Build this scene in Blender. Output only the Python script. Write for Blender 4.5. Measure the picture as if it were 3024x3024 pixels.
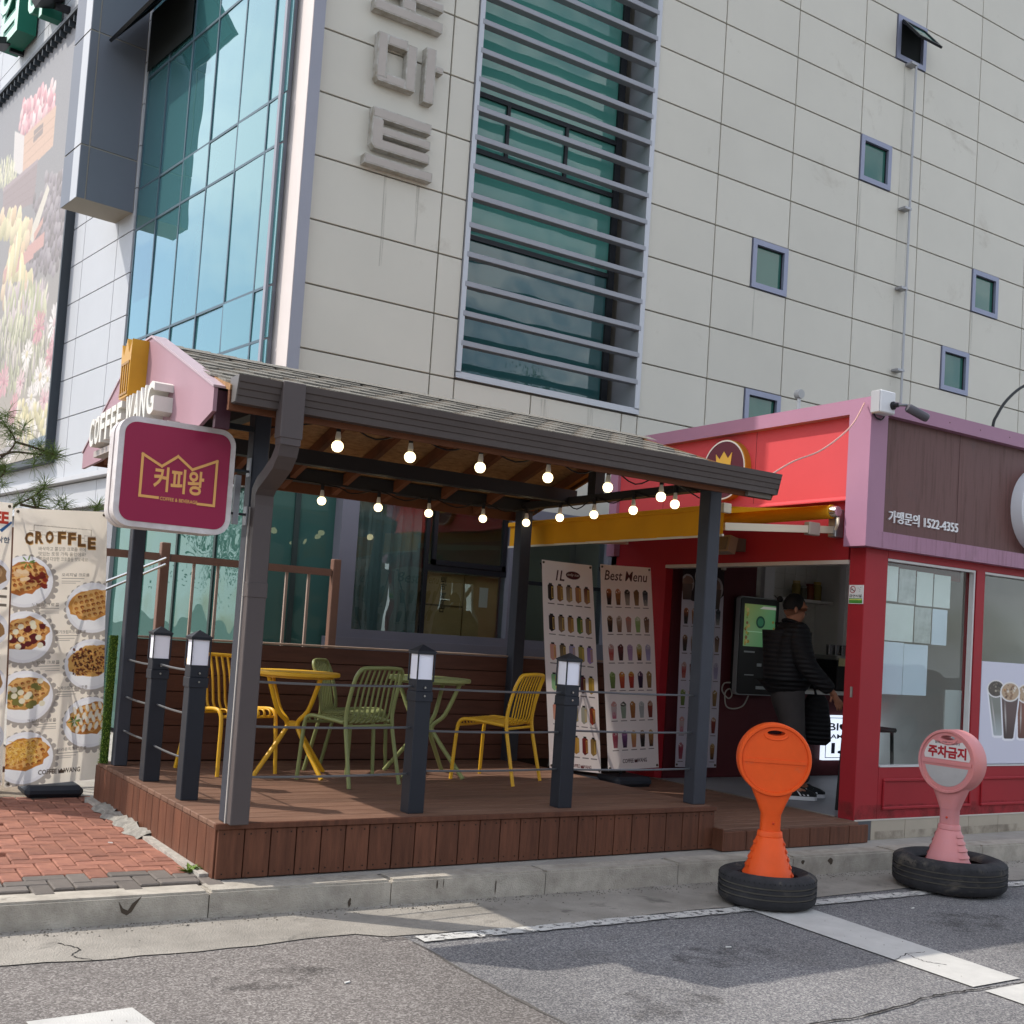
import bpy, bmesh, math, random
import numpy as np
from math import sin, cos, pi, radians, hypot, atan2
from mathutils import Vector, Matrix
random.seed(7)
SC = bpy.context.scene
COL = SC.collection
for o in list(bpy.data.objects):
    bpy.data.objects.remove(o)

# ---------------------------------------------------------------- camera
FPX, PCY, CAMH = 3367.4, 1689.9, 1.5           # focal length and principal point in photo pixels (3024 square)
PITCH, ROLL, YAW = radians(3.2494), radians(-3.7179), radians(32.8648)
_cp, _sp, _c, _s = cos(PITCH), sin(PITCH), cos(YAW), sin(YAW)
FW = Vector((_s * _cp, _c * _cp, _sp)); RT0 = Vector((_c, -_s, 0)); DN0 = -RT0.cross(FW)
RT = cos(ROLL) * RT0 + sin(ROLL) * DN0
DN = -sin(ROLL) * RT0 + cos(ROLL) * DN0
EYE = Vector((0, 0, CAMH))
cam = bpy.data.cameras.new('Camera')
camo = bpy.data.objects.new('Camera', cam); COL.objects.link(camo)
cam.sensor_width = 36; cam.lens = 36 * FPX / 3024; cam.shift_y = (PCY - 1512) / 3024
cam.clip_start = .05; cam.clip_end = 2000
camo.matrix_world = Matrix((( RT.x, -DN.x, -FW.x, EYE.x), (RT.y, -DN.y, -FW.y, EYE.y), (RT.z, -DN.z, -FW.z, EYE.z), (0, 0, 0, 1)))
SC.camera = camo
# ---------------------------------------------------------------- sky, sun, exposure
SUN_EL, SUN_AZ = radians(47.5), radians(-41)     # light travels along (cos az, sin az)
W = bpy.data.worlds.new('World'); SC.world = W; W.use_nodes = True
wn, wl = W.node_tree.nodes, W.node_tree.links
wn.clear()
wo = wn.new('ShaderNodeOutputWorld'); bg = wn.new('ShaderNodeBackground'); sky = wn.new('ShaderNodeTexSky')
sky.sky_type = 'NISHITA'; sky.sun_disc = False; sky.sun_elevation = SUN_EL
sky.sun_rotation = atan2(-cos(SUN_AZ), -sin(SUN_AZ)); sky.dust_density = 1.5; sky.ozone_density = 1.2
tc = wn.new('ShaderNodeTexCoord'); mp = wn.new('ShaderNodeMapping'); mp.inputs['Scale'].default_value = (1, 1, 2.2)
nz = wn.new('ShaderNodeTexNoise'); nz.inputs['Scale'].default_value = 2.6; nz.inputs['Detail'].default_value = 7; nz.inputs['Roughness'].default_value = .55
rp = wn.new('ShaderNodeValToRGB'); rp.color_ramp.elements[0].position = .44; rp.color_ramp.elements[1].position = .60
mx = wn.new('ShaderNodeMix'); mx.data_type = 'RGBA'
wl.new(tc.outputs['Generated'], mp.inputs[0]); wl.new(mp.outputs[0], nz.inputs['Vector']); wl.new(nz.outputs['Fac'], rp.inputs[0])
wl.new(rp.outputs['Color'], mx.inputs[0]); wl.new(sky.outputs[0], mx.inputs[6]); mx.inputs[7].default_value = (9.2, 9.4, 9.8, 1)
wl.new(mx.outputs[2], bg.inputs['Color']); bg.inputs['Strength'].default_value = .15
wl.new(bg.outputs[0], wo.inputs['Surface'])
sl = bpy.data.lights.new('Sun', 'SUN'); slo = bpy.data.objects.new('Sun', sl); COL.objects.link(slo)
sl.energy = 2.9; sl.angle = radians(.53); sl.color = (1, .94, .85)
_ld = Vector((cos(SUN_AZ) * cos(SUN_EL), sin(SUN_AZ) * cos(SUN_EL), -sin(SUN_EL)))
slo.rotation_euler = _ld.to_track_quat('-Z', 'Y').to_euler(); slo.location = (-10, 12, 20)
SC.view_settings.view_transform = 'Standard'; SC.view_settings.look = 'None'
SC.view_settings.exposure = 0.56; SC.view_settings.gamma = 1
SC.cycles.max_bounces = 8; SC.cycles.transparent_max_bounces = 16
SC.cycles.use_denoising = True

# ---------------------------------------------------------------- pixel helpers (photo pixel -> point on a real plane)
def ray(x, y): return RT * ((x - 1512) / FPX) + DN * ((y - PCY) / FPX) + FW
def Zp(x, y, z=0): d = ray(x, y); return EYE + d * ((z - CAMH) / d.z)
def Yp(x, y, Y): d = ray(x, y); return EYE + d * (Y / d.y)
def Xp(x, y, X): d = ray(x, y); return EYE + d * (X / d.x)

# ---------------------------------------------------------------- materials
def lin(c):
    if isinstance(c, str):
        c = tuple(int(c[i:i + 2], 16) for i in (0, 2, 4))
    return tuple(((v / 255) / 12.92 if v / 255 <= .04045 else ((v / 255 + .055) / 1.055) ** 2.4) for v in c)
MATS = {}
def mat(name, c, rough=.5, metal=0, var=0, vs=4, bump=0, bs=60, orand=0, spec=.28, emit=0, coat=0, vdark=None, stretch=None, stain=None):
    """plain paint / plastic / stone: base colour, slow noise variation, per-object tint, fine bump"""
    if name in MATS: return MATS[name]
    m = bpy.data.materials.new(name); m.use_nodes = True; n, l = m.node_tree.nodes, m.node_tree.links
    b = n['Principled BSDF']; col = lin(c)
    b.inputs['Base Color'].default_value = (*col, 1); b.inputs['Roughness'].default_value = rough
    b.inputs['Metallic'].default_value = metal; b.inputs['Specular IOR Level'].default_value = spec
    b.inputs['Coat Weight'].default_value = coat
    if emit:
        b.inputs['Emission Color'].default_value = (*col, 1); b.inputs['Emission Strength'].default_value = emit
    t = None
    def coord():
        nonlocal t
        if t is None:
            g = n.new('ShaderNodeTexCoord'); t = g.outputs['Object']
            if stretch:
                q = n.new('ShaderNodeMapping'); q.inputs['Scale'].default_value = stretch
                l.new(t, q.inputs[0]); t = q.outputs[0]
        return t
    cur = None
    if var:
        z = n.new('ShaderNodeTexNoise'); z.inputs['Scale'].default_value = vs; z.inputs['Detail'].default_value = 5
        z.inputs['Roughness'].default_value = .65
        l.new(coord(), z.inputs['Vector'])
        r = n.new('ShaderNodeValToRGB'); r.color_ramp.elements[0].position = .3; r.color_ramp.elements[1].position = .7
        d = lin(vdark) if vdark else tuple(v * (1 - var) for v in col)
        h = tuple(min(1, v * (1 + var * .5)) for v in col)
        r.color_ramp.elements[0].color = (*d, 1); r.color_ramp.elements[1].color = (*h, 1)
        l.new(z.outputs['Fac'], r.inputs[0]); cur = r.outputs[0]
    if orand:
        oi = n.new('ShaderNodeObjectInfo'); hs = n.new('ShaderNodeHueSaturation')
        mr = n.new('ShaderNodeMapRange'); mr.inputs['To Min'].default_value = 1 - orand; mr.inputs['To Max'].default_value = 1 + orand
        l.new(oi.outputs['Random'], mr.inputs[0]); l.new(mr.outputs[0], hs.inputs['Value'])
        if cur: l.new(cur, hs.inputs['Color'])
        else: hs.inputs['Color'].default_value = (*col, 1)
        cur = hs.outputs[0]
    if stain:                                   # (colour, scale, threshold): dirt marks with their own shape
        z2 = n.new('ShaderNodeTexNoise'); z2.inputs['Scale'].default_value = stain[1]; z2.inputs['Detail'].default_value = 8
        z2.inputs['Roughness'].default_value = .7; z2.inputs['Distortion'].default_value = .4
        l.new(coord(), z2.inputs['Vector'])
        r2 = n.new('ShaderNodeValToRGB'); r2.color_ramp.elements[0].position = stain[2]; r2.color_ramp.elements[1].position = stain[2] + .12
        l.new(z2.outputs['Fac'], r2.inputs[0])
        mm = n.new('ShaderNodeMix'); mm.data_type = 'RGBA'
        l.new(r2.outputs[0], mm.inputs[0])
        if cur: l.new(cur, mm.inputs[6])
        else: mm.inputs[6].default_value = (*col, 1)
        mm.inputs[7].default_value = (*lin(stain[0]), 1); cur = mm.outputs[2]
    if cur: l.new(cur, b.inputs['Base Color'])
    if bump:
        z = n.new('ShaderNodeTexNoise'); z.inputs['Scale'].default_value = bs; z.inputs['Detail'].default_value = 4
        l.new(coord(), z.inputs['Vector'])
        bp = n.new('ShaderNodeBump'); bp.inputs['Strength'].default_value = bump; bp.inputs['Distance'].default_value = .01
        l.new(z.outputs['Fac'], bp.inputs['Height']); l.new(bp.outputs[0], b.inputs['Normal'])
    MATS[name] = m
    return m
def glass(name, tint, refl=1.0, base=None, rough=.0, ior=1.5, wav=0, gcol=(.95, 1, 1)):
    """window pane: tinted see-through (or opaque base colour) with a mirror reflection that follows Fresnel"""
    if name in MATS: return MATS[name]
    m = bpy.data.materials.new(name); m.use_nodes = True; n, l = m.node_tree.nodes, m.node_tree.links
    n.clear(); out = n.new('ShaderNodeOutputMaterial'); mxs = n.new('ShaderNodeMixShader')
    fr = n.new('ShaderNodeFresnel'); fr.inputs['IOR'].default_value = ior
    mm = n.new('ShaderNodeMath'); mm.operation = 'MULTIPLY'; mm.inputs[1].default_value = refl; mm.use_clamp = True
    g = n.new('ShaderNodeBsdfGlossy'); g.inputs['Roughness'].default_value = rough; g.inputs['Color'].default_value = (*gcol, 1)
    if base is None:
        t = n.new('ShaderNodeBsdfTransparent')
    else:
        t = n.new('ShaderNodeBsdfDiffuse')
    t.inputs['Color'].default_value = (*lin(tint), 1)
    if wav:
        tcn = n.new('ShaderNodeTexCoord'); z = n.new('ShaderNodeTexNoise'); z.inputs['Scale'].default_value = 1.6; z.inputs['Detail'].default_value = 1
        l.new(tcn.outputs['Object'], z.inputs['Vector'])
        bp = n.new('ShaderNodeBump'); bp.inputs['Strength'].default_value = wav; bp.inputs['Distance'].default_value = .05
        l.new(z.outputs['Fac'], bp.inputs['Height']); l.new(bp.outputs[0], g.inputs['Normal'])
    ge = n.new('ShaderNodeNewGeometry'); iv = n.new('ShaderNodeMath'); iv.operation = 'SUBTRACT'; iv.inputs[0].default_value = 1; l.new(ge.outputs['Backfacing'], iv.inputs[1])
    m2 = n.new('ShaderNodeMath'); m2.operation = 'MULTIPLY'; l.new(mm.outputs[0], m2.inputs[0]); l.new(iv.outputs[0], m2.inputs[1])   # reflect once per pane
    l.new(fr.outputs[0], mm.inputs[0]); l.new(m2.outputs[0], mxs.inputs[0]); l.new(t.outputs[0], mxs.inputs[1]); l.new(g.outputs[0], mxs.inputs[2])
    l.new(mxs.outputs[0], out.inputs[0]); MATS[name] = m
    return m
def print_mat(name, rough=.5, emit=0, coat=0):
    """flat print: colours come from the mesh's own colour layer"""
    if name in MATS: return MATS[name]
    m = bpy.data.materials.new(name); m.use_nodes = True; n, l = m.node_tree.nodes, m.node_tree.links
    b = n['Principled BSDF']; a = n.new('ShaderNodeAttribute'); a.attribute_name = 'ink'
    l.new(a.outputs['Color'], b.inputs['Base Color']); b.inputs['Roughness'].default_value = rough
    b.inputs['Coat Weight'].default_value = coat
    if emit:
        l.new(a.outputs['Color'], b.inputs['Emission Color']); b.inputs['Emission Strength'].default_value = emit
    MATS[name] = m
    return m

def translucent(m, f=.45):
    """thin cloth: part of the light on the far side comes through"""
    n, l = m.node_tree.nodes, m.node_tree.links; b = n['Principled BSDF']; out = n['Material Output']
    t = n.new('ShaderNodeBsdfTranslucent'); mx_ = n.new('ShaderNodeMixShader'); mx_.inputs[0].default_value = f
    bc = b.inputs['Base Color']
    if bc.is_linked: l.new(bc.links[0].from_socket, t.inputs['Color'])
    else: t.inputs['Color'].default_value = bc.default_value
    l.new(b.outputs[0], mx_.inputs[1]); l.new(t.outputs[0], mx_.inputs[2]); l.new(mx_.outputs[0], out.inputs[0]); return m
# ---------------------------------------------------------------- mesh builder
ORG = {}
class MB:
    def __init__(s): s.v = []; s.f = []; s.c = []; s.ink = None
    def add(s, vs, fs, cols=None):
        k = len(s.v); s.v += [tuple(p) for p in vs]; s.f += [tuple(i + k for i in f) for f in fs]
        if cols is None and s.ink: cols = [s.ink] * len(vs)
        s.c += (cols if cols else [(1, 1, 1)] * len(vs))
        return s
    def box(s, x0, x1, y0, y1, z0, z1):
        return s.add([(x0, y0, z0), (x1, y0, z0), (x1, y1, z0), (x0, y1, z0), (x0, y0, z1), (x1, y0, z1), (x1, y1, z1), (x0, y1, z1)],
                     [(3, 2, 1, 0), (4, 5, 6, 7), (0, 1, 5, 4), (1, 2, 6, 5), (2, 3, 7, 6), (3, 0, 4, 7)])
    def bbox(s, x0, x1, y0, y1, z0, z1, b=.004):
        """box with chamfered edges"""
        b = min(b, (x1 - x0) * .45, (y1 - y0) * .45, (z1 - z0) * .45)
        bm = bmesh.new(); bmesh.ops.create_cube(bm, size=1)
        for v in bm.verts: v.co = ((x0 + x1) / 2 + v.co.x * (x1 - x0), (y0 + y1) / 2 + v.co.y * (y1 - y0), (z0 + z1) / 2 + v.co.z * (z1 - z0))
        bmesh.ops.bevel(bm, geom=bm.edges[:], offset=b, segments=1, affect='EDGES')
        bm.verts.index_update(); s.add([v.co[:] for v in bm.verts], [[v.index for v in f.verts] for f in bm.faces]); bm.free(); return s
    def fbox(s, o, u, v, w, b=0):
        """box from corner o with edge vectors u,v,w"""
        o, u, v, w = map(Vector, (o, u, v, w))
        if u.cross(v).dot(w) < 0: u, v = v, u
        return s.add([o, o + u, o + u + v, o + v, o + w, o + u + w, o + u + v + w, o + v + w],
                     [(3, 2, 1, 0), (4, 5, 6, 7), (0, 1, 5, 4), (1, 2, 6, 5), (2, 3, 7, 6), (3, 0, 4, 7)])
    def bar(s, a, b, w, h=None, up=(0, 0, 1)):
        a, b = Vector(a), Vector(b); h = h or w; d = b - a; q = d.normalized()
        x = q.cross(Vector(up))
        if x.length < 1e-4: x = q.cross(Vector((1, 0, 0)))
        x.normalize(); y = x.cross(q)
        return s.fbox(a - x * w / 2 - y * h / 2, x * w, y * h, d)
    def tube(s, pts, r, n=8, cap=True):
        pts = [Vector(p) for p in pts]; R = r if isinstance(r, (list, tuple)) else [r] * len(pts)
        vs, fs = [], []; prev = None
        for i, p in enumerate(pts):
            a = pts[max(i - 1, 0)]; b = pts[min(i + 1, len(pts) - 1)]; t = (b - a).normalized()
            if prev is None:
                x = t.orthogonal().normalized()
            else:
                x = prev - t * prev.dot(t)
                x = x.normalized() if x.length > 1e-6 else t.orthogonal().normalized()
            prev = x; y = t.cross(x)
            for k in range(n): vs.append(p + (x * cos(2 * pi * k / n) + y * sin(2 * pi * k / n)) * R[i])
        for i in range(len(pts) - 1):
            for k in range(n): fs.append((i * n + k, i * n + (k + 1) % n, (i + 1) * n + (k + 1) % n, (i + 1) * n + k))
        if cap:
            fs.append(tuple(range(n))[::-1]); fs.append(tuple((len(pts) - 1) * n + k for k in range(n)))
        return s.add(vs, fs)
    def lathe(s, prof, c=(0, 0, 0), n=24, axis='z', cap=True):
        vs, fs = [], []
        for r, h in prof:
            for k in range(n):
                a = 2 * pi * k / n
                p = (r * cos(a), r * sin(a), h) if axis == 'z' else ((h, r * cos(a), r * sin(a)) if axis == 'x' else (r * sin(a), h, r * cos(a)))
                vs.append((p[0] + c[0], p[1] + c[1], p[2] + c[2]))
        for i in range(len(prof) - 1):
            for k in range(n): fs.append((i * n + k, i * n + (k + 1) % n, (i + 1) * n + (k + 1) % n, (i + 1) * n + k))
        if cap:
            if prof[0][0] > 1e-5: fs.append(tuple(range(n))[::-1])
            if prof[-1][0] > 1e-5: fs.append(tuple((len(prof) - 1) * n + k for k in range(n)))
        return s.add(vs, fs)
    def prism(s, poly, o, u, v, w):
        """outline poly (list of 2D) on plane o+u*a+v*b, extruded by vector w (both ends capped)"""
        o, u, v, w = map(Vector, (o, u, v, w)); n = len(poly)
        area = sum(poly[i][0] * poly[(i + 1) % n][1] - poly[(i + 1) % n][0] * poly[i][1] for i in range(n))
        if (area > 0) == (u.cross(v).dot(w) > 0): pass
        else: poly = poly[::-1]
        a = [o + u * p[0] + v * p[1] for p in poly]
        b = [p + w for p in a]
        fs = [tuple(range(n))[::-1], tuple(range(n, 2 * n))] + [(i, (i + 1) % n, n + (i + 1) % n, n + i) for i in range(n)]
        return s.add(a + b, fs)
    def flat(s, poly, o, u, v, cols=None):
        o, u, v = map(Vector, (o, u, v))
        return s.add([o + u * p[0] + v * p[1] for p in poly], [tuple(range(len(poly)))], cols)
    def sphere(s, c, r, n=12, m=8, sc=(1, 1, 1)):
        vs, fs = [], []
        for j in range(m + 1):
            t = pi * j / m
            for k in range(n):
                a = 2 * pi * k / n; vs.append((c[0] + r * sc[0] * sin(t) * cos(a), c[1] + r * sc[1] * sin(t) * sin(a), c[2] + r * sc[2] * cos(t)))
        for j in range(m):
            for k in range(n): fs.append((j * n + k, (j + 1) * n + k, (j + 1) * n + (k + 1) % n, j * n + (k + 1) % n))
        return s.add(vs, fs)
    def text(s, body, o, u, v, h=None, w=None, depth=0, bold=.0, align='l', res=3, shear=0, maxw=None):
        """lettering on the plane o+u+v: cap height h (m) and/or total width w; depth extrudes along u x v from the plane"""
        cu = bpy.data.curves.new('lettering', 'FONT'); cu.body = body; cu.offset = bold; cu.resolution_u = res; cu.shear = shear
        cu.extrude = .5 if depth else 0
        ob = bpy.data.objects.new('lettering', cu); me = ob.to_mesh()
        P = [p.co.copy() for p in me.vertices]; F = [tuple(p.vertices) for p in me.polygons]
        ob.to_mesh_clear(); bpy.data.objects.remove(ob); bpy.data.curves.remove(cu)
        x0, x1 = min(p.x for p in P), max(p.x for p in P); y0, y1 = min(p.y for p in P), max(p.y for p in P)
        sy = h / (y1 - y0) if h else None; sx = w / (x1 - x0) if w else None
        if sy is None: sy = sx
        if sx is None: sx = sy
        if maxw and sx * (x1 - x0) > maxw: sx = maxw / (x1 - x0)
        W_ = sx * (x1 - x0); off = 0 if align == 'l' else (-W_ / 2 if align == 'c' else -W_)
        o, u, v = map(Vector, (o, u, v)); nn = u.cross(v).normalized()
        s.add([o + u * ((p.x - x0) * sx + off) + v * ((p.y - y0) * sy) + nn * ((p.z + .5) * depth if depth else 0) for p in P], F)
        return s
    def build(s, name, m, parent=None, smooth=False, loc=None):
        org = Vector((0, 0, 0))
        if parent is not None: org = ORG.get(parent.name, org)
        elif loc is not None: org = Vector(loc)
        me = bpy.data.meshes.new(name); me.from_pydata([tuple(Vector(p) - org) for p in s.v], [], s.f)
        if s.ink is not None or any(c != (1, 1, 1) for c in s.c):
            a = me.color_attributes.new('ink', 'FLOAT_COLOR', 'POINT')
            a.data.foreach_set('color', [x for c in s.c for x in (*c, 1)])
        me.materials.append(m)
        if smooth: me.polygons.foreach_set('use_smooth', [True] * len(me.polygons))
        me.update(); o = bpy.data.objects.new(name, me); COL.objects.link(o)
        if smooth and smooth != 'all':
            try: me.set_sharp_from_angle(angle=radians(40))
            except Exception: pass
        if parent is not None:
            o.parent = parent; ORG[o.name] = org
        else:
            o.location = org; ORG[o.name] = org
        return o
def tag(o, label=None, cat=None, group=None, kind=None):
    if label: o['label'] = label
    if cat: o['category'] = cat
    if group: o['group'] = group
    if kind: o['kind'] = kind
    return o
def thing(name, label, cat, loc=(0, 0, 0), group=None, rz=0):
    o = bpy.data.objects.new(name, None); COL.objects.link(o); o.location = loc; o.rotation_euler = (0, 0, rz)
    o.empty_display_size = .1; ORG[o.name] = Vector(loc)
    return tag(o, label, cat, group)
def local(name, label, cat, group=None):
    """a thing modelled about its own origin, moved into place afterwards"""
    o = thing(name, label, cat, (0, 0, 0), group); return o
def dup(root, loc, rz, label=None):
    r = root.copy(); COL.objects.link(r); r.location = loc; r.rotation_euler = (0, 0, rz)
    if label: r['label'] = label
    for ch in root.children:
        c = ch.copy(); COL.objects.link(c); c.parent = r
        for g in ch.children:
            d = g.copy(); COL.objects.link(d); d.parent = c
    return r
def inst(src, loc, parent, rot=None, scale=None):
    """another piece that shares the mesh of src"""
    o = src.copy(); COL.objects.link(o); o.parent = parent; o.location = loc
    if rot: o.rotation_euler = rot
    if scale: o.scale = scale
    return o
def L3(c): return lin(c)
def arc(cx, cy, r, a0, a1, n=6): return [(cx + r * cos(radians(a0 + (a1 - a0) * i / n)), cy + r * sin(radians(a0 + (a1 - a0) * i / n))) for i in range(n + 1)]
def rrect(x0, x1, y0, y1, r, n=6):
    return arc(x1 - r, y0 + r, r, -90, 0, n) + arc(x1 - r, y1 - r, r, 0, 90, n) + arc(x0 + r, y1 - r, r, 90, 180, n) + arc(x0 + r, y0 + r, r, 180, 270, n)
def smoothpath(pts, n=6):
    """Catmull-Rom through the points"""
    P = [Vector(p) for p in pts]; out = []
    for i in range(len(P) - 1):
        a = P[max(i - 1, 0)]; b = P[i]; c = P[i + 1]; d = P[min(i + 2, len(P) - 1)]
        for k in range(n):
            t = k / n
            out.append(.5 * ((2 * b) + (-a + c) * t + (2 * a - 5 * b + 4 * c - d) * t * t + (-a + 3 * b - 3 * c + d) * t ** 3))
    out.append(P[-1]); return out
EX, EY, EZ = Vector((1, 0, 0)), Vector((0, 1, 0)), Vector((0, 0, 1))

class Raster:
    """a printed picture painted into a fine grid of coloured vertices; x 0..1 across, y 0..1 downwards"""
    def __init__(s, w, h, bg):
        s.w, s.h = w * 2, h * 2; s.a = np.empty((s.h, s.w, 3), np.float32); s.a[:] = bg
    def poly(s, pts, c, cols=None):
        P = np.array([(x * s.w, y * s.h) for x, y in pts]); x0, y0 = np.floor(P.min(0)).astype(int); x1, y1 = np.ceil(P.max(0)).astype(int)
        x0, y0, x1, y1 = max(x0, 0), max(y0, 0), min(x1, s.w), min(y1, s.h)
        if x1 <= x0 or y1 <= y0: return
        Y, X = np.mgrid[y0:y1, x0:x1]; X = X + .5; Y = Y + .5; ins = np.zeros(X.shape, bool); n = len(P); j = n - 1
        for i in range(n):
            (xi, yi), (xj, yj) = P[i], P[j]
            if yi != yj: ins ^= ((yi > Y) != (yj > Y)) & (X < (xj - xi) * (Y - yi) / (yj - yi) + xi)
            j = i
        blk = s.a[y0:y1, x0:x1]
        if cols is not None:                       # vertical blend top -> bottom
            t = np.clip((Y - P[:, 1].min()) / max(1e-6, np.ptp(P[:, 1])), 0, 1)[..., None]; k = len(cols) - 1; f = t * k; i0 = np.clip(np.floor(f).astype(int), 0, k - 1); C_ = np.array(cols, np.float32)
            cc = C_[i0[..., 0]] * (1 - (f - i0)) + C_[i0[..., 0] + 1] * (f - i0); blk[ins] = cc[ins]
        else: blk[ins] = c
    def tris(s, V, F, c):
        for f in F: s.poly([V[i] for i in f], c)
    def grain(s, amp, seed=1):
        s.a *= 1 + amp * np.random.default_rng(seed).standard_normal((s.h, s.w, 1)).astype(np.float32)
    def build(s, name, fn, m_, parent):
        a = s.a.reshape(s.h // 2, 2, s.w // 2, 2, 3).mean((1, 3)); h, w = a.shape[:2]; org = ORG.get(parent.name, Vector((0, 0, 0)))
        # corners of the cells so that cell colours sit on vertices
        xs = (np.arange(w) / (w - 1)); ys = (np.arange(h) / (h - 1)); co = np.empty((h, w, 3), np.float32); fn(xs, ys, co); co -= np.array(org, np.float32)
        me = bpy.data.meshes.new(name); nv = h * w; me.vertices.add(nv); me.vertices.foreach_set('co', co.reshape(-1))
        idx = np.arange(nv).reshape(h, w); q = np.stack([idx[:-1, :-1], idx[1:, :-1], idx[1:, 1:], idx[:-1, 1:]], -1).reshape(-1, 4); nq = len(q)
        me.loops.add(nq * 4); me.loops.foreach_set('vertex_index', q.reshape(-1).astype(np.int32)); me.polygons.add(nq); me.polygons.foreach_set('loop_start', np.arange(0, nq * 4, 4, dtype=np.int32)); me.polygons.foreach_set('loop_total', np.full(nq, 4, np.int32))
        at_ = me.color_attributes.new('ink', 'FLOAT_COLOR', 'POINT'); at_.data.foreach_set('color', np.concatenate([np.clip(a, 0, 1), np.ones((h, w, 1), np.float32)], -1).reshape(-1).astype(np.float32))
        me.update(); me.validate(); me.materials.append(m_); o = bpy.data.objects.new(name, me); COL.objects.link(o); o.parent = parent; ORG[o.name] = org; return o
# ================================================================ SETTING: ground, road, kerb, paving
def asphalt(name, c1, c2, c3, scale):
    m = bpy.data.materials.new(name); m.use_nodes = True; n, l = m.node_tree.nodes, m.node_tree.links
    b = n['Principled BSDF']; b.inputs['Roughness'].default_value = .88; b.inputs['Specular IOR Level'].default_value = .25
    t = n.new('ShaderNodeTexCoord'); v = n.new('ShaderNodeTexVoronoi'); v.inputs['Scale'].default_value = scale
    z = n.new('ShaderNodeTexNoise'); z.inputs['Scale'].default_value = .9; z.inputs['Detail'].default_value = 6
    z3 = n.new('ShaderNodeTexNoise'); z3.inputs['Scale'].default_value = scale * .45; z3.inputs['Detail'].default_value = 5; z3.inputs['Roughness'].default_value = .75
    for q in (v, z, z3): l.new(t.outputs['Object'], q.inputs['Vector'])
    r = n.new('ShaderNodeValToRGB'); r.color_ramp.elements[0].position = .3; r.color_ramp.elements[1].position = .72
    r.color_ramp.elements[0].color = (*lin(c1), 1); r.color_ramp.elements[1].color = (*lin(c3), 1)
    e = r.color_ramp.elements.new(.52); e.color = (*lin(c2), 1)
    mix = n.new('ShaderNodeMix'); mix.data_type = 'FLOAT'; mix.inputs[0].default_value = .45
    sp = n.new('ShaderNodeSeparateColor'); l.new(v.outputs['Color'], sp.inputs[0])
    l.new(z3.outputs['Fac'], mix.inputs[2]); l.new(sp.outputs[0], mix.inputs[3]); l.new(mix.outputs[0], r.inputs[0])
    hs = n.new('ShaderNodeHueSaturation'); mr = n.new('ShaderNodeMapRange'); mr.inputs['From Min'].default_value = .3; mr.inputs['From Max'].default_value = .7
    mr.inputs['To Min'].default_value = .8; mr.inputs['To Max'].default_value = 1.18
    l.new(z.outputs['Fac'], mr.inputs[0]); l.new(mr.outputs[0], hs.inputs['Value']); l.new(r.outputs[0], hs.inputs['Color'])
    z5 = n.new('ShaderNodeTexNoise'); z5.inputs['Scale'].default_value = 2.6; z5.inputs['Detail'].default_value = 7; z5.inputs['Roughness'].default_value = .62; z5.inputs['Distortion'].default_value = .5; l.new(t.outputs['Object'], z5.inputs['Vector'])
    r5 = n.new('ShaderNodeValToRGB'); r5.color_ramp.elements[0].position = .56; r5.color_ramp.elements[1].position = .74; r5.color_ramp.elements[0].color = (0, 0, 0, 1); r5.color_ramp.elements[1].color = (.4, .4, .4, 1)
    mx5 = n.new('ShaderNodeMix'); mx5.data_type = 'RGBA'; l.new(z5.outputs['Fac'], r5.inputs[0]); l.new(r5.outputs[0], mx5.inputs[0]); l.new(hs.outputs[0], mx5.inputs[6]); mx5.inputs[7].default_value = (*lin('4a4644'), 1)
    l.new(mx5.outputs[2], b.inputs['Base Color'])
    bp = n.new('ShaderNodeBump'); bp.inputs['Strength'].default_value = .9; bp.inputs['Distance'].default_value = .006
    l.new(mix.outputs[0], bp.inputs['Height']); l.new(bp.outputs[0], b.inputs['Normal'])
    return m
def kerbY(x): return 5.655 - .0355 * (x - 1)
def struct(o): return tag(o, kind='structure')
g = MB().add([(-300, -300, -.03), (300, -300, -.03), (300, 300, -.03), (-300, 300, -.03)], [(0, 1, 2, 3)])
struct(g.build('ground', mat('ground_grey', '6d6a66', .95, var=.2, vs=.3)))
asp = asphalt('asphalt_dark', '58575a', '727070', '979592', 150)
asp2 = asphalt('asphalt_worn', '5c5754', '716b67', '95908b', 135)
# right part dark asphalt, left part worn asphalt, meeting at a seam; both reach beyond the kerb line
struct(MB().add([(2.74, -60, 0), (90, -60, 0), (90, kerbY(90), 0), (2.74, kerbY(2.74) + .05, 0)], [(0, 1, 2, 3)]).build('road', asp))
struct(MB().add([(-60, -60, 0), (2.74, -60, 0), (2.74, kerbY(2.74) + .05, 0), (-60, kerbY(-60), 0)], [(0, 1, 2, 3)]).build('road', asp2))
seam = MB()
pr = None
for i in range(40):
    y = 4.9 - i * .12; x = 2.74 + random.uniform(-.012, .012); w = random.uniform(.004, .012)
    if pr: seam.add([(pr[0] - pr[2], pr[1], .003), (pr[0] + pr[2], pr[1], .003), (x + w, y, .003), (x - w, y, .003)], [(0, 3, 2, 1)])
    pr = (x, y, w)
struct(seam.build('road_seam', mat('tar', '57534f', .85)))
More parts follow.
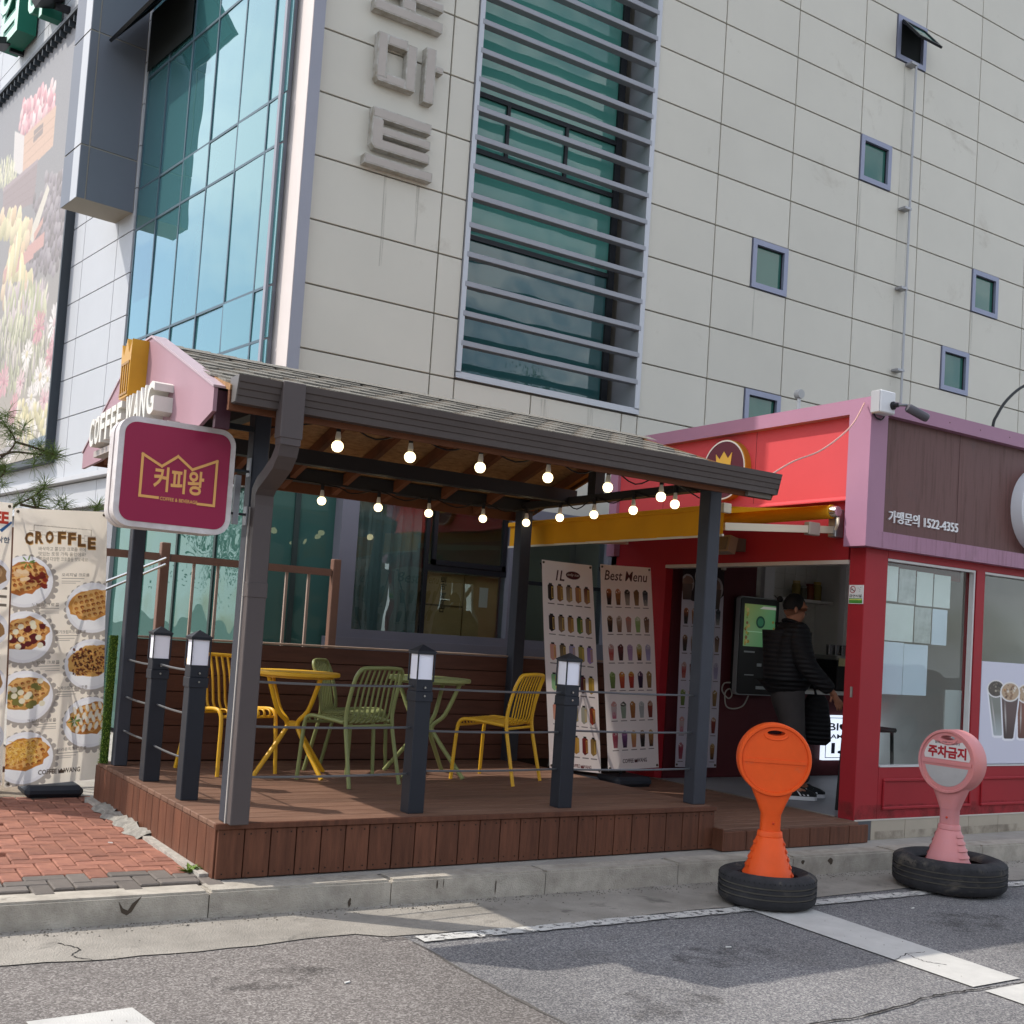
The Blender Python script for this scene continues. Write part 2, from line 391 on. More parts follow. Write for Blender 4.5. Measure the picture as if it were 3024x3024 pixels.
# concrete gutter strip along the kerb
gp = [(x, kerbY(x) - (.52 if x < 2.6 else .60 if x < 5 else .5) + .03 * sin(x * 3) + random.uniform(-.012, .012)) for x in [-8 + i * .13 for i in range(190)]]
gm = mat('gutter_concrete', '9a948b', .92, var=.28, vs=2.2, bump=.9, bs=120, vdark='827d75', stain=('6d6963', 3.2, .58))
st = MB()
for i in range(len(gp) - 1):
    a, b = gp[i], gp[i + 1]
    st.add([(a[0], a[1], .005), (b[0], b[1], .005), (b[0], kerbY(b[0]) + .05, .005), (a[0], kerbY(a[0]) + .05, .005)], [(0, 1, 2, 3)])
struct(st.build('concrete_gutter', gm))
# cracks: dark irregular ribbons
def crack(pts, w, z=.0075):
    m = MB(); P = smoothpath([(p[0], p[1], z) for p in pts], 10); last = None
    for i, p in enumerate(P):
        q = Vector((p.x + random.uniform(-.006, .006), p.y + random.uniform(-.008, .008), z)); ww = w * random.uniform(.4, 1.3)
        d = (P[min(i + 1, len(P) - 1)] - P[max(i - 1, 0)]).normalized(); s_ = Vector((-d.y, d.x, 0)) * ww
        if last: m.add([last[0], last[1], q + s_, q - s_], [(0, 3, 2, 1)])
        last = (q - s_, q + s_)
    return m
dk = mat('crack_dark', '232120', .95)
struct(crack([(3.5, 3.26), (4.1, 3.25), (4.5, 3.31), (4.86, 3.30), (5.25, 3.28), (6.2, 3.33), (8, 3.3)], .0065).build('road_crack', dk))
struct(crack([(1.20, 5.40), (1.27, 5.28), (1.22, 5.18), (1.29, 5.09)], .0035).build('road_crack', dk))
struct(crack([(4.88, 3.78), (5.05, 3.84), (5.18, 3.83)], .003).build('road_crack', dk))
struct(crack([(5.05, 3.84), (5.02, 3.72), (5.08, 3.62)], .003).build('road_crack', dk))
struct(crack([(2.6, 4.98), (3.6, 4.90), (4.6, 4.885), (5.6, 4.86), (7, 4.83), (8.4, 4.80)], .006, .0078).build('road_crack', dk))
# painted markings, worn: small gaps where the paint has gone
def paint_mat(name, c, thr):
    m = mat(name, c, .7, var=.12, vs=6, bump=.5, bs=150)
    n, l = m.node_tree.nodes, m.node_tree.links
    t = n.new('ShaderNodeTexCoord'); z = n.new('ShaderNodeTexNoise'); z.inputs['Scale'].default_value = 26; z.inputs['Detail'].default_value = 9; z.inputs['Roughness'].default_value = .75
    l.new(t.outputs['Object'], z.inputs['Vector'])
    r = n.new('ShaderNodeValToRGB'); r.color_ramp.elements[0].position = thr; r.color_ramp.elements[1].position = thr + .04
    l.new(z.outputs['Fac'], r.inputs[0]); l.new(r.outputs[0], n['Principled BSDF'].inputs['Alpha'])
    return m
pm1 = paint_mat('road_paint_worn', 'c4c2bd', .43); pm2 = paint_mat('road_paint', 'bab8b3', .29)
def strip(pts, z): # quad list left/right edges
    m = MB(); last = None
    for a, b in pts:
        if last: m.add([(*last[0], z), (*last[1], z), (*b, z), (*a, z)], [(0, 1, 2, 3)])
        last = (a, b)
    return m
rj = lambda: random.uniform(-.008, .008)
struct(strip([((2.78 + i * .1, 4.865 - i * .1 * .025 + rj()), (2.78 + i * .1, 4.965 - i * .1 * .025 + rj())) for i in range(90)][::-1], .0095).build('edge_line_marking', pm1))
struct(strip([((4.93 - .06 * t, 4.86 - 1.53 * t), (5.34 - .1 * t, 4.86 - 1.53 * t)) for t in (0, 1)], .0065).build('bay_line_marking', pm2))
struct(strip([((4.87, 3.27), (5.24, 3.27)), ((4.78, 1.2), (5.12, 1.2))], .0065).build('bay_line_marking', pm2))
struct(strip([((.9, 4.42), (1.28, 4.435)), ((.95, 3.4), (1.42, 3.4))], .0065).build('bay_line_marking', pm2))
# kerb stones
kr = struct(bpy.data.objects.new('kerb', None)); COL.objects.link(kr)
km = mat('kerb_granite', 'b0a99d', .85, var=.22, vs=7, bump=.7, bs=140, orand=.06, vdark='928b80', stain=('6d675e', 5, .64))
for i in range(-9, 16):
    x0, x1 = i + .963, i + 1.957
    if i == 2: pass
    m = MB(); top = .14 + random.uniform(-.003, .003)
    bm = bmesh.new(); bmesh.ops.create_cube(bm, size=1)
    for v in bm.verts:
        x = x0 if v.co.x < 0 else x1; f = v.co.y < 0
        v.co = (x, kerbY(x) + (0 if f else .175), -.02 if v.co.z < 0 else top)
    bmesh.ops.bevel(bm, geom=[e for e in bm.edges if all(v.co.z > .1 for v in e.verts)], offset=.012, segments=2, affect='EDGES')
    bm.verts.index_update(); m.add([v.co[:] for v in bm.verts], [[v.index for v in f.verts] for f in bm.faces]); bm.free()
    m.build('kerb_stone', km, kr)
# dark chips and paint drips on the kerb face
chips = MB()
for (x, z, w, h) in ((2.72, .035, .012, .03), (3.24, .10, .005, .05), (3.28, .11, .004, .04), (3.62, .07, .006, .055), (6.32, .095, .04, .03), (6.05, .10, .02, .025)):
    pts = [(cos(a) * w * random.uniform(.4, 1), sin(a) * h * random.uniform(.4, 1)) for a in [k * pi / 5 for k in range(10)]]
    chips.flat(pts, (x, kerbY(x) - .002, z), (1, -.0355, 0), (0, 0, 1))
chips.flat([(-.035, .035), (-.012, .0), (.012, -.012), (.03, .02), (.075, .055), (.05, .015), (.03, -.02), (.008, -.035), (-.018, -.02)], (1.555, kerbY(1.555) - .002, .08), (1, -.0355, 0), (0, 0, 1))
struct(chips.build('kerb_stain', mat('kerb_chip', '4c4238', .9)))
gr_ = MB()
for _ in range(1500):
    x = random.uniform(.3, 9); y = kerbY(x) - abs(random.gauss(0, .07)) - .008; r = random.uniform(.002, .007) * (1.5 if random.random() < .06 else 1); c = Vector((x, y, .006)); a = random.uniform(0, 6)
    gr_.add([c + Vector((cos(a + k * 2.1) * r, sin(a + k * 2.1) * r, 0)) for k in range(3)] + [c + EZ * r * .9], [(0, 1, 3), (1, 2, 3), (2, 0, 3)])
for _ in range(500):
    x = random.uniform(1, 8); y = random.uniform(3.2, 5.1); r = random.uniform(.002, .0045); c = Vector((x, y, .009)); a = random.uniform(0, 6)
    gr_.add([c + Vector((cos(a + k * 2.1) * r, sin(a + k * 2.1) * r, 0)) for k in range(3)] + [c + EZ * r * .9], [(0, 1, 3), (1, 2, 3), (2, 0, 3)])
tag(gr_.build('grit', mat('grit', '7d766c', .95, var=.5, vs=60)), 'loose grit and sand scattered along the kerb foot', 'grit', kind='stuff')
def blotch(name, c, scale, lo, hi, amax, st_=(1, 1, 1)):
    m = mat(name, c, .85); n, l = m.node_tree.nodes, m.node_tree.links; t = n.new('ShaderNodeTexCoord'); q = n.new('ShaderNodeMapping'); q.inputs['Scale'].default_value = st_; z = n.new('ShaderNodeTexNoise'); z.inputs['Scale'].default_value = scale; z.inputs['Detail'].default_value = 8; z.inputs['Roughness'].default_value = .65
    r = n.new('ShaderNodeMapRange'); r.inputs['From Min'].default_value = lo; r.inputs['From Max'].default_value = hi; r.inputs['To Max'].default_value = amax
    l.new(t.outputs['Object'], q.inputs[0]); l.new(q.outputs[0], z.inputs['Vector']); l.new(z.outputs['Fac'], r.inputs[0]); l.new(r.outputs[0], n['Principled BSDF'].inputs['Alpha']); return m
oil = blotch('oil_stain', '2e2b2a', 7, .45, .75, .5)
for (x, y, rx, ry) in ((4.1, 4.2, .35, .2), (6.1, 4.2, .4, .22), (1.9, 4.6, .3, .14), (3.3, 3.7, .3, .2), (7.3, 3.9, .5, .25), (5.9, 3.4, .3, .2)):
    struct(MB().add([(x + rx * cos(k * .35) * random.uniform(.8, 1.1), y + ry * sin(k * .35) * random.uniform(.8, 1.1), .0022) for k in range(18)], [tuple(range(18))]).build('oil_stain', oil))
# pavement bed and the concrete between kerb and deck
pv = MB()
pv.add([(-20, kerbY(-20) + .17, .105), (2.2, kerbY(2.2) + .17, .105), (2.2, 30, .105), (-20, 30, .105)], [(0, 1, 2, 3)])
pav = struct(pv.build('pavement', mat('pavement_bed', '8d8071', .95, var=.3, vs=30, bump=.5, bs=90)))
struct(MB().add([(2.03, kerbY(2.03) + .17, .135), (40, kerbY(40) + .17, .135), (40, 30, .135), (2.03, 30, .135)], [(0, 1, 2, 3)]).build('pavement_slab', mat('slab_concrete', 'a39e96', .92, var=.2, vs=3, bump=.5, bs=90)))
# brick pavers in a 45 degree herringbone (red, a grey border by the kerb)
br = mat('paver_red', '9d6b57', .85, var=.25, vs=9, bump=.5, bs=150, orand=.2, vdark='80564a', stain=('9a8a7c', 6, .58))
bgm = mat('paver_grey', '6d6660', .88, var=.2, vs=9, bump=.5, bs=150, orand=.12, stain=('8d8378', 8, .64))
def brick_mesh(L, Wd, h):
    return MB().bbox(-L / 2, L / 2, -Wd / 2, Wd / 2, 0, h, .006)
LB, WB = .206, .103
src = {}
cnt = 0; placed = []
ang = radians(-2)
for i in range(-30, 40):
    for j in range(-30, 40):
        for k in (0, 1):
            # herringbone: unit cell of two bricks
            bx = (i + 2 * j) * WB; by = (i - 2 * j) * WB
            if k == 0: cx, cy, rot = bx + WB, by + WB / 2, 0
            else: cx, cy, rot = bx + WB / 2, by + 2 * WB, pi / 2
            bx2 = cx * cos(ang) - cy * sin(ang); by2 = cx * sin(ang) + cy * cos(ang)
            X, Y = 1.2 + bx2, 6.9 + by2
            if not (-.3 < X < 2.06 and kerbY(X) + .2 < Y < 9.2): continue
            # only what the photograph can see
            c = Vector((X, Y, .14)) - EYE; dd = c.dot(FW); px = 1512 + FPX * c.dot(RT) / dd
            if px < -40 or cnt >= 300 or Y > 8.7: continue
            grey = Y < kerbY(X) + .2 + .30
            m_ = bgm if grey else br
            key = grey
            if key not in src: src[key] = brick_mesh(LB - .007, WB - .007, .045).build('brick', m_, pav); o = src[key]
            else: o = inst(src[key], (0, 0, 0), pav)
            o.location = (X, Y, .094 + random.uniform(-.002, .003)); o.rotation_euler = (random.uniform(-.008, .008), random.uniform(-.008, .008), ang + rot + random.uniform(-.01, .01))
            cnt += 1

# ================================================================ STORE BUILDING
YF = 9.8
AL = radians(96.7); LD = Vector((cos(AL), sin(AL), 0)); LN = Vector((-sin(AL), cos(AL), 0)); LP = Vector((3.602, 10.12, 0))
def LF(s, z, off=0): return LP + LD * s + LN * off + EZ * z
def LFp(x, y, off=0):
    d = ray(x, y); t = (LN.dot(LP) + off - LN.dot(EYE)) / LN.dot(d); P = EYE + d * t
    return (P - LP).dot(LD), P.z
B = thing('store_building', 'large store building clad in pale grey panels with a louvred window strip', 'building', (8, 14, 0))
core = mat('joint_dark', '9a958c', .9)
pan = mat('facade_panel', 'c6c2b6', .55, var=.05, vs=.8, orand=.022, spec=.3, stain=('b3ada0', 1.3, .62))
panw = mat('facade_panel_white', 'b6b9be', .5, var=.04, vs=1, orand=.012, spec=.35)
trim = mat('grey_trim', '8f9099', .45, var=.05, vs=3, metal=.2)
HT = 14.2
w = MB(); w.box(3.83, 5.50, 9.83, 10.6, 2.75, HT); w.box(5.50, 7.84, 9.83, 10.6, 2.75, 4.03); w.box(7.84, 22, 9.83, 10.6, 2.75, HT)
w.box(7.7, 22, 9.83, 10.6, 0, 2.75); w.box(4.36, 7.7, 9.83, 10.6, 0, 1.25); w.box(5.5, 7.84, 10.9, 11.0, 4.0, HT)
w.box(3.6, 22, 10.6, 24, HT - .3, HT); w.box(21.8, 22, 10, 24, 0, HT); w.box(3.0, 22, 23.8, 24, 0, HT)
w.build('wall', core, B)
def panel(x0, x1, z0, z1):
    g = .0072
    return MB().bbox(x0 + g, x1 - g, YF - .008, YF + .032, z0 + g, z1 - g, .004).build('panel', pan, B)
ROWS = [2.81 + .604 * k - .0 for k in range(0, 19)]      # 4.02 + .604 k
ROWS = [4.02 + .604 * (k - 2) for k in range(0, 19)]
wins = {(9.43, 10.03, 4): 0, (11.245, 11.84, 7): 0, (11.83, 12.43, 10): 1, (13.63, 14.22, 5): 0, (13.03, 13.63, 3): 0, (9.43, 10.03, 1): 0}
wz = {k: ROWS[0] for k in wins}
WIN = [(9.43, 10.03, 5.835, 6.435, 0), (11.23, 11.83, 7.645, 8.25, 0), (11.83, 12.43, 9.455, 10.06, 1), (13.63, 14.23, 6.435, 7.04, 0), (13.03, 13.63, 5.23, 5.835, 0), (9.43, 10.03, 4.02, 4.62, 0)]
for k in range(len(ROWS) - 1):
    z0, z1 = ROWS[k], ROWS[k + 1]
    if z0 > 12.5: break
    panel(3.83, 5.22, z0, z1); panel(5.22, 5.50, z0, z1)
    xs = [7.84, 8.83] + [8.83 + 1.2 * i for i in range(1, 7)]
    for a, b in zip(xs[:-1], xs[1:]):
        if a > 10.5 and z0 < 3.9 and False: continue
        hole = [q for q in WIN if abs(q[2] - z0) < .05 and q[0] > a - .05 and q[1] < b + .05]
        if hole:
            q = hole[0]
            if q[0] - a > .2: panel(a, q[0], z0, z1)
            if b - q[1] > .2: panel(q[1], b, z0, z1)
        else: panel(a, b, z0, z1)
for a, b in ((5.5, 6.42), (6.42, 7.62), (7.62, 7.84)):
    panel(a, b, 2.81, 3.42); panel(a, b, 3.42, 4.02)
streak = mat('rain_streak', '8f8a80', .7)
_n, _l = streak.node_tree.nodes, streak.node_tree.links; _t = _n.new('ShaderNodeTexCoord'); _m = _n.new('ShaderNodeMapping'); _m.inputs['Scale'].default_value = (40, 1, 1.2); _z = _n.new('ShaderNodeTexNoise'); _z.inputs['Scale'].default_value = 1.5; _z.inputs['Detail'].default_value = 4
_r = _n.new('ShaderNodeMapRange'); _r.inputs['From Min'].default_value = .45; _r.inputs['From Max'].default_value = .8; _r.inputs['To Max'].default_value = .55
_l.new(_t.outputs['Object'], _m.inputs[0]); _l.new(_m.outputs[0], _z.inputs['Vector']); _l.new(_z.outputs['Fac'], _r.inputs[0]); _l.new(_r.outputs[0], _n['Principled BSDF'].inputs['Alpha'])
winframe = mat('window_frame_grey', '83879a', .4, metal=.3, var=.04)
for (x, z1, h, w_) in ((12.02, 9.40, 4.3, .05), (12.2, 8.6, 3.0, .03), (11.26, 7.63, 1.4, .05), (13.66, 6.43, .8, .04), (4.6, 5.85, .9, .05), (4.95, 5.84, .6, .04), (9.5, 5.83, .7, .04), (6.6, 4.0, .5, .12), (7.2, 4.0, .6, .1)):
    MB().add([(x - w_ * .5, YF - .0095, z1), (x + w_ * .5, YF - .0095, z1), (x + w_ * .25, YF - .0095, z1 - h), (x - w_ * .25, YF - .0095, z1 - h)], [(0, 3, 2, 1)]).build('rain_streak', streak, B)
gl_teal = glass('teal_glass', '2a5c50', 1.0, base=1, wav=.25)
gl_room = glass('teal_glass_clear', 'eaf0ed', 3.0, wav=.15, gcol=(.7, .8, .78))
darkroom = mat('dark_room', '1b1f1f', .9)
black_al = mat('black_aluminium', '24262a', .4, metal=.3)
for (x0, x1, z0, z1, op) in WIN:
    m = MB(); t = .07
    m.box(x0 + .005, x1 - .005, 9.775, 9.84, z0 + .005, z0 + t); m.box(x0 + .005, x1 - .005, 9.775, 9.84, z1 - t, z1 - .005)
    m.box(x0 + .005, x0 + t, 9.775, 9.84, z0 + t, z1 - t); m.box(x1 - t, x1 - .005, 9.775, 9.84, z0 + t, z1 - t)
    fr = m.build('window', winframe, B)
    MB().box(x0 + t, x1 - t, 9.822, 9.829, z0 + t, z1 - t).build('pane', darkroom if op else gl_teal, fr)
    if op:
        sash = MB(); hz = z1 - t - .01; L_ = z1 - z0 - 2 * t - .02; an = radians(40); dy, dz = -sin(an) * L_, -cos(an) * L_
        up = Vector((0, dy, dz)); nn = Vector((0, -cos(an), sin(an))) * .03; o_ = Vector((x0 + t, 9.78, hz)); uu = Vector((x1 - x0 - 2 * t, 0, 0))
        for a_, b_, c_, d_ in ((0, 1, 0, .1), (0, 1, .9, 1), (0, .1, .1, .9), (.9, 1, .1, .9)):
            sash.fbox(o_ + uu * a_ + up * c_, uu * (b_ - a_), up * (d_ - c_), nn)
        so = sash.build('sash', black_al, fr)
        MB().fbox(o_ + uu * .1 + up * .1 + nn * .4, uu * .8, up * .8, nn * .2).build('sash_pane', gl_teal, fr)
    else:
        mm = MB(); q = .012
        mm.box(x0 + t, x1 - t, 9.812, 9.83, z0 + t, z0 + t + q); mm.box(x0 + t, x1 - t, 9.812, 9.83, z1 - t - q, z1 - t); mm.box(x0 + t, x0 + t + q, 9.812, 9.83, z0 + t, z1 - t); mm.box(x1 - t - q, x1 - t, 9.812, 9.83, z0 + t, z1 - t)
        mm.build('gasket', black_al, fr)
# --- tall louvred window
m = MB(); m.box(5.50, 5.555, 9.77, 10.0, 4.09, HT); m.box(7.775, 7.84, 9.77, 10.2, 4.09, HT); m.box(5.50, 7.84, 9.77, 10.2, 4.035, 4.10)
lfr = m.build('louvre_frame', mat('aluminium', 'a9abb0', .4, metal=.4), B)
lg = MB().box(5.4, 7.9, 10.22, 10.24, 4.0, HT); 
lgo = MB().box(5.42, 7.0, 10.22, 10.235, 4.0, HT); 
gl_l = glass('louvre_glass', '4b857b', 1.1, base=1, wav=.3)
gl_ld = glass('louvre_glass_dark', '31595a', 1.4, base=1, wav=.3)
for (a, b, c_, d_) in ((5.44, 7.62, 4.0, 5.62), (5.44, 7.62, 5.66, 6.55), (5.44, 6.15, 6.6, 7.16), (6.19, 6.92, 6.6, 7.16), (6.96, 7.62, 6.6, 7.16), (5.44, 7.62, 7.21, 9.5), (5.44, 7.62, 9.54, 12.0)):
    MB().box(a, b, 10.22, 10.235, c_, d_).build('louvre_pane', gl_ld if d_ < 5.7 else gl_l, B)
for z in (5.62, 6.55, 7.16, 9.5): MB().box(5.44, 7.7, 10.19, 10.26, z, z + .05).build('louvre_transom', black_al, B)
for x in (6.15, 6.92): MB().box(x, x + .04, 10.19, 10.26, 6.6, 7.16).build('louvre_mullion', black_al, B)
MB().box(7.62, 7.70, 10.185, 10.265, 4, HT).build('louvre_mullion', black_al, B)
# things standing behind the louvres: pale inner columns seen on the glass
m = MB()
sl_m = mat('louvre_grey', '8d8f95', .45, metal=.25, var=.05, vs=3)
first = None
for k in range(0, 27):
    z = 4.355 + .3005 * k
    if first is None: first = MB().bbox(5.535, 7.80, 9.765, 9.86, 4.365, 4.42, .004).build('louvre_slat', sl_m, B); base_z = 4.355
    else: inst(first, Vector((0, 0, z - base_z)), B)
colm = mat('inner_column', 'a9bcb2', .6)
# --- corner fin
m = MB(); m.box(3.705, 3.825, 9.70, 10.12, 2.8, HT); m.build('corner_fin', mat('fin_white', 'cfc6c2', .5, var=.03), B)
m = MB(); m.box(3.60, 3.70, 10.10, 10.16, 2.8, HT); m.build('corner_return', trim, B)
m = MB(); m.box(3.712, 3.823, 9.695, 9.70, 2.8, HT); m.build('corner_face', trim, B)
# --- left facade: curtain wall
gl_sky = glass('curtain_glass', '4a7d80', 3.2, base=1, wav=.10, gcol=(.46, .58, .62))
SS = [-.1, .26, .90, 1.56, 2.21, 2.87, 3.47]; ZZ = [2.95, 4.106, 4.61, 5.966, 6.45, 7.80, 9.2, 9.7, 11.5, 13]
mull = mat('mullion_dark', '53656f', .4, metal=.4)
for i in range(len(SS) - 1):
    for j in range(len(ZZ) - 1):
        o_ = LF(SS[i] + .012, ZZ[j] + .012, -.03 + random.uniform(-.004, .004)); tl = random.uniform(-.006, .006); tu = random.uniform(-.006, .006)
        if i >= 4 and j == 5: z1 = 8.05
        MB().fbox(o_, LD * (SS[i + 1] - SS[i] - .024) + LN * tl, EZ * (ZZ[j + 1] - ZZ[j] - .024) + LN * tu, LN * .01).build('curtain_pane', gl_sky, B)
for s in SS[1:]: MB().fbox(LF(s - .012, 2.9, -.05), LD * .024, EZ * 10.3, LN * .038).build('curtain_mullion', mull, B)
for z in ZZ: MB().fbox(LF(-.02, z - .013, -.05), LD * 3.48, EZ * .026, LN * .037).build('curtain_transom', mull, B)
# open hopper sash
m = MB(); hz = 8.62; L_ = .72; an = radians(38); up = EZ * (-cos(an) * L_) + LN * (sin(an) * L_); nn = (LN * cos(an) + EZ * sin(an)) * .035; uu = LD * 1.24; o_ = LF(2.23, hz, .01)
for a_, b_, c_, d_ in ((0, 1, 0, .07), (0, 1, .93, 1), (0, .04, .07, .93), (.96, 1, .07, .93), (.48, .52, .07, .93)): m.fbox(o_ + uu * a_ + up * c_, uu * (b_ - a_), up * (d_ - c_), nn)
hs_ = m.build('hopper_sash', black_al, B)
MB().fbox(o_ + uu * .04 + up * .07 + nn * .4, uu * .92, up * .86, nn * .2).build('hopper_pane', gl_sky, B)
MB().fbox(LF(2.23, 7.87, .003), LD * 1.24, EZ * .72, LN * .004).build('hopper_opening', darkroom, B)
# --- left facade: white panels, ledge and band
m = MB(); m.fbox(LF(3.47, 0, -.5), LD * 14, EZ * HT, LN * .46); m.fbox(LF(-.1, 2.75, -.5), LD * 3.6, EZ * .2, LN * .45); m.build('wall', mat('joint_grey', '8e8f94', .9), B)
zz = [3.145 + .51 * k for k in range(0, 20)]
zz = [2.78, 3.06, 3.435] + [3.435 + .5085 * k for k in range(1, 21)]
sv = [3.50, 4.0, 5.21, 6.42, 7.63, 8.84, 10.05, 11.26, 12.5]
for j in range(len(zz) - 1):
    for i in range(len(sv) - 1):
        if sv[i] > 6.5 and 3.6 < zz[j] < 9.2: continue
        g = .007
        MB().fbox(LF(sv[i] + g, zz[j] + g, -.035), LD * (sv[i + 1] - sv[i] - 2 * g), EZ * (zz[j + 1] - zz[j] - 2 * g), LN * .035).build('wall_panel', panw, B)
m = MB(); m.fbox(LF(-.1, 3.075, -.03), LD * 13, EZ * .06, LN * .12); m.fbox(LF(-.1, 2.74, -.03), LD * 13, EZ * .05, LN * .06); m.build('ledge', mat('ledge_white', 'bfc1c6', .5, var=.05), B)
# ground floor glass below the ledge
gl_low = glass('ground_floor_glass', '3c5f59', 1.8, base=1, wav=.35, gcol=(.45, .57, .54))
for i in range(12):
    MB().fbox(LF(-.1 + i * .9 + .02, .2, -.1), LD * .86, EZ * 2.54, LN * .012).build('shopfront_pane', gl_low, B)
m = MB()
for i in range(13): m.fbox(LF(-.12 + i * .9, .2, -.12), LD * .04, EZ * 2.54, LN * .05)
m.box(3.955, 4.005, 9.84, 9.9, .2, 2.74); m.box(3.58, 3.635, 9.9, 10.15, .2, 2.74); m.build('shopfront_mullion', mat('mullion_teal', '2c3a38', .5), B)
for (a, b) in ((3.62, 3.97), (3.99, 4.36)): MB().box(a, b, 9.86, 9.87, .2, 2.74).build('shopfront_pane', gl_low, B)
# --- window behind the pavilion
m = MB(); m.box(4.36, 4.53, 9.70, 9.9, 1.25, 2.82); m.box(6.25, 6.45, 9.72, 9.9, 1.25, 2.82); m.box(7.5, 7.7, 9.72, 9.9, 1.25, 2.82); m.box(4.53, 7.5, 9.72, 9.9, 2.72, 2.82)
m.box(4.36, 7.7, 9.66, 9.9, 1.40, 1.48); m.box(4.30, 7.7, 9.62, 9.83, 1.22, 1.40)
m.build('window_surround', mat('surround_grey', '75757f', .5, var=.06, vs=3), B)
rm = MB(); rm.box(4.5, 7.6, 10.58, 10.62, 1.2, 2.9); rm.box(4.5, 7.6, 9.9, 10.6, 1.18, 1.2); rm.build('room', mat('room_back', '8f8f7d', .9), B)
for (a, b, c_, d_) in ((4.53, 5.30, 1.48, 2.72), (5.34, 6.25, 1.48, 2.10), (5.34, 6.25, 2.16, 2.72), (6.45, 7.5, 1.48, 2.05), (6.45, 7.5, 2.09, 2.72)):
    MB().box(a, b, 9.80, 9.808, c_, d_).build('pane', gl_room, B)
m = MB(); m.box(5.30, 5.34, 9.78, 9.84, 1.48, 2.72); m.box(5.34, 6.25, 9.78, 9.84, 2.10, 2.16); m.box(6.45, 7.5, 9.78, 9.84, 2.05, 2.09); m.box(5.38, 5.42, 9.77, 9.81, 2.16, 2.70); m.box(6.19, 6.23, 9.77, 9.81, 2.16, 2.70); m.box(5.38, 6.23, 9.77, 9.81, 2.16, 2.21)
m.build('window_mullion', black_al, B)
# goods stored behind that window
cb = mat('cardboard', 'b89a6c', .85, var=.12, vs=5)
for i, (a, b, c_, d_, y) in enumerate(((5.36, 5.80, 1.48, 2.09, 9.85), (5.82, 6.22, 1.48, 2.09, 9.87))):
    t = thing('cardboard_box', ['brown cardboard box with dark stencilled lettering behind the dark window', 'brown cardboard box with a white address label behind the dark window'][i], 'box', ((a + b) / 2, y + .2, 1.2))
    MB().bbox(a, b, y, y + .4, 1.2, d_, .006).build('carton', cb, t)
    m = MB()
    if i == 0:
        m.text('대덕배 마트', (5.60, y - .003, 1.70), (0, 0, 1), (-1, 0, 0), h=.07, bold=.02); m.build('lettering', mat('ink_black', '201d18', .8), t)
        MB().box(a, b, y - .004, y, 1.76, 1.775).build('crease', mat('card_edge', '5f4d30', .9), t)
    else:
        m.box(6.0, 6.10, y - .004, y, 1.78, 1.98); m.build('address_label', mat('paper_white', 'd8d8d2', .7), t)
cur = mat('curtain_dark', '7d9294', .9)
t = tag(MB().add([(4.54 + i * .03, 9.90 + .03 * sin(i * 1.7), z) for z in (1.3, 2.75) for i in range(26)], [(i, i + 1, 27 + i - 0, 26 + i) for i in range(25)]).build('curtain', cur), 'dark pleated curtain hanging inside the ground floor window', 'curtain')
# --- lettering on the panel wall
ltm = mat('sign_letter_face', 'aaa29a', .5, var=.06, vs=6); lte = mat('sign_letter_side', 'b9b8b4', .5, var=.15, vs=10, vdark='8d8677')
t = thing('wall_lettering', 'vertical beige block letters 로 마 트 standing off the panel wall', 'lettering', (4.7, YF, 5.8))
def glyph(name, polys):
    side, face = MB(), MB()
    for p in polys:
        side.prism(p, (0, 9.70, 0), EX, EZ, (0, .10, 0)); cx = sum(q[0] for q in p) / len(p); cz = sum(q[1] for q in p) / len(p)
        face.prism([(cx + (q[0] - cx) * (1 - .012 / max(.05, abs(q[0] - cx) + .001) * (abs(q[0] - cx) > .03)), cz + (q[1] - cz) * (1 - .012 / max(.03, abs(q[1] - cz) + .001) * (abs(q[1] - cz) > .02))) for q in p], (0, 9.697, 0), EX, EZ, (0, .01, 0))
    o = side.build(name, lte, t); face.build('face', ltm, o)
R = lambda a, b, c, d: [(a, c), (b, c), (b, d), (a, d)]
glyph('letter', [R(4.375, 5.0, 6.325, 6.425), [(4.475, 6.175), (5.0, 6.175), (5.0, 6.255), (4.475, 6.255)], [(4.41, 6.03), (5.0, 6.03), (5.0, 6.11), (4.475, 6.11), (4.475, 6.325), (4.375, 6.325), (4.375, 6.07)], R(4.32, 5.045, 5.865, 5.955)])
glyph('letter', [R(4.375, 4.475, 6.72, 7.157), R(4.685, 4.79, 6.685, 7.13), R(4.475, 4.685, 7.06, 7.157), [(4.40, 6.685), (4.685, 6.685), (4.685, 6.775), (4.475, 6.775), (4.475, 6.72), (4.375, 6.72)], R(4.89, 5.0, 6.63, 7.175), R(5.0, 5.085, 6.96, 7.02)])
glyph('letter', [R(4.31, 5.045, 7.36, 7.46), R(4.60, 4.74, 7.46, 7.57), R(4.42, 5.04, 7.57, 7.65), R(4.42, 4.52, 7.65, 7.74), R(4.42, 5.02, 7.74, 7.82), R(4.92, 5.02, 7.82, 7.9), R(4.42, 5.02, 7.9, 7.98)])
# --- conduit pipe on the wall with clamps
t = thing('drain_pipe', 'thin grey pipe with clamps running down the panel wall under the open window', 'pipe', (12.13, 9.74, 3.5))
MB().tube([(12.13, 9.70, 3.5), (12.13, 9.70, 9.43)], .016, 8).build('pipe', mat('pipe_grey', 'a2a3a6', .4, metal=.2), t, True)
for z in (9.42, 7.46, 6.39, 5.3):
    MB().box(12.02, 12.15, 9.68, 9.79, z - .012, z + .018).build('clamp', mat('clamp_grey', '9a9a9d', .4, metal=.4), t)
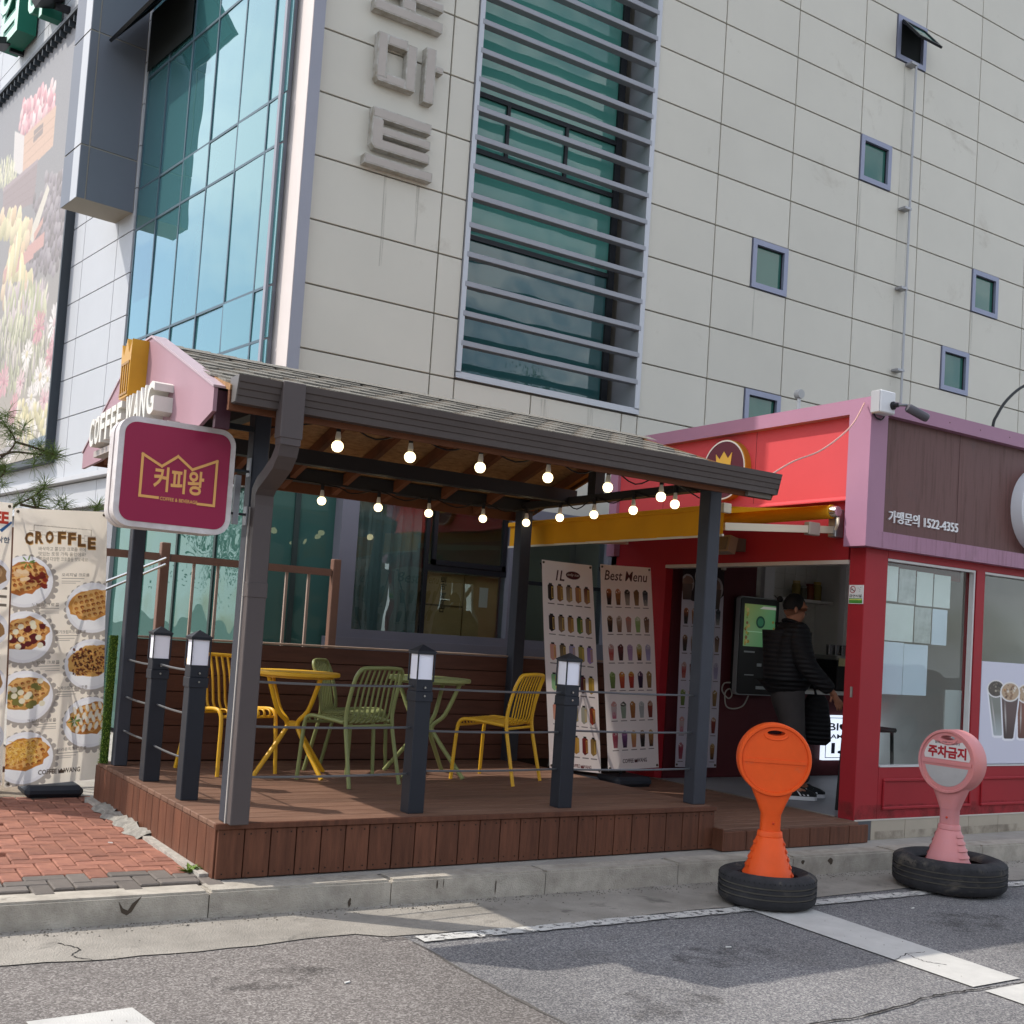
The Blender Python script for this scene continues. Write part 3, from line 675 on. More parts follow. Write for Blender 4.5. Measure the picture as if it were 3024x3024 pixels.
# --- grey projecting blade on the left facade
t = thing('projecting_box', 'tall grey clad box projecting from the left facade beside the curtain glass', 'cladding box', LF(3.84, 6.19, .3))
gb = mat('box_grey', '6c7079', .45, metal=.15, var=.04, vs=2)
m = MB(); m.fbox(LF(3.56, 6.2, 0), LD * .56, EZ * 7.9, LN * .655); m.build('core', core, t)
for (a, b) in ((6.19, 6.80), (6.82, 8.15), (8.17, 9.5), (9.52, 10.9), (10.92, 12.3)):
    MB().fbox(LF(3.55, a, .008), LD * .01, EZ * (b - a), LN * .55).build('panel', gb, t)
    MB().fbox(LF(3.55, a, .575), LD * .01, EZ * (b - a), LN * .085).build('edge_panel', gb, t)
    MB().fbox(LF(3.56, a, .66), LD * .22, EZ * (b - a), LN * .006).build('face_panel', panw, t)
    MB().fbox(LF(3.78, a, .66), LD * .33, EZ * (b - a), LN * .006).build('face_panel', gb, t)
# --- produce poster in a frame
t = thing('wall_poster', 'huge printed poster of flowers, fruit and vegetables framed on the white facade', 'poster', LF(8, 3.5, .05))
MB().fbox(LF(5.70, 3.47, 0), LD * 6, EZ * 6.1, LN * .05).build('board', mat('poster_board', '55555a', .7), t)
m = MB(); fd = mat('poster_frame', '3a4148', .5)
m.fbox(LF(5.66, 3.40, 0), LD * .045, EZ * 6.2, LN * .12); m.fbox(LF(5.62, 3.38, 0), LD * 6.1, EZ * .07, LN * .12); m.fbox(LF(5.62, 9.52, 0), LD * 6.1, EZ * .05, LN * .16); m.build('frame', fd, t)
for i in range(30): MB().fbox(LF(5.8 + i * .19, 9.42, .03), LD * .03, EZ * .11, LN * .11).build('clip', fd, t)
PS0, PS1, PZ0, PZ1 = 5.72, 11.0, 3.5, 9.46
rs = Raster(352, 397, lin('8f8c88')); wash = lambda c: tuple(.52 * a + .48 * b for a, b in zip(lin(c), lin('a89f9a')))
rs.poly([(0, 0), (1, 0), (1, 1), (0, 1)], None, [lin('86868a'), lin('908d8c'), lin('a59d92')])
def puv(s_, z_): return ((PS1 - s_) / (PS1 - PS0), (PZ1 - z_) / (PZ1 - PZ0))
def pshape(pts, c): rs.poly([puv(*LFp(x, y, .056)) for x, y in pts], wash(c))
def pell(cx, cy, rx, ry, c, n=14, tilt=0, jag=0, soft=None):
    s0, z0 = LFp(cx, cy, .056); rx *= .7; ry *= .7; P = []
    for k in range(n):
        a = 2 * pi * k / n; j = 1 + (random.uniform(-jag, jag) if jag else 0); u, v = rx * cos(a) * j, ry * sin(a) * j
        P.append(puv(s0 + u * cos(tilt) - v * sin(tilt), z0 + u * sin(tilt) + v * cos(tilt)))
    C_ = wash(c); rs.poly(P, None, [tuple(min(1, q * 1.18) for q in C_), C_, tuple(q * .72 for q in C_)])
J = lambda a: random.uniform(-a, a)
for _ in range(150): t_ = random.random(); pell(62 + t_ * 90 + J(14), 372 - t_ * 72 + J(40) - 10, .10, .15, random.choice(['d98f9f', 'e3a9b3', 'c97688', 'ecc6c8', 'd0808f', 'f0d8d8']), 9, J(.6))
pshape([(72, 402), (166, 312), (156, 432), (66, 520)], 'd3a98c'); pshape([(44, 388), (72, 402), (66, 520), (38, 505)], 'd8d4d2'); pshape([(100, 388), (128, 362), (126, 395), (98, 424)], '6d5c57')
for k in range(3): pshape([(70 - k, 430 + k * 28), (163 - k * 2, 342 + k * 28), (163 - k * 2, 345 + k * 28), (70 - k, 433 + k * 28)], 'b98f72')
for _ in range(70): pell(22 + J(24), 515 + J(34), .03, .22, random.choice(['d6d6b0', 'c4c89c', 'e3e0c6', 'a9b07c']), 6, J(.5))
pshape([(10, 556), (112, 470), (100, 600), (8, 640)], '7d6a70'); pshape([(10, 556), (112, 470), (111, 482), (10, 568)], '94818a')
for k in range(4): pshape([(10, 575 + k * 17), (110 - k, 492 + k * 27), (110 - k, 494 + k * 27), (10, 577 + k * 17)], '6a575e')
for _ in range(420): q = random.choice([(158, 590, 24, 70), (150, 690, 42, 60), (125, 760, 44, 50), (185, 560, 14, 50), (140, 640, 40, 60)]); pell(q[0] + J(q[2]), q[1] + J(q[3]), .10, .13, random.choice(['57535e', '6b6672', '49464f', '7d7885', '8a8590']), 10)
pshape([(84, 700), (140, 545), (146, 560), (96, 720)], 'd9d4c4'); pshape([(100, 690), (128, 640), (126, 660), (100, 712)], 'c98f80')
for _ in range(150): q = random.choice([(30, 660, 30, 26), (60, 690, 28, 22), (45, 780, 22, 40), (20, 850, 18, 44), (75, 840, 16, 34), (40, 900, 30, 30)]); pell(q[0] + J(q[2]), q[1] + J(q[3]), .16, .22, random.choice(['d8cf9d', 'e2d7a8', 'c9c48f', 'e0c7a2', 'd7b98a', 'c9a98a']), 12, J(.6))
for c in ((40, 770), (80, 735), (110, 700)): pshape([(c[0] - 30, c[1] + 30), (c[0] + 22, c[1] - 16), (c[0] + 18, c[1] + 26), (c[0] - 26, c[1] + 62)], random.choice(['c98d84', 'd39d94']))
for c in ((50, 740), (28, 800), (62, 822)): pell(c[0], c[1], .2, .6, 'e0d49a', 14, J(.25)); pell(c[0] - 3, c[1] - 4, .06, .4, 'efe8c4', 10, J(.2))
for _ in range(260): pell(75 + J(60), 930 + J(70), .07, .3, random.choice(['a7b07c', 'c3c99a', 'd5d6b6', '8f9a6b', 'b9a9b0', 'cfc6c4', '9a8f94']), 8, J(.5))
for _ in range(300): pell(70 + J(75), 1050 + J(100), .04, .2, random.choice(['6f7b56', '8a9468', 'b7bd92', '566044', 'd2d0b4', 'c9c0bc']), 6, J(.3))
for (x, y, r, c1, c2) in ((114, 968, .30, 'd27f94', 'b05a72'), (150, 1055, .26, 'd98a9a', 'a9566c'), (12, 1125, .3, 'db93a4', 'b96e82'), (40, 1210, .28, 'd98a9a', 'a9566c'), (60, 1290, .2, 'de8f98', 'b05a72'), (79, 1046, .26, 'f2eeec', 'd9cf9c'), (160, 952, .3, 'f4f1f0', 'd6b8bc'), (118, 1112, .3, 'f2eeec', 'd8c48f'), (92, 1172, .26, 'f2eeec', 'd9cf9c'), (30, 1320, .3, 'f2eeec', 'd9cf9c'), (130, 1180, .24, 'e2b6c0', 'b96e82'), (160, 1010, .2, 'de9aa8', 'b05a72'), (98, 1240, .26, 'f2eeec', 'cfc08a'), (140, 1120, .2, 'f2eeec', 'd9cf9c'), (60, 1130, .22, 'e6c3cb', 'b96e82')):
    s0, z0 = LFp(x, y, .056)
    for k in range(22):
        a = k * 2 * pi / 22 + J(.1); rr = r * random.uniform(.7, 1.0); C_ = wash(c1); q = random.uniform(.85, 1.12)
        rs.poly([puv(s0 + R_ * cos(a + d_), z0 + R_ * sin(a + d_)) for R_, d_ in ((0, 0), (rr * .8, -.11), (rr, -.05), (rr, .05), (rr * .8, .11))], tuple(min(1, v * q) for v in C_))
    pell(x, y, r * .3, r * .3, c2)
for _ in range(140): pell(100 + J(55), 1245 + J(60), .08, .11, random.choice(['d9cf8f', 'c9c58a', 'e5dfb8', 'b6b178', 'e9e4d8']), 8)
pshape([(0, 1330), (60, 1290), (60, 1330), (0, 1360)], '8f9094'); pshape([(84, 1300), (150, 1278), (150, 1300), (84, 1330)], '2f6f92')
rs.grain(.05)
def pfn(xs, ys, co):
    S = PS1 - (PS1 - PS0) * xs[None, :]; Z_ = PZ1 - (PZ1 - PZ0) * ys[:, None]
    for i in range(3): co[..., i] = LP[i] + LD[i] * S + LN[i] * .056 + (Z_ if i == 2 else 0 * Z_)
rs.build('print', pfn, print_mat('poster_print', .6), t)
# --- green letters at the top of the left facade
t = thing('facade_lettering', 'dark green block letters with pale faces high on the white facade', 'lettering', LF(9, 10.3, .1))
gs = mat('letter_green_side', '1f6b58', .5); gfc = mat('letter_green_face', 'bfe3d2', .5)
for ch, (x, y), hh in (('협', (62, 30), 1.35), ('하', (112, 10), 1.0)):
    s0, z0 = LFp(x, y, .3); z0 -= .25; a, b = MB(), MB()
    a.text(ch, LF(s0 + (1.25 if ch == '협' else .55), z0, .03), -LD, EZ, h=hh, depth=.27, bold=.035); b.text(ch, LF(s0 + (1.25 if ch == '협' else .55), z0, .302), -LD, EZ, h=hh, bold=.012)
    o = a.build('letter', gs, t); b.build('face', gfc, o)
# --- small black floodlights under those letters
for (x, y), lb in (((42, 130), 'small black floodlight under the green letter with ring strokes'), ((176, 0), 'small black floodlight beside the grey blade on the white facade')):
    s0, z0 = LFp(x, y, .15); t = thing('wall_floodlight', lb, 'floodlight', LF(s0, z0, .0))
    m = MB(); m.fbox(LF(s0 - .16, z0 - .05, .12), LD * .34, EZ * .09 + LN * .05, LN * .3 + EZ * -.1); m.build('head', black_al, t)
    MB().fbox(LF(s0 - .03, z0 - .14, 0), LD * .07, EZ * .09, LN * .2).build('arm', black_al, t)
# --- brown railing between the pavilion and the building, with stainless hand rods
t = thing('ramp_railing', 'brown metal railing with square posts and thin balusters behind the pavilion', 'railing', (2.9, 9.25, .1))
rb = mat('railing_brown', '7d5e50', .5, var=.12, vs=6, metal=.1)
for x in (.4, 1.5, 2.63, 4.13):
    MB().bbox(x - .036, x + .036, 9.21, 9.282, .1, 2.08, .005).build('post', rb, t)
for a, b in ((.445, 1.455), (1.545, 2.585), (2.675, 4.085)):
    MB().box(a, b, 9.22, 9.27, 1.93, 1.99).build('rail', rb, t); MB().box(a, b, 9.22, 9.27, .25, .29).build('rail', rb, t)
    n_ = int((b - a) / .235)
    for k in range(1, n_ + 1):
        x = a + (b - a) * k / (n_ + 1); MB().box(x - .011, x + .011, 9.235, 9.257, .29, 1.93).build('baluster', mat('baluster_brown', 'a08c7f', .5), t)
for k, (z0, z1) in enumerate(((1.74, 1.95), (1.66, 1.90))):
    MB().tube([(1.6, 9.16, z0 - .3), (2.62, 9.16, z1)], .012, 6).build('hand_rod', mat('stainless', 'c9c9c9', .25, metal=1), t, True)
# ================================================================ PAVILION (deck, posts, roof)
DK = .43
wood = mat('deck_wood', '775b4b', .62, var=.25, vs=3, stretch=(1, 9, 9), bump=.3, bs=30, orand=.16, vdark='664839')
wood_s = mat('skirt_wood', '6a4230', .6, var=.2, vs=3, stretch=(9, 9, 1), bump=.25, bs=30, orand=.15, vdark='543324')
wood_w = mat('wall_wood', '5c3a2d', .6, var=.22, vs=3, stretch=(1, 9, 9), bump=.25, bs=30, orand=.08)
DKT = thing('timber_deck', 'raised brown timber deck with plank floor, board skirt and lower entrance step', 'deck', (3.8, 7.1, .14))
MB().box(2.08, 5.50, 5.9, 8.4, .14, .395).build('frame', mat('deck_core', '2a1c15', .9), DKT)
y = 5.855; k = 0
while y < 8.42:
    MB().bbox(2.045, 5.555, y, y + .138, .40, DK, .004).build('plank', wood, DKT); y += .143
MB().bbox(2.035, 5.565, 5.825, 5.853, .40, .431, .003).build('edge_trim', wood_s, DKT)
x = 2.06
while x < 5.53:
    w_ = min(.146, 5.562 - x); MB().bbox(x, x + w_ - .006, 5.838, 5.862, .142 + .002 * random.random(), .398, .003).build('skirt_board', wood_s, DKT); x += .146
y = 5.865
while y < 8.35:
    MB().bbox(2.05, 2.074, y, y + .140, .125, .398, .003).build('skirt_board', wood_s, DKT); y += .146
m = MB(); x = 2.06
while x < 5.5:
    for dx in (.03, .11):
        for z_ in (.17, .375): m.lathe([(0, -.001), (.0045, -.001), (.0045, .001), (0, .001)], (x + dx, 5.837, z_ + random.uniform(-.004, .004)), 7, 'y')
    x += .146
m.build('screw_head', mat('screw_dark', '2a201b', .5, metal=.3), DKT)['kind'] = 'stuff'
# lower step towards the shop
MB().box(5.575, 6.92, 5.80, 8.9, .14, .255).build('step_frame', MATS['deck_core'], DKT)
y = 5.76
while y < 8.8:
    MB().bbox(5.57, 6.945, y, y + .138, .26, .29, .004).build('step_plank', wood, DKT); y += .143
x = 5.56
while x < 6.9:
    MB().bbox(x, x + .206, 5.735, 5.757, .14, .272, .003).build('skirt_board', wood_s, DKT); x += .21
x = 5.56
MB().bbox(5.545, 5.559, 5.735, 5.842, .142, .288, .002).build('skirt_board', wood_s, DKT)
MB().bbox(5.552, 5.572, 5.87, 8.4, .29, .40, .003).build('riser', wood_s, DKT)
MB().fbox((2.0, 5.92, .118), (.05, 0, 0), (0, 2.6, .006), (0, 0, .04)).build('mortar_fillet', mat('mortar', 'a9a49b', .95, var=.3, vs=20, bump=.8, bs=40), DKT)

PV = thing('pavilion', 'open timber pavilion with shingled gable roof, dark square posts and grey gutter', 'pavilion', (3.8, 7.1, .43))
pm = mat('post_charcoal', '3a3d45', .5, var=.1, vs=5, bump=.1, bs=60, metal=.1)
bk = mat('beam_black', '2b2a2b', .55, var=.1, vs=5)
PX0, PX1, PY0, PY1 = 2.135, 5.49, 5.90, 8.30
for (x, y_) in ((PX0, PY0), (PX0, PY1 - .1), (PX1, PY0 + .08), (PX1, PY1 + .06)):
    h_ = .046 if x < 3 else .056
    MB().bbox(x - h_, x + h_, y_ - h_, y_ + h_, DK, 2.65 if y_ < 7 else 2.61, .006).build('post', pm, PV)
# beams
for (y0, y1, z0, z1, x0, x1) in ((5.86, 5.97, 2.64, 2.71, 1.86, 5.58), (8.28, 8.40, 2.60, 2.70, 1.86, 5.58), (7.60, 7.70, 2.635, 2.74, 1.9, 5.5)):
    MB().box(x0, x1, y0, y1, z0, z1).build('beam', bk, PV)
for x in (2.135, 5.45):
    MB().box(x - .04, x + .04, 5.97, 8.28, 2.615, 2.675).build('tie_beam', bk, PV)
    MB().box(x - .045, x + .045, 7.23, 7.33, 2.675, 2.98).build('king_post', bk, PV)
# roof: boards, rafters, shingles
RX0, RX1, EYF, RY, EYB, EZF, RZ = 1.82, 5.60, 5.50, 7.0, 8.55, 2.66, 3.13
sf = (RZ - EZF) / (RY - EYF)
osb = mat('osb_board', 'a27c54', .8, var=.35, vs=16, stretch=(1, 2.2, 1), bump=.2, bs=40, vdark='7d5c3c')
th = .03
MB().add([(RX0, EYF, EZF), (RX1, EYF, EZF), (RX1, RY, RZ), (RX0, RY, RZ), (RX0, EYF, EZF - th), (RX1, EYF, EZF - th), (RX1, RY, RZ - th), (RX0, RY, RZ - th)],
         [(0, 1, 2, 3), (7, 6, 5, 4), (0, 4, 5, 1), (1, 5, 6, 2), (3, 7, 4, 0)]).build('roof_board', osb, PV)
MB().add([(RX0, EYB, EZF), (RX1, EYB, EZF), (RX1, RY, RZ), (RX0, RY, RZ), (RX0, EYB, EZF - th), (RX1, EYB, EZF - th), (RX1, RY, RZ - th), (RX0, RY, RZ - th)],
         [(3, 2, 1, 0), (4, 5, 6, 7), (1, 5, 4, 0), (2, 6, 5, 1), (0, 4, 7, 3)]).build('roof_board', osb, PV)
rf = mat('rafter_brown', '6a4029', .7, var=.2, vs=6)
for i in range(9):
    x = 1.95 + i * .445
    for (ya, yb, zs) in ((EYF + .05, RY, 1), (EYB - .05, RY, -1)):
        za = EZF - .035; 
        MB().bar((x, ya, za - .04), (x, RY, RZ - .035 - .04), .045, .08).build('rafter', rf, PV)
MB().box(1.86, 5.56, 6.98, 7.02, RZ - .13, RZ - .04).build('ridge_beam', rf, PV)
for (y0, z0) in ((EYF + .0, EZF - .125), (EYB - .03, EZF - .125)):
    MB().box(RX0, RX1, y0, y0 + .028, z0, z0 + .10).build('fascia_board', rf, PV)
MB().bar((RX1 + .012, EYF, EZF - .05), (RX1 + .012, RY, RZ - .05), .022, .12).build('barge_board', mat('barge_brown', '6b4a2e', .7, var=.2), PV)
MB().bar((RX1 + .012, EYB, EZF - .05), (RX1 + .012, RY, RZ - .05), .022, .12).build('barge_board', MATS['barge_brown'], PV)
shm = mat('shingle_grey', '88857e', .92, var=.3, vs=60, bump=.9, bs=220, orand=.07, vdark='726d63')
SLEN = hypot(RY - EYF, RZ - EZF); su = Vector((0, (RY - EYF) / SLEN, (RZ - EZF) / SLEN)); sn = Vector((0, -su.z, su.y))
TW, TE = .30, .196
tab = None
def tabpoly(w_): return [(-w_ / 2 + .07, 0), (w_ / 2 - .07, 0), (w_ / 2 - .004, TE * .62), (w_ / 2 - .003, TE + .05), (-w_ / 2 + .003, TE + .05), (-w_ / 2 + .004, TE * .62)]
r = 0
while r * TE < SLEN - .01:
    t0 = r * TE - .02; x = RX0 - (TW / 2 if r % 2 else 0)
    while x < RX1 + .02:
        xa, xb = max(x, RX0 - .02), min(x + TW, RX1 + .02)
        if xb - xa > .1:
            full = abs((xb - xa) - TW) < .001
            o_ = Vector(((xa + xb) / 2, EYF, EZF)) + su * t0
            if full and tab is not None: ob = inst(tab, o_ - ORG[PV.name], PV)
            else:
                mm = MB(); P = tabpoly(xb - xa)
                # lower edge lifted over the row below, upper edge tucked under the next
                vs = [EX * p[0] + su * p[1] + sn * (.017 - .012 * p[1] / (TE + .05)) for p in P]
                mm.add(vs + [v - sn * .012 for v in vs], [tuple(range(6)), tuple(range(11, 5, -1))] + [(i, i + 6, (i + 1) % 6 + 6, (i + 1) % 6) for i in range(6)])
                ob = mm.build('shingle', shm); ob.parent = PV; ob.location = o_ - ORG[PV.name]
                if full: tab = ob
            ob.location = Vector(ob.location) + Vector((0, 0, random.uniform(0, .002)))
        x += TW
    r += 1
# back slope and ridge strip (shingle felt seen only as one sheet)
MB().add([(RX0, EYB, EZF + .012), (RX1, EYB, EZF + .012), (RX1, RY + .02, RZ + .012), (RX0, RY + .02, RZ + .012)], [(3, 2, 1, 0)]).build('shingle_sheet', shm, PV)
rc = None
x = RX0 - .02
while x < RX1:
    m = MB(); m.add([(x, RY - .10, RZ - .012), (x + .2, RY - .10, RZ - .012), (x + .2, RY, RZ + .028), (x, RY, RZ + .022), (x + .2, RY + .1, RZ - .012), (x, RY + .1, RZ - .012)], [(0, 1, 2, 3), (3, 2, 4, 5)])
    m.build('ridge_shingle', shm, PV); x += .17
# gutter: ribbed profile along the front eave
gm_ = mat('gutter_grey', '524a47', .5, var=.08, vs=5, metal=.1)
GX0, GX1 = 1.835, 5.585
prof = [(5.52, 2.565), (5.44, 2.565), (5.437, 2.60), (5.43, 2.603), (5.425, 2.632), (5.418, 2.636), (5.413, 2.664), (5.405, 2.668), (5.40, 2.70), (5.412, 2.70), (5.45, 2.585), (5.52, 2.585)]
vs = [(x, p[0], p[1]) for x in (GX0, GX1) for p in prof]; n_ = len(prof)
gut = MB().add(vs, [(i, (i + 1) % n_, n_ + (i + 1) % n_, n_ + i) for i in range(n_)] + [tuple(range(n_)), tuple(range(2 * n_ - 1, n_ - 1, -1))]).build('gutter', gm_, PV)
MB().prism([(5.52, 2.57), (5.44, 2.57), (5.403, 2.70), (5.53, 2.70)], (GX0 - .006, 0, 0), EY, EZ, (.006, 0, 0)).build('gutter_end', mat('gutter_end', '6a6663', .4, metal=.2), gut)
MB().prism([(5.52, 2.56), (5.44, 2.565), (5.403, 2.70), (5.53, 2.70)], (GX1, 0, 0), EY, EZ, (.006, 0, 0)).build('gutter_end', gm_, gut)
MB().box(5.35, 5.56, 5.47, 5.52, 2.535, 2.565).build('gutter_bracket', mat('bracket_grey', '6e675f', .6), gut)
# downpipe: outlet at the gutter, swan neck, run down the front of the corner post
dp = thing('downpipe', 'dark grey square downpipe with swan neck running down the corner post', 'downpipe', (2.14, 5.8, .43))
dpm = mat('downpipe_grey', '544c4b', .5, var=.06, vs=5)
cx = 2.145
MB().bbox(cx - .09, cx + .03, 5.388, 5.47, 2.42, 2.705, .004).build('outlet_box', dpm, dp)
path = [(5.43, 2.46), (5.43, 2.40), (5.45, 2.355), (5.52, 2.305), (5.64, 2.255), (5.74, 2.22), (5.80, 2.18), (5.81, 2.11)]
m = MB(); ring = []
for i, (y_, z_) in enumerate(path):
    a = path[max(i - 1, 0)]; b = path[min(i + 1, len(path) - 1)]; d = Vector((0, b[0] - a[0], b[1] - a[1])).normalized(); q = Vector((0, -d.z, d.y)) * .034
    for sx, sq in ((-.051, -1), (.051, -1), (.051, 1), (-.051, 1)): ring.append((cx - .03 * min(1, max(0, (z_ - 2.15) / .22)) + sx, y_ + q.y * sq, z_ + q.z * sq))
m.add(ring, [(i * 4 + k, i * 4 + (k + 1) % 4, i * 4 + 4 + (k + 1) % 4, i * 4 + 4 + k) for i in range(len(path) - 1) for k in range(4)])
m.build('swan_neck', dpm, dp)
MB().bbox(cx - .051, cx + .051, 5.776, 5.845, DK, 2.115, .004).build('pipe', dpm, dp)
MB().bbox(cx - .054, cx + .054, 5.772, 5.849, 1.62, 1.70, .003).build('collar', dpm, dp)
MB().bbox(cx - .084, cx + .024, 5.392, 5.468, 2.385, 2.43, .003).build('collar', dpm, dp)
MB().box(cx - .058, cx - .0515, 5.838, 5.85, DK, 2.1).build('seam_strip', mat('seam_light', 'a9a49f', .5), dp)
# ---------------------------------------------------------------- back wall of boards
bw = thing('plank_wall', 'low dark brown wall of horizontal boards with pale capping behind the tables', 'wall', (4.4, 8.42, .43))
z = .44
for k in range(7):
    for (a, b) in ((2.2, 4.55), (4.556, 6.86)):
        MB().bbox(a, b, 8.40, 8.425, z, z + .121, .003).build('plank', wood_w, bw)
    z += .126
MB().box(2.2, 6.86, 8.43, 8.47, .29, 1.30).build('backing', MATS['deck_core'], bw)
MB().bbox(2.16, 6.87, 8.385, 8.50, 1.322, 1.338, .003).build('capping', mat('capping_pale', '9b8677', .6, var=.15, vs=8), bw)
gp_ = thing('turf_panel', 'narrow upright panel of artificial green turf beside the rear post', 'turf panel', (2.06, 8.32, .43))
MB().box(2.035, 2.085, 8.30, 8.34, .43, 1.33).build('board', mat('turf_back', '3f5a24', .9), gp_)
m = MB()
for _ in range(1400):
    f_ = random.random() < .5; x_, y_ = (2.034, random.uniform(8.3, 8.34)) if f_ else (random.uniform(2.035, 2.085), 8.299); zz_ = random.uniform(.43, 1.33)
    d = Vector((-1, 0, 0)) if f_ else Vector((0, -1, 0)); d = (d + Vector((random.uniform(-.5, .5), random.uniform(-.5, .5), random.uniform(-.7, .7)))) * .02; p = Vector((x_, y_, zz_)); s_ = d.cross(EZ).normalized() * .003
    m.add([p - s_, p + s_, p + d], [(0, 1, 2)])
tf = m.build('turf', mat('turf_green', '9ab04a', .7, var=.3, vs=30, vdark='6f8a30'), gp_); tf['kind'] = 'stuff'
# ---------------------------------------------------------------- lantern bollards
bol = mat('bollard_black', '2c2f36', .45, var=.08, vs=6, metal=.2)
opal = mat('opal_panel', 'f0f0fa', .35, spec=.4)
def bollard(label, x, y_):
    t = thing('lantern_bollard', label, 'bollard', (0, 0, 0), 'lantern bollards along the deck edge')
    h = .052
    MB().bbox(-h, h, -h, h, 0, .70, .004).build('post', bol, t)
    MB().bbox(-h - .006, h + .006, -h - .006, h + .006, .655, .715, .003).build('collar', bol, t)
    MB().bbox(-h - .002, h + .002, -h - .002, h + .002, .715, .785, .003).build('lamp_base', bol, t)
    for zz_ in (.69, .74):
        MB().lathe([(.006, -h - .012), (.006, -h - .004), (0, -h - .0)], (.0, 0, zz_), 8, 'y').build('screw', mat('screw_steel', 'b5b5b0', .3, metal=1), t)
    f = .055
    MB().box(-.048, .048, -.048, .048, .787, .938).build('opal_glass', opal, t)
    for sx in (-1, 1):
        for sy in (-1, 1): MB().box(sx * f - .0035, sx * f + .0035, sy * f - .0035, sy * f + .0035, .775, .95).build('bar', bol, t)
    for (a, b, c, d) in ((-f, f, -f - .005, -f + .005), (-f, f, f - .005, f + .005), (-f - .005, -f + .005, -f, f), (f - .005, f + .005, -f, f)): MB().box(a, b, c, d, .935, .945).build('rail', bol, t)
    MB().add([(-.063, -.063, .945), (.063, -.063, .945), (.063, .063, .945), (-.063, .063, .945), (-.063, -.063, .953), (.063, -.063, .953), (.063, .063, .953), (-.063, .063, .953), (0, 0, .993)],
             [(3, 2, 1, 0), (0, 1, 5, 4), (1, 2, 6, 5), (2, 3, 7, 6), (3, 0, 4, 7), (4, 5, 8), (5, 6, 8), (6, 7, 8), (7, 4, 8)]).build('cap', bol, t)
    t.location = (x, y_, DK); return t
bollard('black lantern bollard on the deck side nearest the rear post', 2.135, 7.44)
bollard('black lantern bollard on the deck side nearest the downpipe post', 2.138, 6.66)
bollard('black lantern bollard on the deck front in front of the green chairs', 3.275, 5.99)
bollard('black lantern bollard on the deck front before the bottle banner', 4.37, 6.01)
# ---------------------------------------------------------------- cable rails
cm = mat('cable_grey', '7b7d80', .35, metal=.7)
def cable(a, b, label, sag=.006):
    m = MB(); P = [(a[0] + (b[0] - a[0]) * t, a[1] + (b[1] - a[1]) * t, a[2] + (b[2] - a[2]) * t - sag * 4 * t * (1 - t)) for t in [k / 8 for k in range(9)]]
    m.tube(P, .0072, 6)
    o = m.build('cable', cm, None, True, loc=a); return tag(o, label, 'cable', 'deck rail cables')
spn = [((2.19, 5.93), (3.223, 5.99), 'between the downpipe post and the bollard before the green chairs'), ((3.327, 5.99), (4.318, 6.01), 'between the two front lantern bollards'),
       ((4.422, 6.01), (5.432, 5.98), 'between the bollard before the bottle banner and the right corner post'), ((2.135, 8.15), (2.135, 7.49), 'on the deck side from the rear post to the first bollard'),
       ((2.135, 7.385), (2.138, 6.715), 'on the deck side between the two side bollards')]
for a, b, wtxt in spn:
    for nm, h in (('lowest', .238), ('middle', .49), ('top', .74)):
        j = random.uniform(-.01, .01); cable((*a, DK + h + j), (*b, DK + h + j), nm + ' thin grey cable ' + wtxt)
# ---------------------------------------------------------------- string lights
bulb = mat('bulb_glow', 'ffe8b4', .3, emit=2.6); sock = mat('socket_black', '1d1c1d', .5); cap_ = mat('bulb_cap', 'd9d5c9', .4)
def string(label, pts, ends):
    t = thing('string_lights', label, 'string lights', pts[0])
    for p in pts:
        MB().lathe([(.0, .012), (.016, .012), (.017, .045), (.012, .075), (.0, .078)], (p.x, p.y, p.z), 10).build('bulb_cap', cap_, t, True)
        MB().lathe([(.0, -.036), (.014, -.034), (.026, -.026), (.033, -.011), (.034, .002), (.029, .016), (.018, .026), (.0, .03)], (p.x, p.y, p.z - .005), 14).build('bulb', bulb, t, 'all')
        MB().lathe([(.0, .075), (.014, .075), (.016, .13), (0, .132)], (p.x, p.y, p.z), 8).build('socket', sock, t, True)
    P = [ends[0]]
    for i, p in enumerate(pts):
        P.append((p.x, p.y, p.z + .125))
        if i < len(pts) - 1:
            q = pts[i + 1]; P.append(((p.x + q.x) / 2, (p.y + q.y) / 2, (p.z + q.z) / 2 + .125 - random.uniform(.045, .085)))
    P.append(ends[1]); MB().tube(smoothpath(P, 4), .005, 5).build('cord', sock, t)
fp = [Yp(x, y, 5.99) for x, y in ((997, 1314), (1211, 1346), (1418, 1377), (1618, 1407), (1795, 1436), (1952, 1464))]
string('warm lit bulbs strung along the front eave beam of the pavilion', fp, ((2.2, 6.0, 2.56), (5.4, 6.0, 2.56)))
bp_ = [Yp(x, y, 8.22) for x, y in ((950, 1476), (1117, 1496), (1266, 1513), (1426, 1529), (1554, 1541))]
string('warm lit bulbs strung along the rear beam of the pavilion', bp_, ((2.2, 8.22, 2.6), (5.4, 8.22, 2.6)))
rp_ = [Xp(x, y, 5.40) for x, y in ((1653, 1526), (1754, 1517), (1870, 1504), (1993, 1486))]
string('warm lit bulbs strung along the tie beam on the shop side of the pavilion', rp_, ((5.4, 8.2, 2.6), (5.4, 6.0, 2.6)))
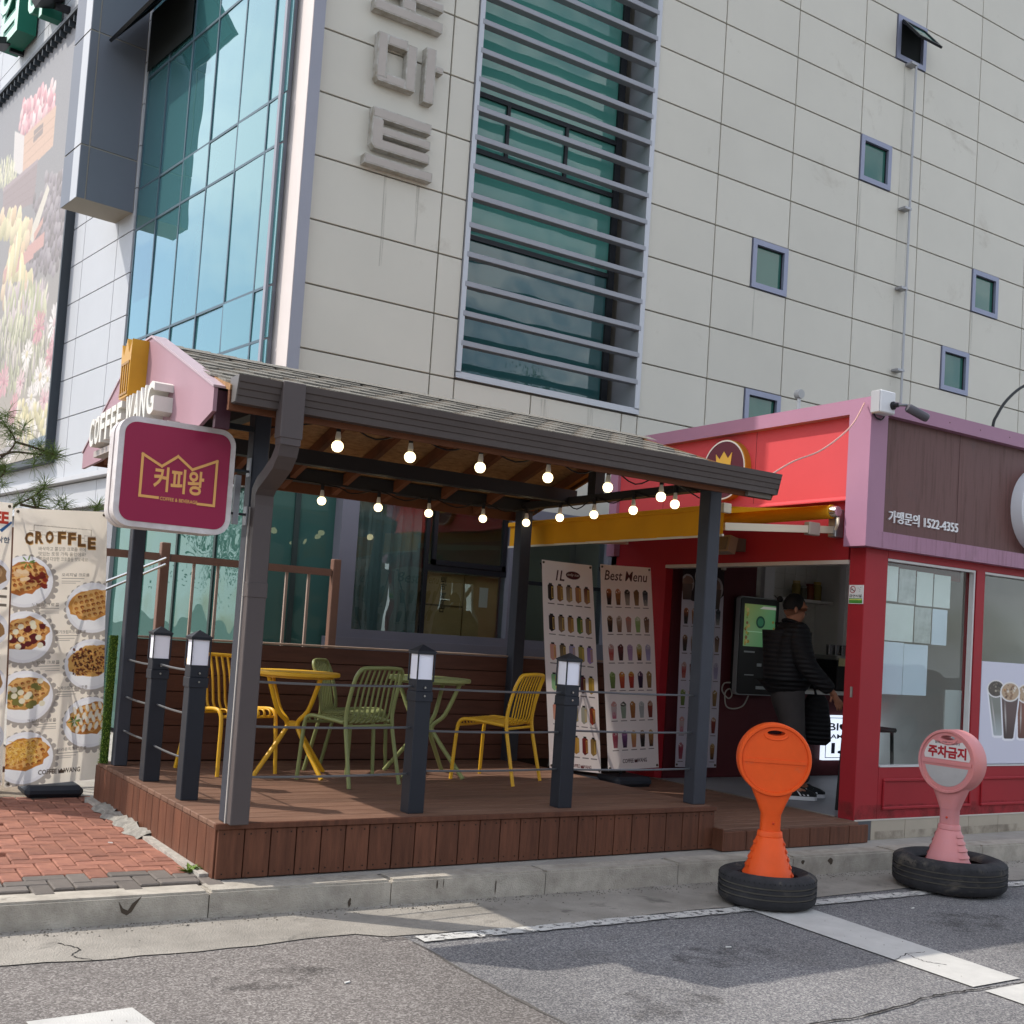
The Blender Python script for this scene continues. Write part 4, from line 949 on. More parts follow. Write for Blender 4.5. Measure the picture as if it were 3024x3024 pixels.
for (x, y_, lb) in ((2.75, 6.3, 'small black spotlight under the roof boards near the downpipe end'), (4.25, 6.35, 'small black spotlight under the roof boards near the shop end')):
    t = thing('ceiling_spotlight', lb, 'spotlight', (x, y_, 2.8)); zc = EZF + sf * (y_ - EYF) - .03
    MB().lathe([(.0, 0), (.04, 0), (.04, .05), (.0, .05)], (x, y_, zc - .055), 12).build('can', sock, t, True); MB().lathe([(0, -.002), (.026, -.002), (.026, .004), (0, .004)], (x, y_, zc - .056), 12).build('lens', mat('lens_glow', 'fff3d8', .3, emit=2), t)
# ---------------------------------------------------------------- pink gable board with sign letters
gbt = thing('gable_board', 'pink gable fascia board on the street end of the pavilion roof', 'fascia', (1.77, 7.0, 2.5))
pk = mat('gable_pink', 'a17e88', .5, var=.05, vs=3); 
MB().prism([(5.58, 2.53), (5.58, 2.65), (6.82, 3.13), (7.18, 3.13), (8.42, 2.60), (8.42, 2.49), (7.9, 2.50), (7.6, 2.53), (6.3, 2.53), (5.9, 2.45)][:10], (1.765, 0, 0), EY, EZ, (.02, 0, 0)).build('face', pk, gbt)
MB().box(1.785, 1.86, 5.585, 5.62, 2.45, 2.64).build('return', mat('return_maroon', '3f2029', .5), gbt)
for (a, b) in (((5.57, 2.655), (6.82, 3.14)), ((8.43, 2.605), (7.18, 3.14)), ((6.82, 3.14), (7.18, 3.14))):
    MB().bar((1.80, a[0], a[1]), (1.80, b[0], b[1]), .085, .012).build('capping', mat('gable_cap', 'b09aa0', .4), gbt)
gold = mat('crown_gold', 'c9952f', .4, var=.1, vs=6, metal=.15); goldf = mat('crown_gold_face', 'd9a83f', .35, var=.08)
ct = thing('crown_sign', 'gold three dimensional crown emblem standing off the pink gable', 'sign', (1.7, 7.0, 2.8))
CR = [(-.10, 0), (.10, 0), (.118, .34), (.06, .26), (0, .36), (-.06, .26), (-.118, .34)]
MB().prism([(-p[0], p[1]) for p in CR], (1.665, 6.995, 2.78), (0, 1, 0), EZ, (.10, 0, 0)).build('body', gold, ct)
m = MB()
for (z0, z1) in ((.015, .03), (.20, .215)): m.box(1.660, 1.667, 6.905, 7.085, 2.78 + z0, 2.78 + z1)
for y_ in (6.92, 6.97, 7.02, 7.07): m.box(1.660, 1.667, y_ - .006, y_ + .006, 2.81, 2.98)
m.build('outline', mat('crown_edge', '9a6d1c', .4), ct)
lt = thing('coffee_lettering', 'white channel letters reading COFFEE WANG across the pink gable', 'lettering', (1.7, 6.95, 2.56))
wl_ = mat('letter_white', 'd6d3cb', .45, var=.04)
yy = 7.78
for i, ch in enumerate('COFFEE WANG'):
    if ch == ' ': yy -= .07; continue
    w_ = .115 if ch not in 'WG' else .155 if ch == 'W' else .15
    MB().text(ch, (1.765, yy, 2.555 + .004 * i), (0, -1, 0), EZ, h=.185, w=w_, depth=.105, bold=.03).build('letter', wl_, lt); yy -= w_ + .022
MB().box(1.70, 1.765, 6.12, 7.80, 2.50, 2.54).build('rail', mat('rail_grey', 'a79d98', .5), lt)
# ---------------------------------------------------------------- projecting box sign
sg = thing('box_sign', 'square maroon illuminated box sign with gold crown outline hung beside the pavilion post', 'sign', (1.65, 5.82, 1.93))
SX0, SX1, SZ0, SZ1 = 1.368, 1.962, 1.925, 2.475
wht = mat('sign_rim', 'd5d0cf', .4, var=.05, vs=8, vdark='b9aeab')
for (ya, yb) in ((5.76, 5.835), (5.865, 5.94)):
    MB().prism(rrect(SX0, SX1, SZ0, SZ1, .085), (0, ya, 0), EX, EZ, (0, yb - ya, 0)).build('rim', wht, sg, True)
MB().prism(rrect(SX0 + .03, SX1 - .03, SZ0 + .03, SZ1 - .03, .07), (0, 5.80, 0), EX, EZ, (0, .1, 0)).build('core', mat('sign_core', '555055', .6), sg)
face = MB().prism(rrect(SX0 + .028, SX1 - .028, SZ0 + .028, SZ1 - .028, .06), (0, 5.757, 0), EX, EZ, (0, .006, 0)).build('face_panel', mat('sign_maroon', '932748', .35, var=.03), sg)
m = MB()
def sgp(u, v): return (SX0 + (SX1 - SX0) * u, SZ0 + (SZ1 - SZ0) * v)
def line(m, pts, w_, y_):
    for i_, (a, b) in enumerate(zip(pts[:-1], pts[1:])):
        y_ -= .0003
        a, b = Vector((a[0], 0, a[1])), Vector((b[0], 0, b[1])); d = (b - a).normalized() * w_ * .5; n = Vector((-d.z, 0, d.x))
        m.add([Vector((p.x, y_, p.z)) for p in (a - d - n, b + d - n, b + d + n, a - d + n)], [(0, 1, 2, 3)])
CRW = [(.355, .285), (.205, .285), (.205, .665), (.37, .575), (.50, .685), (.63, .58), (.84, .69), (.84, .27), (.70, .27)]
line(m, [sgp(*p) for p in CRW], .013, 5.7555)
x_, z_ = sgp(.31, .345); m.text('커피왕', (x_, 5.7555, z_), EX, EZ, h=.125, w=.255, bold=.026)
x_, z_ = sgp(.375, .265); m.text('COFFEE & BEVERAGE', (x_, 5.7555, z_), EX, EZ, h=.018, w=.19, bold=.015)
m.build('emblem', mat('emblem_gold', 'e0a762', .45), face)
brm = mat('bracket_dark', '2f3136', .5, metal=.4); m = MB()
m.box(1.86, 2.08, 5.84, 5.86, 2.50, 2.53); m.box(1.88, 1.90, 5.84, 5.86, 2.46, 2.51)
for z_ in (2.28, 2.05): m.box(1.95, 2.08, 5.84, 5.86, z_, z_ + .012)
m.build('bracket', brm, sg)
m = MB(); m.box(2.0, 2.03, 5.835, 5.865, 2.0, 2.26); m.build('bracket_strap', mat('strap_zinc', '8b8c90', .4, metal=.6), sg)
for z_ in (2.0, 2.26): MB().box(2.07, 2.0765, 5.83, 5.88, z_, z_ + .10).build('fixing_plate', mat('strap_zinc', '8b8c90'), sg)
# ================================================================ RED COFFEE KIOSK
K = thing('coffee_kiosk', 'red coffee kiosk with purple framed brown fascia and wide side doorway', 'kiosk', (8.3, 7.3, .14))
red = mat('kiosk_red', '9c2029', .55, var=.08, vs=2, bump=.12, bs=200, stain=('8a2a2e', 2.2, .6)); red2 = mat('kiosk_red_fascia', 'bf4449', .5, var=.05, vs=2, bump=.1, bs=200)
pur = mat('fascia_purple', '9f748a', .45, var=.05, vs=2, stain=('8f6a7c', 1.7, .62)); brn = mat('fascia_brown', '65443f', .5, var=.07, vs=1.5, stain=('5a4240', 1.4, .6))
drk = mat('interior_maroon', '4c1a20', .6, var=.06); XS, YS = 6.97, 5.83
# fascia frame and panels
MB().box(6.86, 6.975, 5.75, 8.98, 3.385, 3.50).build('fascia_top', pur, K); MB().box(6.86, 6.975, 5.75, 5.96, 2.36, 3.385).build('fascia_corner', pur, K)
MB().box(6.90, 6.975, 8.86, 8.98, 2.36, 3.385).build('fascia_end', pur, K)
MB().box(6.975, 9.9, 5.75, 5.87, 3.385, 3.50).build('fascia_top', pur, K); MB().box(6.975, 9.9, 5.75, 5.87, 2.36, 2.485).build('fascia_bottom', pur, K)
MB().box(6.975, 7.055, 5.75, 5.87, 2.485, 3.385).build('fascia_corner', pur, K)
MB().box(7.055, 9.9, 5.815, 5.87, 2.485, 3.385).build('sign_board', brn, K)
m = MB(); m.box(6.935, 6.975, 5.96, 8.86, 2.76, 3.385); m.build('side_fascia_panel', red2, K)
MB().prism([(6.935, 2.76), (6.905, 2.735), (6.905, 2.725), (6.975, 2.725), (6.975, 2.76)], (0, 5.96, 0), EX, EZ, (0, 2.9, 0)).build('drip_edge', red2, K)
MB().box(6.98, 9.9, 5.87, 8.98, 3.3, 3.34).build('roof', mat('roof_grey', '777777', .8), K)
# walls
m = MB(); m.box(XS, 7.05, 6.0, 8.98, 2.265, 2.725); m.box(XS, 7.05, 8.14, 8.98, .29, 2.265); m.build('side_wall', red, K)
m = MB(); m.bbox(XS, 7.23, YS, 5.985, .285, 2.36, .004); m.build('corner_post', red, K)
m = MB(); m.box(7.23, 9.9, YS, 5.93, 2.30, 2.36); m.box(7.23, 9.9, YS, 5.93, .285, .685); m.box(8.345, 8.455, YS - .004, 5.93, .685, 2.30); m.build('front_wall', red, K)
m = MB(); m.box(XS, 9.9, 8.9, 8.98, .14, 3.3); m.box(9.82, 9.9, 5.93, 8.9, .14, 3.3); m.build('rear_wall', mat('tile_wall', 'e2e0da', .5, var=.05), K)
m = MB(); m.box(7.05, 9.82, 5.93, 8.9, 2.62, 2.65); m.build('ceiling', mat('interior_ceiling', 'e9e8e4', .8), K)
MB().box(6.95, 9.85, 5.85, 8.9, .2, .286).build('floor', mat('interior_floor', '85878c', .5, var=.08), K)
MB().box(6.94, 6.975, 5.99, 8.14, .284, .296).build('door_sill', mat('sill_metal', '9a948a', .4, metal=.6), K)
MB().box(6.955, 7.05, 5.985, 8.14, 2.235, 2.265).build('door_track', mat('track_white', 'b9b1a8', .5), K)
MB().box(XS - .006, XS, 8.14, 8.30, .29, 2.3).build('door_jamb', red, K)
MB().box(6.962, 6.97, 5.895, 5.915, 1.21, 1.29).build('lock_plate', mat('steel_plate', 'a9a9a6', .3, metal=.9), K)
# mouldings below the windows
for (a, b) in ((7.28, 8.38), (8.51, 9.6)):
    for (x0, x1, z0, z1) in ((a, b, .575, .60), (a, b, .36, .385), (a, a + .025, .385, .575), (b - .025, b, .385, .575)):
        MB().bbox(x0, x1, YS - .016, YS, z0, z1, .006).build('moulding', red, K)
# plinth tiles
tl = mat('plinth_tile', 'b0a695', .5, var=.06, vs=4, orand=.02); tg = mat('plinth_tile_grey', '55565a', .5)
MB().bbox(6.99, 7.155, YS - .012, YS + .02, .135, .283, .002).build('tile', tg, K)
x = 7.16
while x < 9.8: MB().bbox(x, x + .396, YS - .010, YS + .02, .135, .283, .002).build('tile', tl, K); x += .40
MB().box(6.975, 9.9, YS - .014, YS + .02, .2835, .292).build('plinth_trim', mat('trim_white', 'c9c4bb', .5), K)
MB().box(6.965, 6.985, YS - .012, YS, .14, .283).build('plinth_trim', MATS['trim_white'], K)
# thin dark seam lines, screws and grime of the painted panels
sm_ = mat('seam_dark', '3a2022', .8); sc_ = mat('panel_screw', '6b4a4a', .4, metal=.4)
for x in (8.03,): MB().box(x - .0015, x + .0015, 5.8135, 5.8155, 2.487, 3.383).build('panel_seam', sm_, K)
for y in (7.02, 8.2): MB().box(6.9335, 6.9355, y - .0015, y + .0015, 2.765, 3.38).build('panel_seam', sm_, K)
for x in (7.4, 7.8, 8.2, 8.6): MB().lathe([(0, -.0015), (.005, -.0015), (.005, .001), (0, .001)], (x, 5.749, 3.445), 8, 'y').build('panel_screw', sc_, K)
gr1 = blotch('grime', '4d3a34', 9, .42, .8, .6, (1, 1, .8)); gr2 = blotch('dust_streak', '6a5048', 3, .5, .85, .45, (14, 14, .7))
MB().add([(6.975, YS - .0022, .293), (9.9, YS - .0022, .293), (9.9, YS - .0022, .40), (6.975, YS - .0022, .40)], [(0, 1, 2, 3)]).build('grime', gr1, K)
MB().add([(6.9675, 5.984, .293), (6.9675, 5.832, .293), (6.9675, 5.832, .42), (6.9675, 5.984, .42)], [(0, 1, 2, 3)]).build('grime', gr1, K)
MB().add([(6.976, 5.7478, 2.362), (9.9, 5.7478, 2.362), (9.9, 5.7478, 2.483), (6.976, 5.7478, 2.483)], [(0, 1, 2, 3)]).build('dust_streak', gr2, K)
MB().add([(7.06, 5.8132, 2.487), (9.9, 5.8132, 2.487), (9.9, 5.8132, 3.38), (7.06, 5.8132, 3.38)], [(0, 1, 2, 3)]).build('dust_streak', gr2, K)
MB().add([(7.2, YS - .0125, .14), (9.8, YS - .0125, .14), (9.8, YS - .0125, .2), (7.2, YS - .0125, .2)], [(0, 1, 2, 3)]).build('grime', gr1, K)
# windows
wf = mat('pvc_white', 'c9c8c6', .45); shopgl = glass('shop_glass', 'f0f4f3', 1.0, wav=.12)
for (a, b) in ((7.235, 8.34), (8.46, 9.6)):
    m = MB(); q = .02
    m.box(a, b, YS + .005, YS + .05, 2.28, 2.298); m.box(a, b, YS - .006, YS + .05, .687, .70); m.box(b - q, b - .002, YS + .005, YS + .05, .70, 2.28)
    wo_ = m.build('window', wf, K)
    MB().box(a, b - q, YS + .055, YS + .061, .70, 2.28).build('pane', shopgl, wo_)
MB().box(7.05, 8.3, 5.95, 5.97, 2.2, 2.3).build('blind_box', mat('blind_red', '7d3a35', .6), K)
# brown fascia lettering
t = thing('fascia_lettering', 'raised white lettering 가맹문의 1522-4355 on the brown fascia', 'lettering', (7.6, 5.81, 2.58))
MB().text('가맹문의 1522-4355', (7.18, 5.815, 2.575), EX, EZ, h=.095, w=.86, depth=.012, bold=.006).build('lettering', mat('lettering_white', 'e6e6e6', .4), t)
# round white sign at the right (partly in frame) and the round crown sign on the side
def disc_sign(name, label, c, axis, r, d, rimm, facem):
    t = thing(name, label, 'sign', c)
    if axis == 'y': MB().lathe([(0, 0), (r - .012, 0), (r, .012), (r, d), (0, d)], c, 40, 'y').build('drum', rimm, t, True)
    else:
        MB().lathe([(0, 0), (r - .004, 0), (r, .004), (r, d), (0, d)], c, 40, 'x').build('drum', rimm, t, True)
        MB().lathe([(0, -.002), (r - .012, -.002), (r - .012, .002), (0, .002)], c, 40, 'x').build('face', facem, t)
    return t
t = disc_sign('round_sign', 'thick round white light sign on the brown fascia', (9.12, 5.70, 2.88), 'y', .37, .115, mat('sign_white_acrylic', 'd4d6da', .3), None)
MB().text('커피왕', (8.92, 5.699, 2.83), EX, EZ, h=.13, w=.42, bold=.04).build('lettering', mat('ink_maroon', '5a1a2a', .5), t)
t = disc_sign('crown_disc', 'round maroon disc sign with gold crown on the red side fascia', (6.865, 7.335, 3.075), 'x', .265, .07, mat('disc_rim_gold', 'b98a2e', .35, metal=.3), mat('disc_maroon', '5d2634', .3, coat=.3))
rim = MB(); 
for k in range(48):
    a, b = 2 * pi * k / 48, 2 * pi * (k + 1) / 48; R0, R1 = .249, .262
    rim.add([(6.861, 7.335 + r_ * cos(q), 3.075 + r_ * sin(q)) for q, r_ in ((a, R0), (b, R0), (b, R1), (a, R1))], [(0, 3, 2, 1)])
rim.build('ring', mat('ring_white', 'd9d4cc', .4), t)
m = MB(); cy_, cz_ = 7.335, 3.135
m.prism([(-.085, -.035), (.085, -.035), (.10, .085), (.052, .035), (0, .10), (-.052, .035), (-.10, .085)], (6.858, cy_, cz_), (0, 1, 0), EZ, (.004, 0, 0))
m.prism([(-.08, -.055), (.08, -.055), (.083, -.043), (-.083, -.043)], (6.858, cy_, cz_), (0, 1, 0), EZ, (.004, 0, 0))
for q in (-.055, 0, .055): m.prism([(q - .022, -.135), (q + .022, -.135), (q + .024, -.063), (q - .024, -.063)], (6.858, cy_, cz_), (0, 1, 0), EZ, (.004, 0, 0))
m.build('crown', mat('crown_yellow', 'd9ae4a', .4), t)
# ---------------------------------------------------------------- awning
A = thing('awning', 'yellow retractable awning half open over the kiosk doorway with white valance edge', 'awning', (6.4, 7.4, 2.4))
yl = mat('awning_yellow', 'e0a01c', .75, var=.06, vs=3, bump=.15, bs=300); translucent(yl, .16); crm = mat('arm_cream', 'cfc2aa', .4, metal=.1)
MB().tube([(6.83, 6.06, 2.63), (6.83, 8.92, 2.63)], .055, 16).build('roller', yl, A, True)
MB().lathe([(0, -.05), (.04, -.05), (.045, 0), (.045, .03), (0, .03)], (6.83, 6.05, 2.63), 14, 'y').build('roller_cap', mat('chrome', 'cfcfcf', .2, metal=1), A, True)
nU, nV = 10, 16; vs = []
for i in range(nU + 1):
    for j in range(nV + 1):
        u, v = i / nU, j / nV; vs.append((6.83 - (6.83 - 5.70) * u, 6.07 + (8.88 - 6.07) * v, 2.685 - .14 * u - .02 * sin(pi * u) * (1 + .3 * sin(v * 9))))
MB().add(vs, [(i * (nV + 1) + j, i * (nV + 1) + j + 1, (i + 1) * (nV + 1) + j + 1, (i + 1) * (nV + 1) + j) for i in range(nU) for j in range(nV)]).build('canopy', yl, A, True)
MB().bbox(5.67, 5.72, 6.05, 8.9, 2.515, 2.555, .006).build('front_bar', yl, A)
MB().add([(5.69 + .012 * sin(j * 1.3), 6.05 + j * .095, z) for z in (2.52, 2.43, 2.335) for j in range(31)], [(k * 31 + j, k * 31 + j + 1, (k + 1) * 31 + j + 1, (k + 1) * 31 + j) for k in range(2) for j in range(30)]).build('valance', yl, A, True)
MB().box(5.685, 5.70, 6.05, 8.9, 2.322, 2.338).build('valance_edge', mat('edge_white', 'd6d0c0', .6), A)
MB().bbox(5.655, 5.735, 6.02, 6.05, 2.49, 2.56, .004).build('end_cap', crm, A)
MB().bar((6.93, 6.10, 2.50), (5.74, 6.10, 2.40), .035, .055).build('arm', crm, A); MB().bar((6.93, 8.7, 2.50), (5.74, 8.7, 2.40), .035, .055).build('arm', crm, A)
MB().bbox(6.60, 6.72, 6.07, 6.13, 2.43, 2.53, .006).build('elbow', mat('elbow_grey', 'a2988a', .4, metal=.3), A); MB().bbox(6.88, 6.97, 6.06, 6.14, 2.44, 2.66, .005).build('wall_bracket', mat('bracket_steel', 'a5a7ab', .35, metal=.7), A)
MB().tube(smoothpath([(6.83, 6.0, 2.58), (6.82, 5.99, 2.53), (6.83, 6.02, 2.49)], 4), .012, 6).build('crank_hook', crm, A)
# floodlight under the awning
t = thing('floodlight', 'boxy brown floodlight with square lens under the yellow awning', 'floodlight', (6.9, 7.2, 2.4))
m = MB(); m.fbox((6.74, 7.10, 2.345), (0, .23, 0), (.03, 0, .14), (.09, 0, -.02)); m.build('housing', mat('flood_beige', '8b7f70', .5), t)
MB().fbox((6.734, 7.12, 2.362), (0, .19, 0), (.023, 0, .108), (.004, 0, -.001)).build('lens', mat('flood_lens', '6b665f', .2), t)
m = MB(); m.box(6.83, 6.97, 7.12, 7.2, 2.36, 2.47); m.build('bracket', mat('flood_dark', '5d5248', .5), t)
# CCTV
t = thing('security_camera', 'grey bullet camera on a white junction box at the kiosk corner', 'camera', (6.95, 5.7, 3.4))
MB().bbox(6.84, 7.01, 5.65, 5.749, 3.365, 3.535, .008).build('junction_box', mat('box_white', 'd9d9da', .4), t); MB().box(6.835, 6.842, 5.66, 5.74, 3.37, 3.53).build('lid_seam', mat('seam_grey', '9c9c9f', .5), t)
MB().lathe([(0, 0), (.032, 0), (.032, -.012), (.018, -.02), (.018, -.05), (0, -.05)], (6.975, 5.65, 3.43), 14, 'y').build('mount', mat('cam_dark', '2d2c2e', .35, metal=.4), t, True)
MB().tube([(6.975, 5.60, 3.43), (7.04, 5.575, 3.435), (7.06, 5.57, 3.41)], .011, 8).build('arm', mat('cam_arm', '8a8a8c', .3, metal=.8), t, True)
a_, b_ = Vector((7.03, 5.56, 3.415)), Vector((7.19, 5.50, 3.35)); MB().tube([a_, a_ + (b_ - a_) * .08, a_ + (b_ - a_) * .92, b_], [.028, .034, .034, .03], 14).build('body', mat('cam_grey', '57555a', .35), t, True)
MB().tube(smoothpath([(6.86, 5.73, 3.49), (6.85, 5.735, 3.42), (6.88, 5.735, 3.35), (6.95, 5.735, 3.33), (6.99, 5.735, 3.36)], 5), .006, 6).build('wire', sock, t)
# loose cable from corner to the pavilion gutter
tag(MB().tube(smoothpath([Xp(2553, 1190, 6.84), (6.6, 5.72, 3.22), (6.2, 5.62, 2.98), (5.85, 5.56, 2.84), (5.58, 5.50, 2.705)], 6), .006, 6).build('loose_cable', mat('cable_beige', 'c0948a', .6), None, True), 'thin beige cable sagging from the kiosk corner to the gutter end', 'cable')
# vent mast and black hose above the kiosk roof
P = Yp(2360, 1164, 7.4); t = thing('vent_mast', 'slim white mast with round cap on the kiosk roof', 'mast', (P.x, 7.4, 3.34))
MB().tube([(P.x, 7.4, 3.34), (P.x, 7.4, P.z - .02)], .016, 8).build('pole', mat('mast_white', 'c4c4c2', .4), t, True); MB().lathe([(0, -.03), (.042, -.03), (.046, 0), (.042, .03), (.026, .03), (.024, -.0), (0, 0)], (P.x, 7.4, P.z), 16, 'y').build('cap', mat('mast_cap', 'a7a7a5', .4), t, True)
H_ = [Yp(x, y, 6.3) for x, y in ((2932, 1262), (2945, 1225), (2975, 1180), (3024, 1140), (3090, 1125), (3160, 1150), (3190, 1260))]
tag(MB().tube(smoothpath([(H_[0].x, 6.3, 3.34)] + H_ + [(H_[-1].x, 6.3, 3.34)], 5), .014, 8).build('black_hose', mat('hose_black', '1c1c1d', .4), None, True), 'black hose arching above the kiosk roof against the panel wall', 'hose')
# no smoking plate
t = thing('no_smoking_sign', 'small white no smoking plate with green footer on the red door post', 'sign', (6.96, 5.9, 1.92))
MB().box(6.962, 6.969, 5.835, 5.972, 1.925, 2.07).build('plate', mat('plate_white', 'd8d8d4', .4), t)
m = MB(); X_ = 6.961
def side(y0, y1, z0, z1, c, X=None): m.ink = lin(c); m.add([(X or X_, y, z) for y, z in ((y1, z0), (y0, z0), (y0, z1), (y1, z1))], [(0, 1, 2, 3)])
side(5.84, 5.967, 1.93, 1.967, '3f8a2b'); side(5.845, 5.962, 1.954, 1.962, 'c9d36a', 6.9605)
m.ink = lin('9b2b3a')
for k in range(24):
    a, b = 2 * pi * k / 24, 2 * pi * (k + 1) / 24; m.add([(X_, 5.935 + r_ * cos(q), 2.035 + r_ * sin(q)) for q, r_ in ((a, .022), (b, .022), (b, .028), (a, .028))], [(0, 3, 2, 1)])
m.add([(6.9607, 5.935 + p, 2.035 + q) for p, q in ((.018, .014), (.014, .018), (-.018, -.014), (-.014, -.018))], [(0, 1, 2, 3)])
m.ink = lin('4a4a4a'); m.add([(6.9604, 5.935 + p, 2.035 + q) for p, q in ((.016, -.003), (-.016, -.009), (-.016, -.004), (.016, .003))], [(0, 1, 2, 3)])
m.text('금연시설', (X_, 5.965, 1.974), (0, -1, 0), EZ, h=.024, w=.118, bold=.02)
for k in range(6): side(5.855 + random.random() * .03, 5.862 + random.random() * .03, 2.02 + k * .006, 2.024 + k * .006, '6b6b6b')
m.build('print', print_mat('plate_print', .5), t)
# sheets in the window, board, drinks poster
pw = mat('sheet_white', 'eef2ee', .7, var=.05, vs=6, orand=.03)
for (x0, x1, z0, z1, lb) in ((7.245, 7.44, 1.975, 2.25, 'paper sheet in the top row beside the red corner post'), (7.455, 7.655, 1.97, 2.24, 'greyish paper sheet second from the corner post in the top row'), (7.67, 7.875, 1.965, 2.235, 'paper sheet third from the corner post in the top row'), (7.89, 8.10, 1.965, 2.23, 'paper sheet fourth from the corner post in the top row'),
        (7.25, 7.65, 1.665, 1.955, 'wide landscape paper sheet in the middle row of the window'), (7.665, 7.87, 1.665, 1.95, 'printed narrow paper sheet beside the wide sheet in the middle row'), (7.885, 8.075, 1.66, 1.95, 'bluish white narrow sheet at the end of the middle row'),
        (7.245, 7.545, 1.245, 1.655, 'large upright sheet in the bottom row beside the red corner post'), (7.55, 7.845, 1.245, 1.65, 'large upright sheet in the bottom row away from the corner post')):
    t = thing('notice_sheet', lb, 'paper', (x0, 5.90, z0), 'paper sheets in the window')
    MB().box(x0, x1, 5.897, 5.899, z0, z1).build('sheet', mat('sheet_blue', 'e6eefa', .7) if 'large' in lb or 'bluish' in lb else mat('sheet_grey', 'cfd0cd', .7, var=.25, vs=14) if 'greyish' in lb or 'printed' in lb else pw, t)
tag(MB().box(8.10, 8.31, 5.90, 5.915, .705, 1.30).build('white_board', mat('board_white', 'c9cac8', .5)), 'narrow white board standing in the lower corner of the front window', 'board')
t = thing('drinks_poster', 'white window poster showing tall iced coffee cups', 'poster', (9.0, 5.82, .7))
MB().box(8.462, 9.578, YS - .001, YS + .003, .705, 1.555).build('sheet', mat('poster_white', 'c6c7d6', .5), t)
rs = Raster(260, 200, lin('cdcddb')); PX_, PZ_ = (8.465, 9.575), (.71, 1.55)
def q2(pts, cols): P = [((x - PX_[0]) / (PX_[1] - PX_[0]), (PZ_[1] - z) / (PZ_[1] - PZ_[0])) for x, z in pts]; rs.poly(P, lin(cols) if isinstance(cols, str) else None, None if isinstance(cols, str) else [lin(c) for c in cols])
def bigcup(cx, w, ztop, zbot, c0, c1, ice, lean=0):
    for gsz, cc in ((.018, 'e6e6ec'), (0, None)):
        q2([(cx + lean - w * .27 - gsz, zbot + .01 - gsz), (cx + lean - w * .2, zbot - gsz), (cx + lean + w * .2, zbot - gsz), (cx + lean + w * .27 + gsz, zbot + .01 - gsz), (cx + w / 2 + gsz, ztop), (cx - w / 2 - gsz, ztop)], cc or [c0, c0, c1])
    q2([(cx + lean - w * .16, zbot + .03), (cx + lean - w * .10, zbot + .03), (cx - w * .24, ztop - .06), (cx - w * .34, ztop - .06)], [c0, 'b9b4b0', c1])
    el = lambda s_: [(cx + w * s_ * .5 * cos(2 * pi * k / 24), ztop + w * .30 * s_ * sin(2 * pi * k / 24)) for k in range(24)]
    q2(el(1.12), 'e2dfdc'); q2(el(.97), ice[0])
    for _ in range(34):
        a, r_ = random.uniform(0, 2 * pi), random.random() ** .5 * .40; x, z, s1 = cx + w * r_ * cos(a), ztop + w * .58 * r_ * sin(a), random.uniform(.008, .024); an = random.uniform(0, pi)
        q2([(x + s1 * cos(an + k * pi / 2), z + s1 * .7 * sin(an + k * pi / 2)) for k in range(4)], random.choice(ice))
bigcup(9.30, .24, 1.31, .93, '8a6a4a', '5a4130', ['b49a7c', 'd9cfc0', '8a6a4f', '5a4130'], -.05)
bigcup(9.10, .25, 1.30, .92, '7a4a3a', '5a3024', ['b49a7c', 'd9cfc0', '8a6a4f', '5a4130'], -.03)
bigcup(8.67, .22, 1.33, .94, '7d8078', 'a8b0b2', ['4b4136', '746a58', '3a332a', '8d8575', 'b3aa97'], .05)
bigcup(8.87, .25, 1.31, .915, '5a4442', '352322', ['b49a7c', 'd9cfc0', '8a6a4f', 'cbb79c', '5a4130', 'c98a3f'], .0)
def dfn(xs, ys, co): co[..., 0] = PX_[0] + (PX_[1] - PX_[0]) * xs[None, :]; co[..., 1] = YS - .0025; co[..., 2] = PZ_[1] - (PZ_[1] - PZ_[0]) * ys[:, None]
rs.build('print', dfn, print_mat('drinks_print', .45), t)
# ---------------------------------------------------------------- inside the kiosk
IN = thing('interior_partition', 'dark maroon partition wall inside the kiosk doorway', 'partition', (7.6, 8.15, .29))
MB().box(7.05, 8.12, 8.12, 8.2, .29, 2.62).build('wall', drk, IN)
cnt_ = thing('service_counter', 'dark maroon service counter with pale worktop inside the kiosk', 'counter', (8.9, 8.3, .29))
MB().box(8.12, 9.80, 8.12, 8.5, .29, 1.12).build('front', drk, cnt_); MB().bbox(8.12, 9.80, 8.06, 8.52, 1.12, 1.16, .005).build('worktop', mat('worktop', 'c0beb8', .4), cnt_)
m = MB(); m.box(8.72, 8.86, 8.6, 8.66, 1.16, 2.62); m.box(9.62, 9.78, 8.3, 8.38, 1.16, 2.62); pill = tag(m.build('white_pillar', mat('pillar_white', 'e0dede', .5)), 'pale wall pillar strips behind the service counter', 'pillar')
tlw = thing('tile_splashback', 'pale square wall tiles behind the jar shelf inside the kiosk', 'tiles', (9.3, 8.89, 1.2)); tm = mat('wall_tile', 'e4e2da', .3, orand=.05)
for i in range(6):
    for j in range(8): MB().bbox(8.80 + i * .17, 8.966 + i * .17, 8.885, 8.899, 1.20 + j * .17, 1.366 + j * .17, .002).build('tile', tm, tlw)
sh = thing('wall_shelf', 'pale shelf on brackets carrying ingredient jars inside the kiosk', 'shelf', (9.3, 8.75, 1.8)); MB().box(8.88, 9.8, 8.62, 8.88, Yp(2380, 1772, 8.74).z - .03, Yp(2380, 1772, 8.74).z).build('board', mat('shelf_white', 'e0ddd8', .5), sh); MB().box(9.0, 9.02, 8.7, 8.88, 1.72, 1.80).build('bracket', mat('shelf_white', '9b9892'), sh)
JX = [Yp(px, 1765, 8.74).x for px in (2350, 2370, 2390, 2412)]; JZ = Yp(2380, 1772, 8.74).z
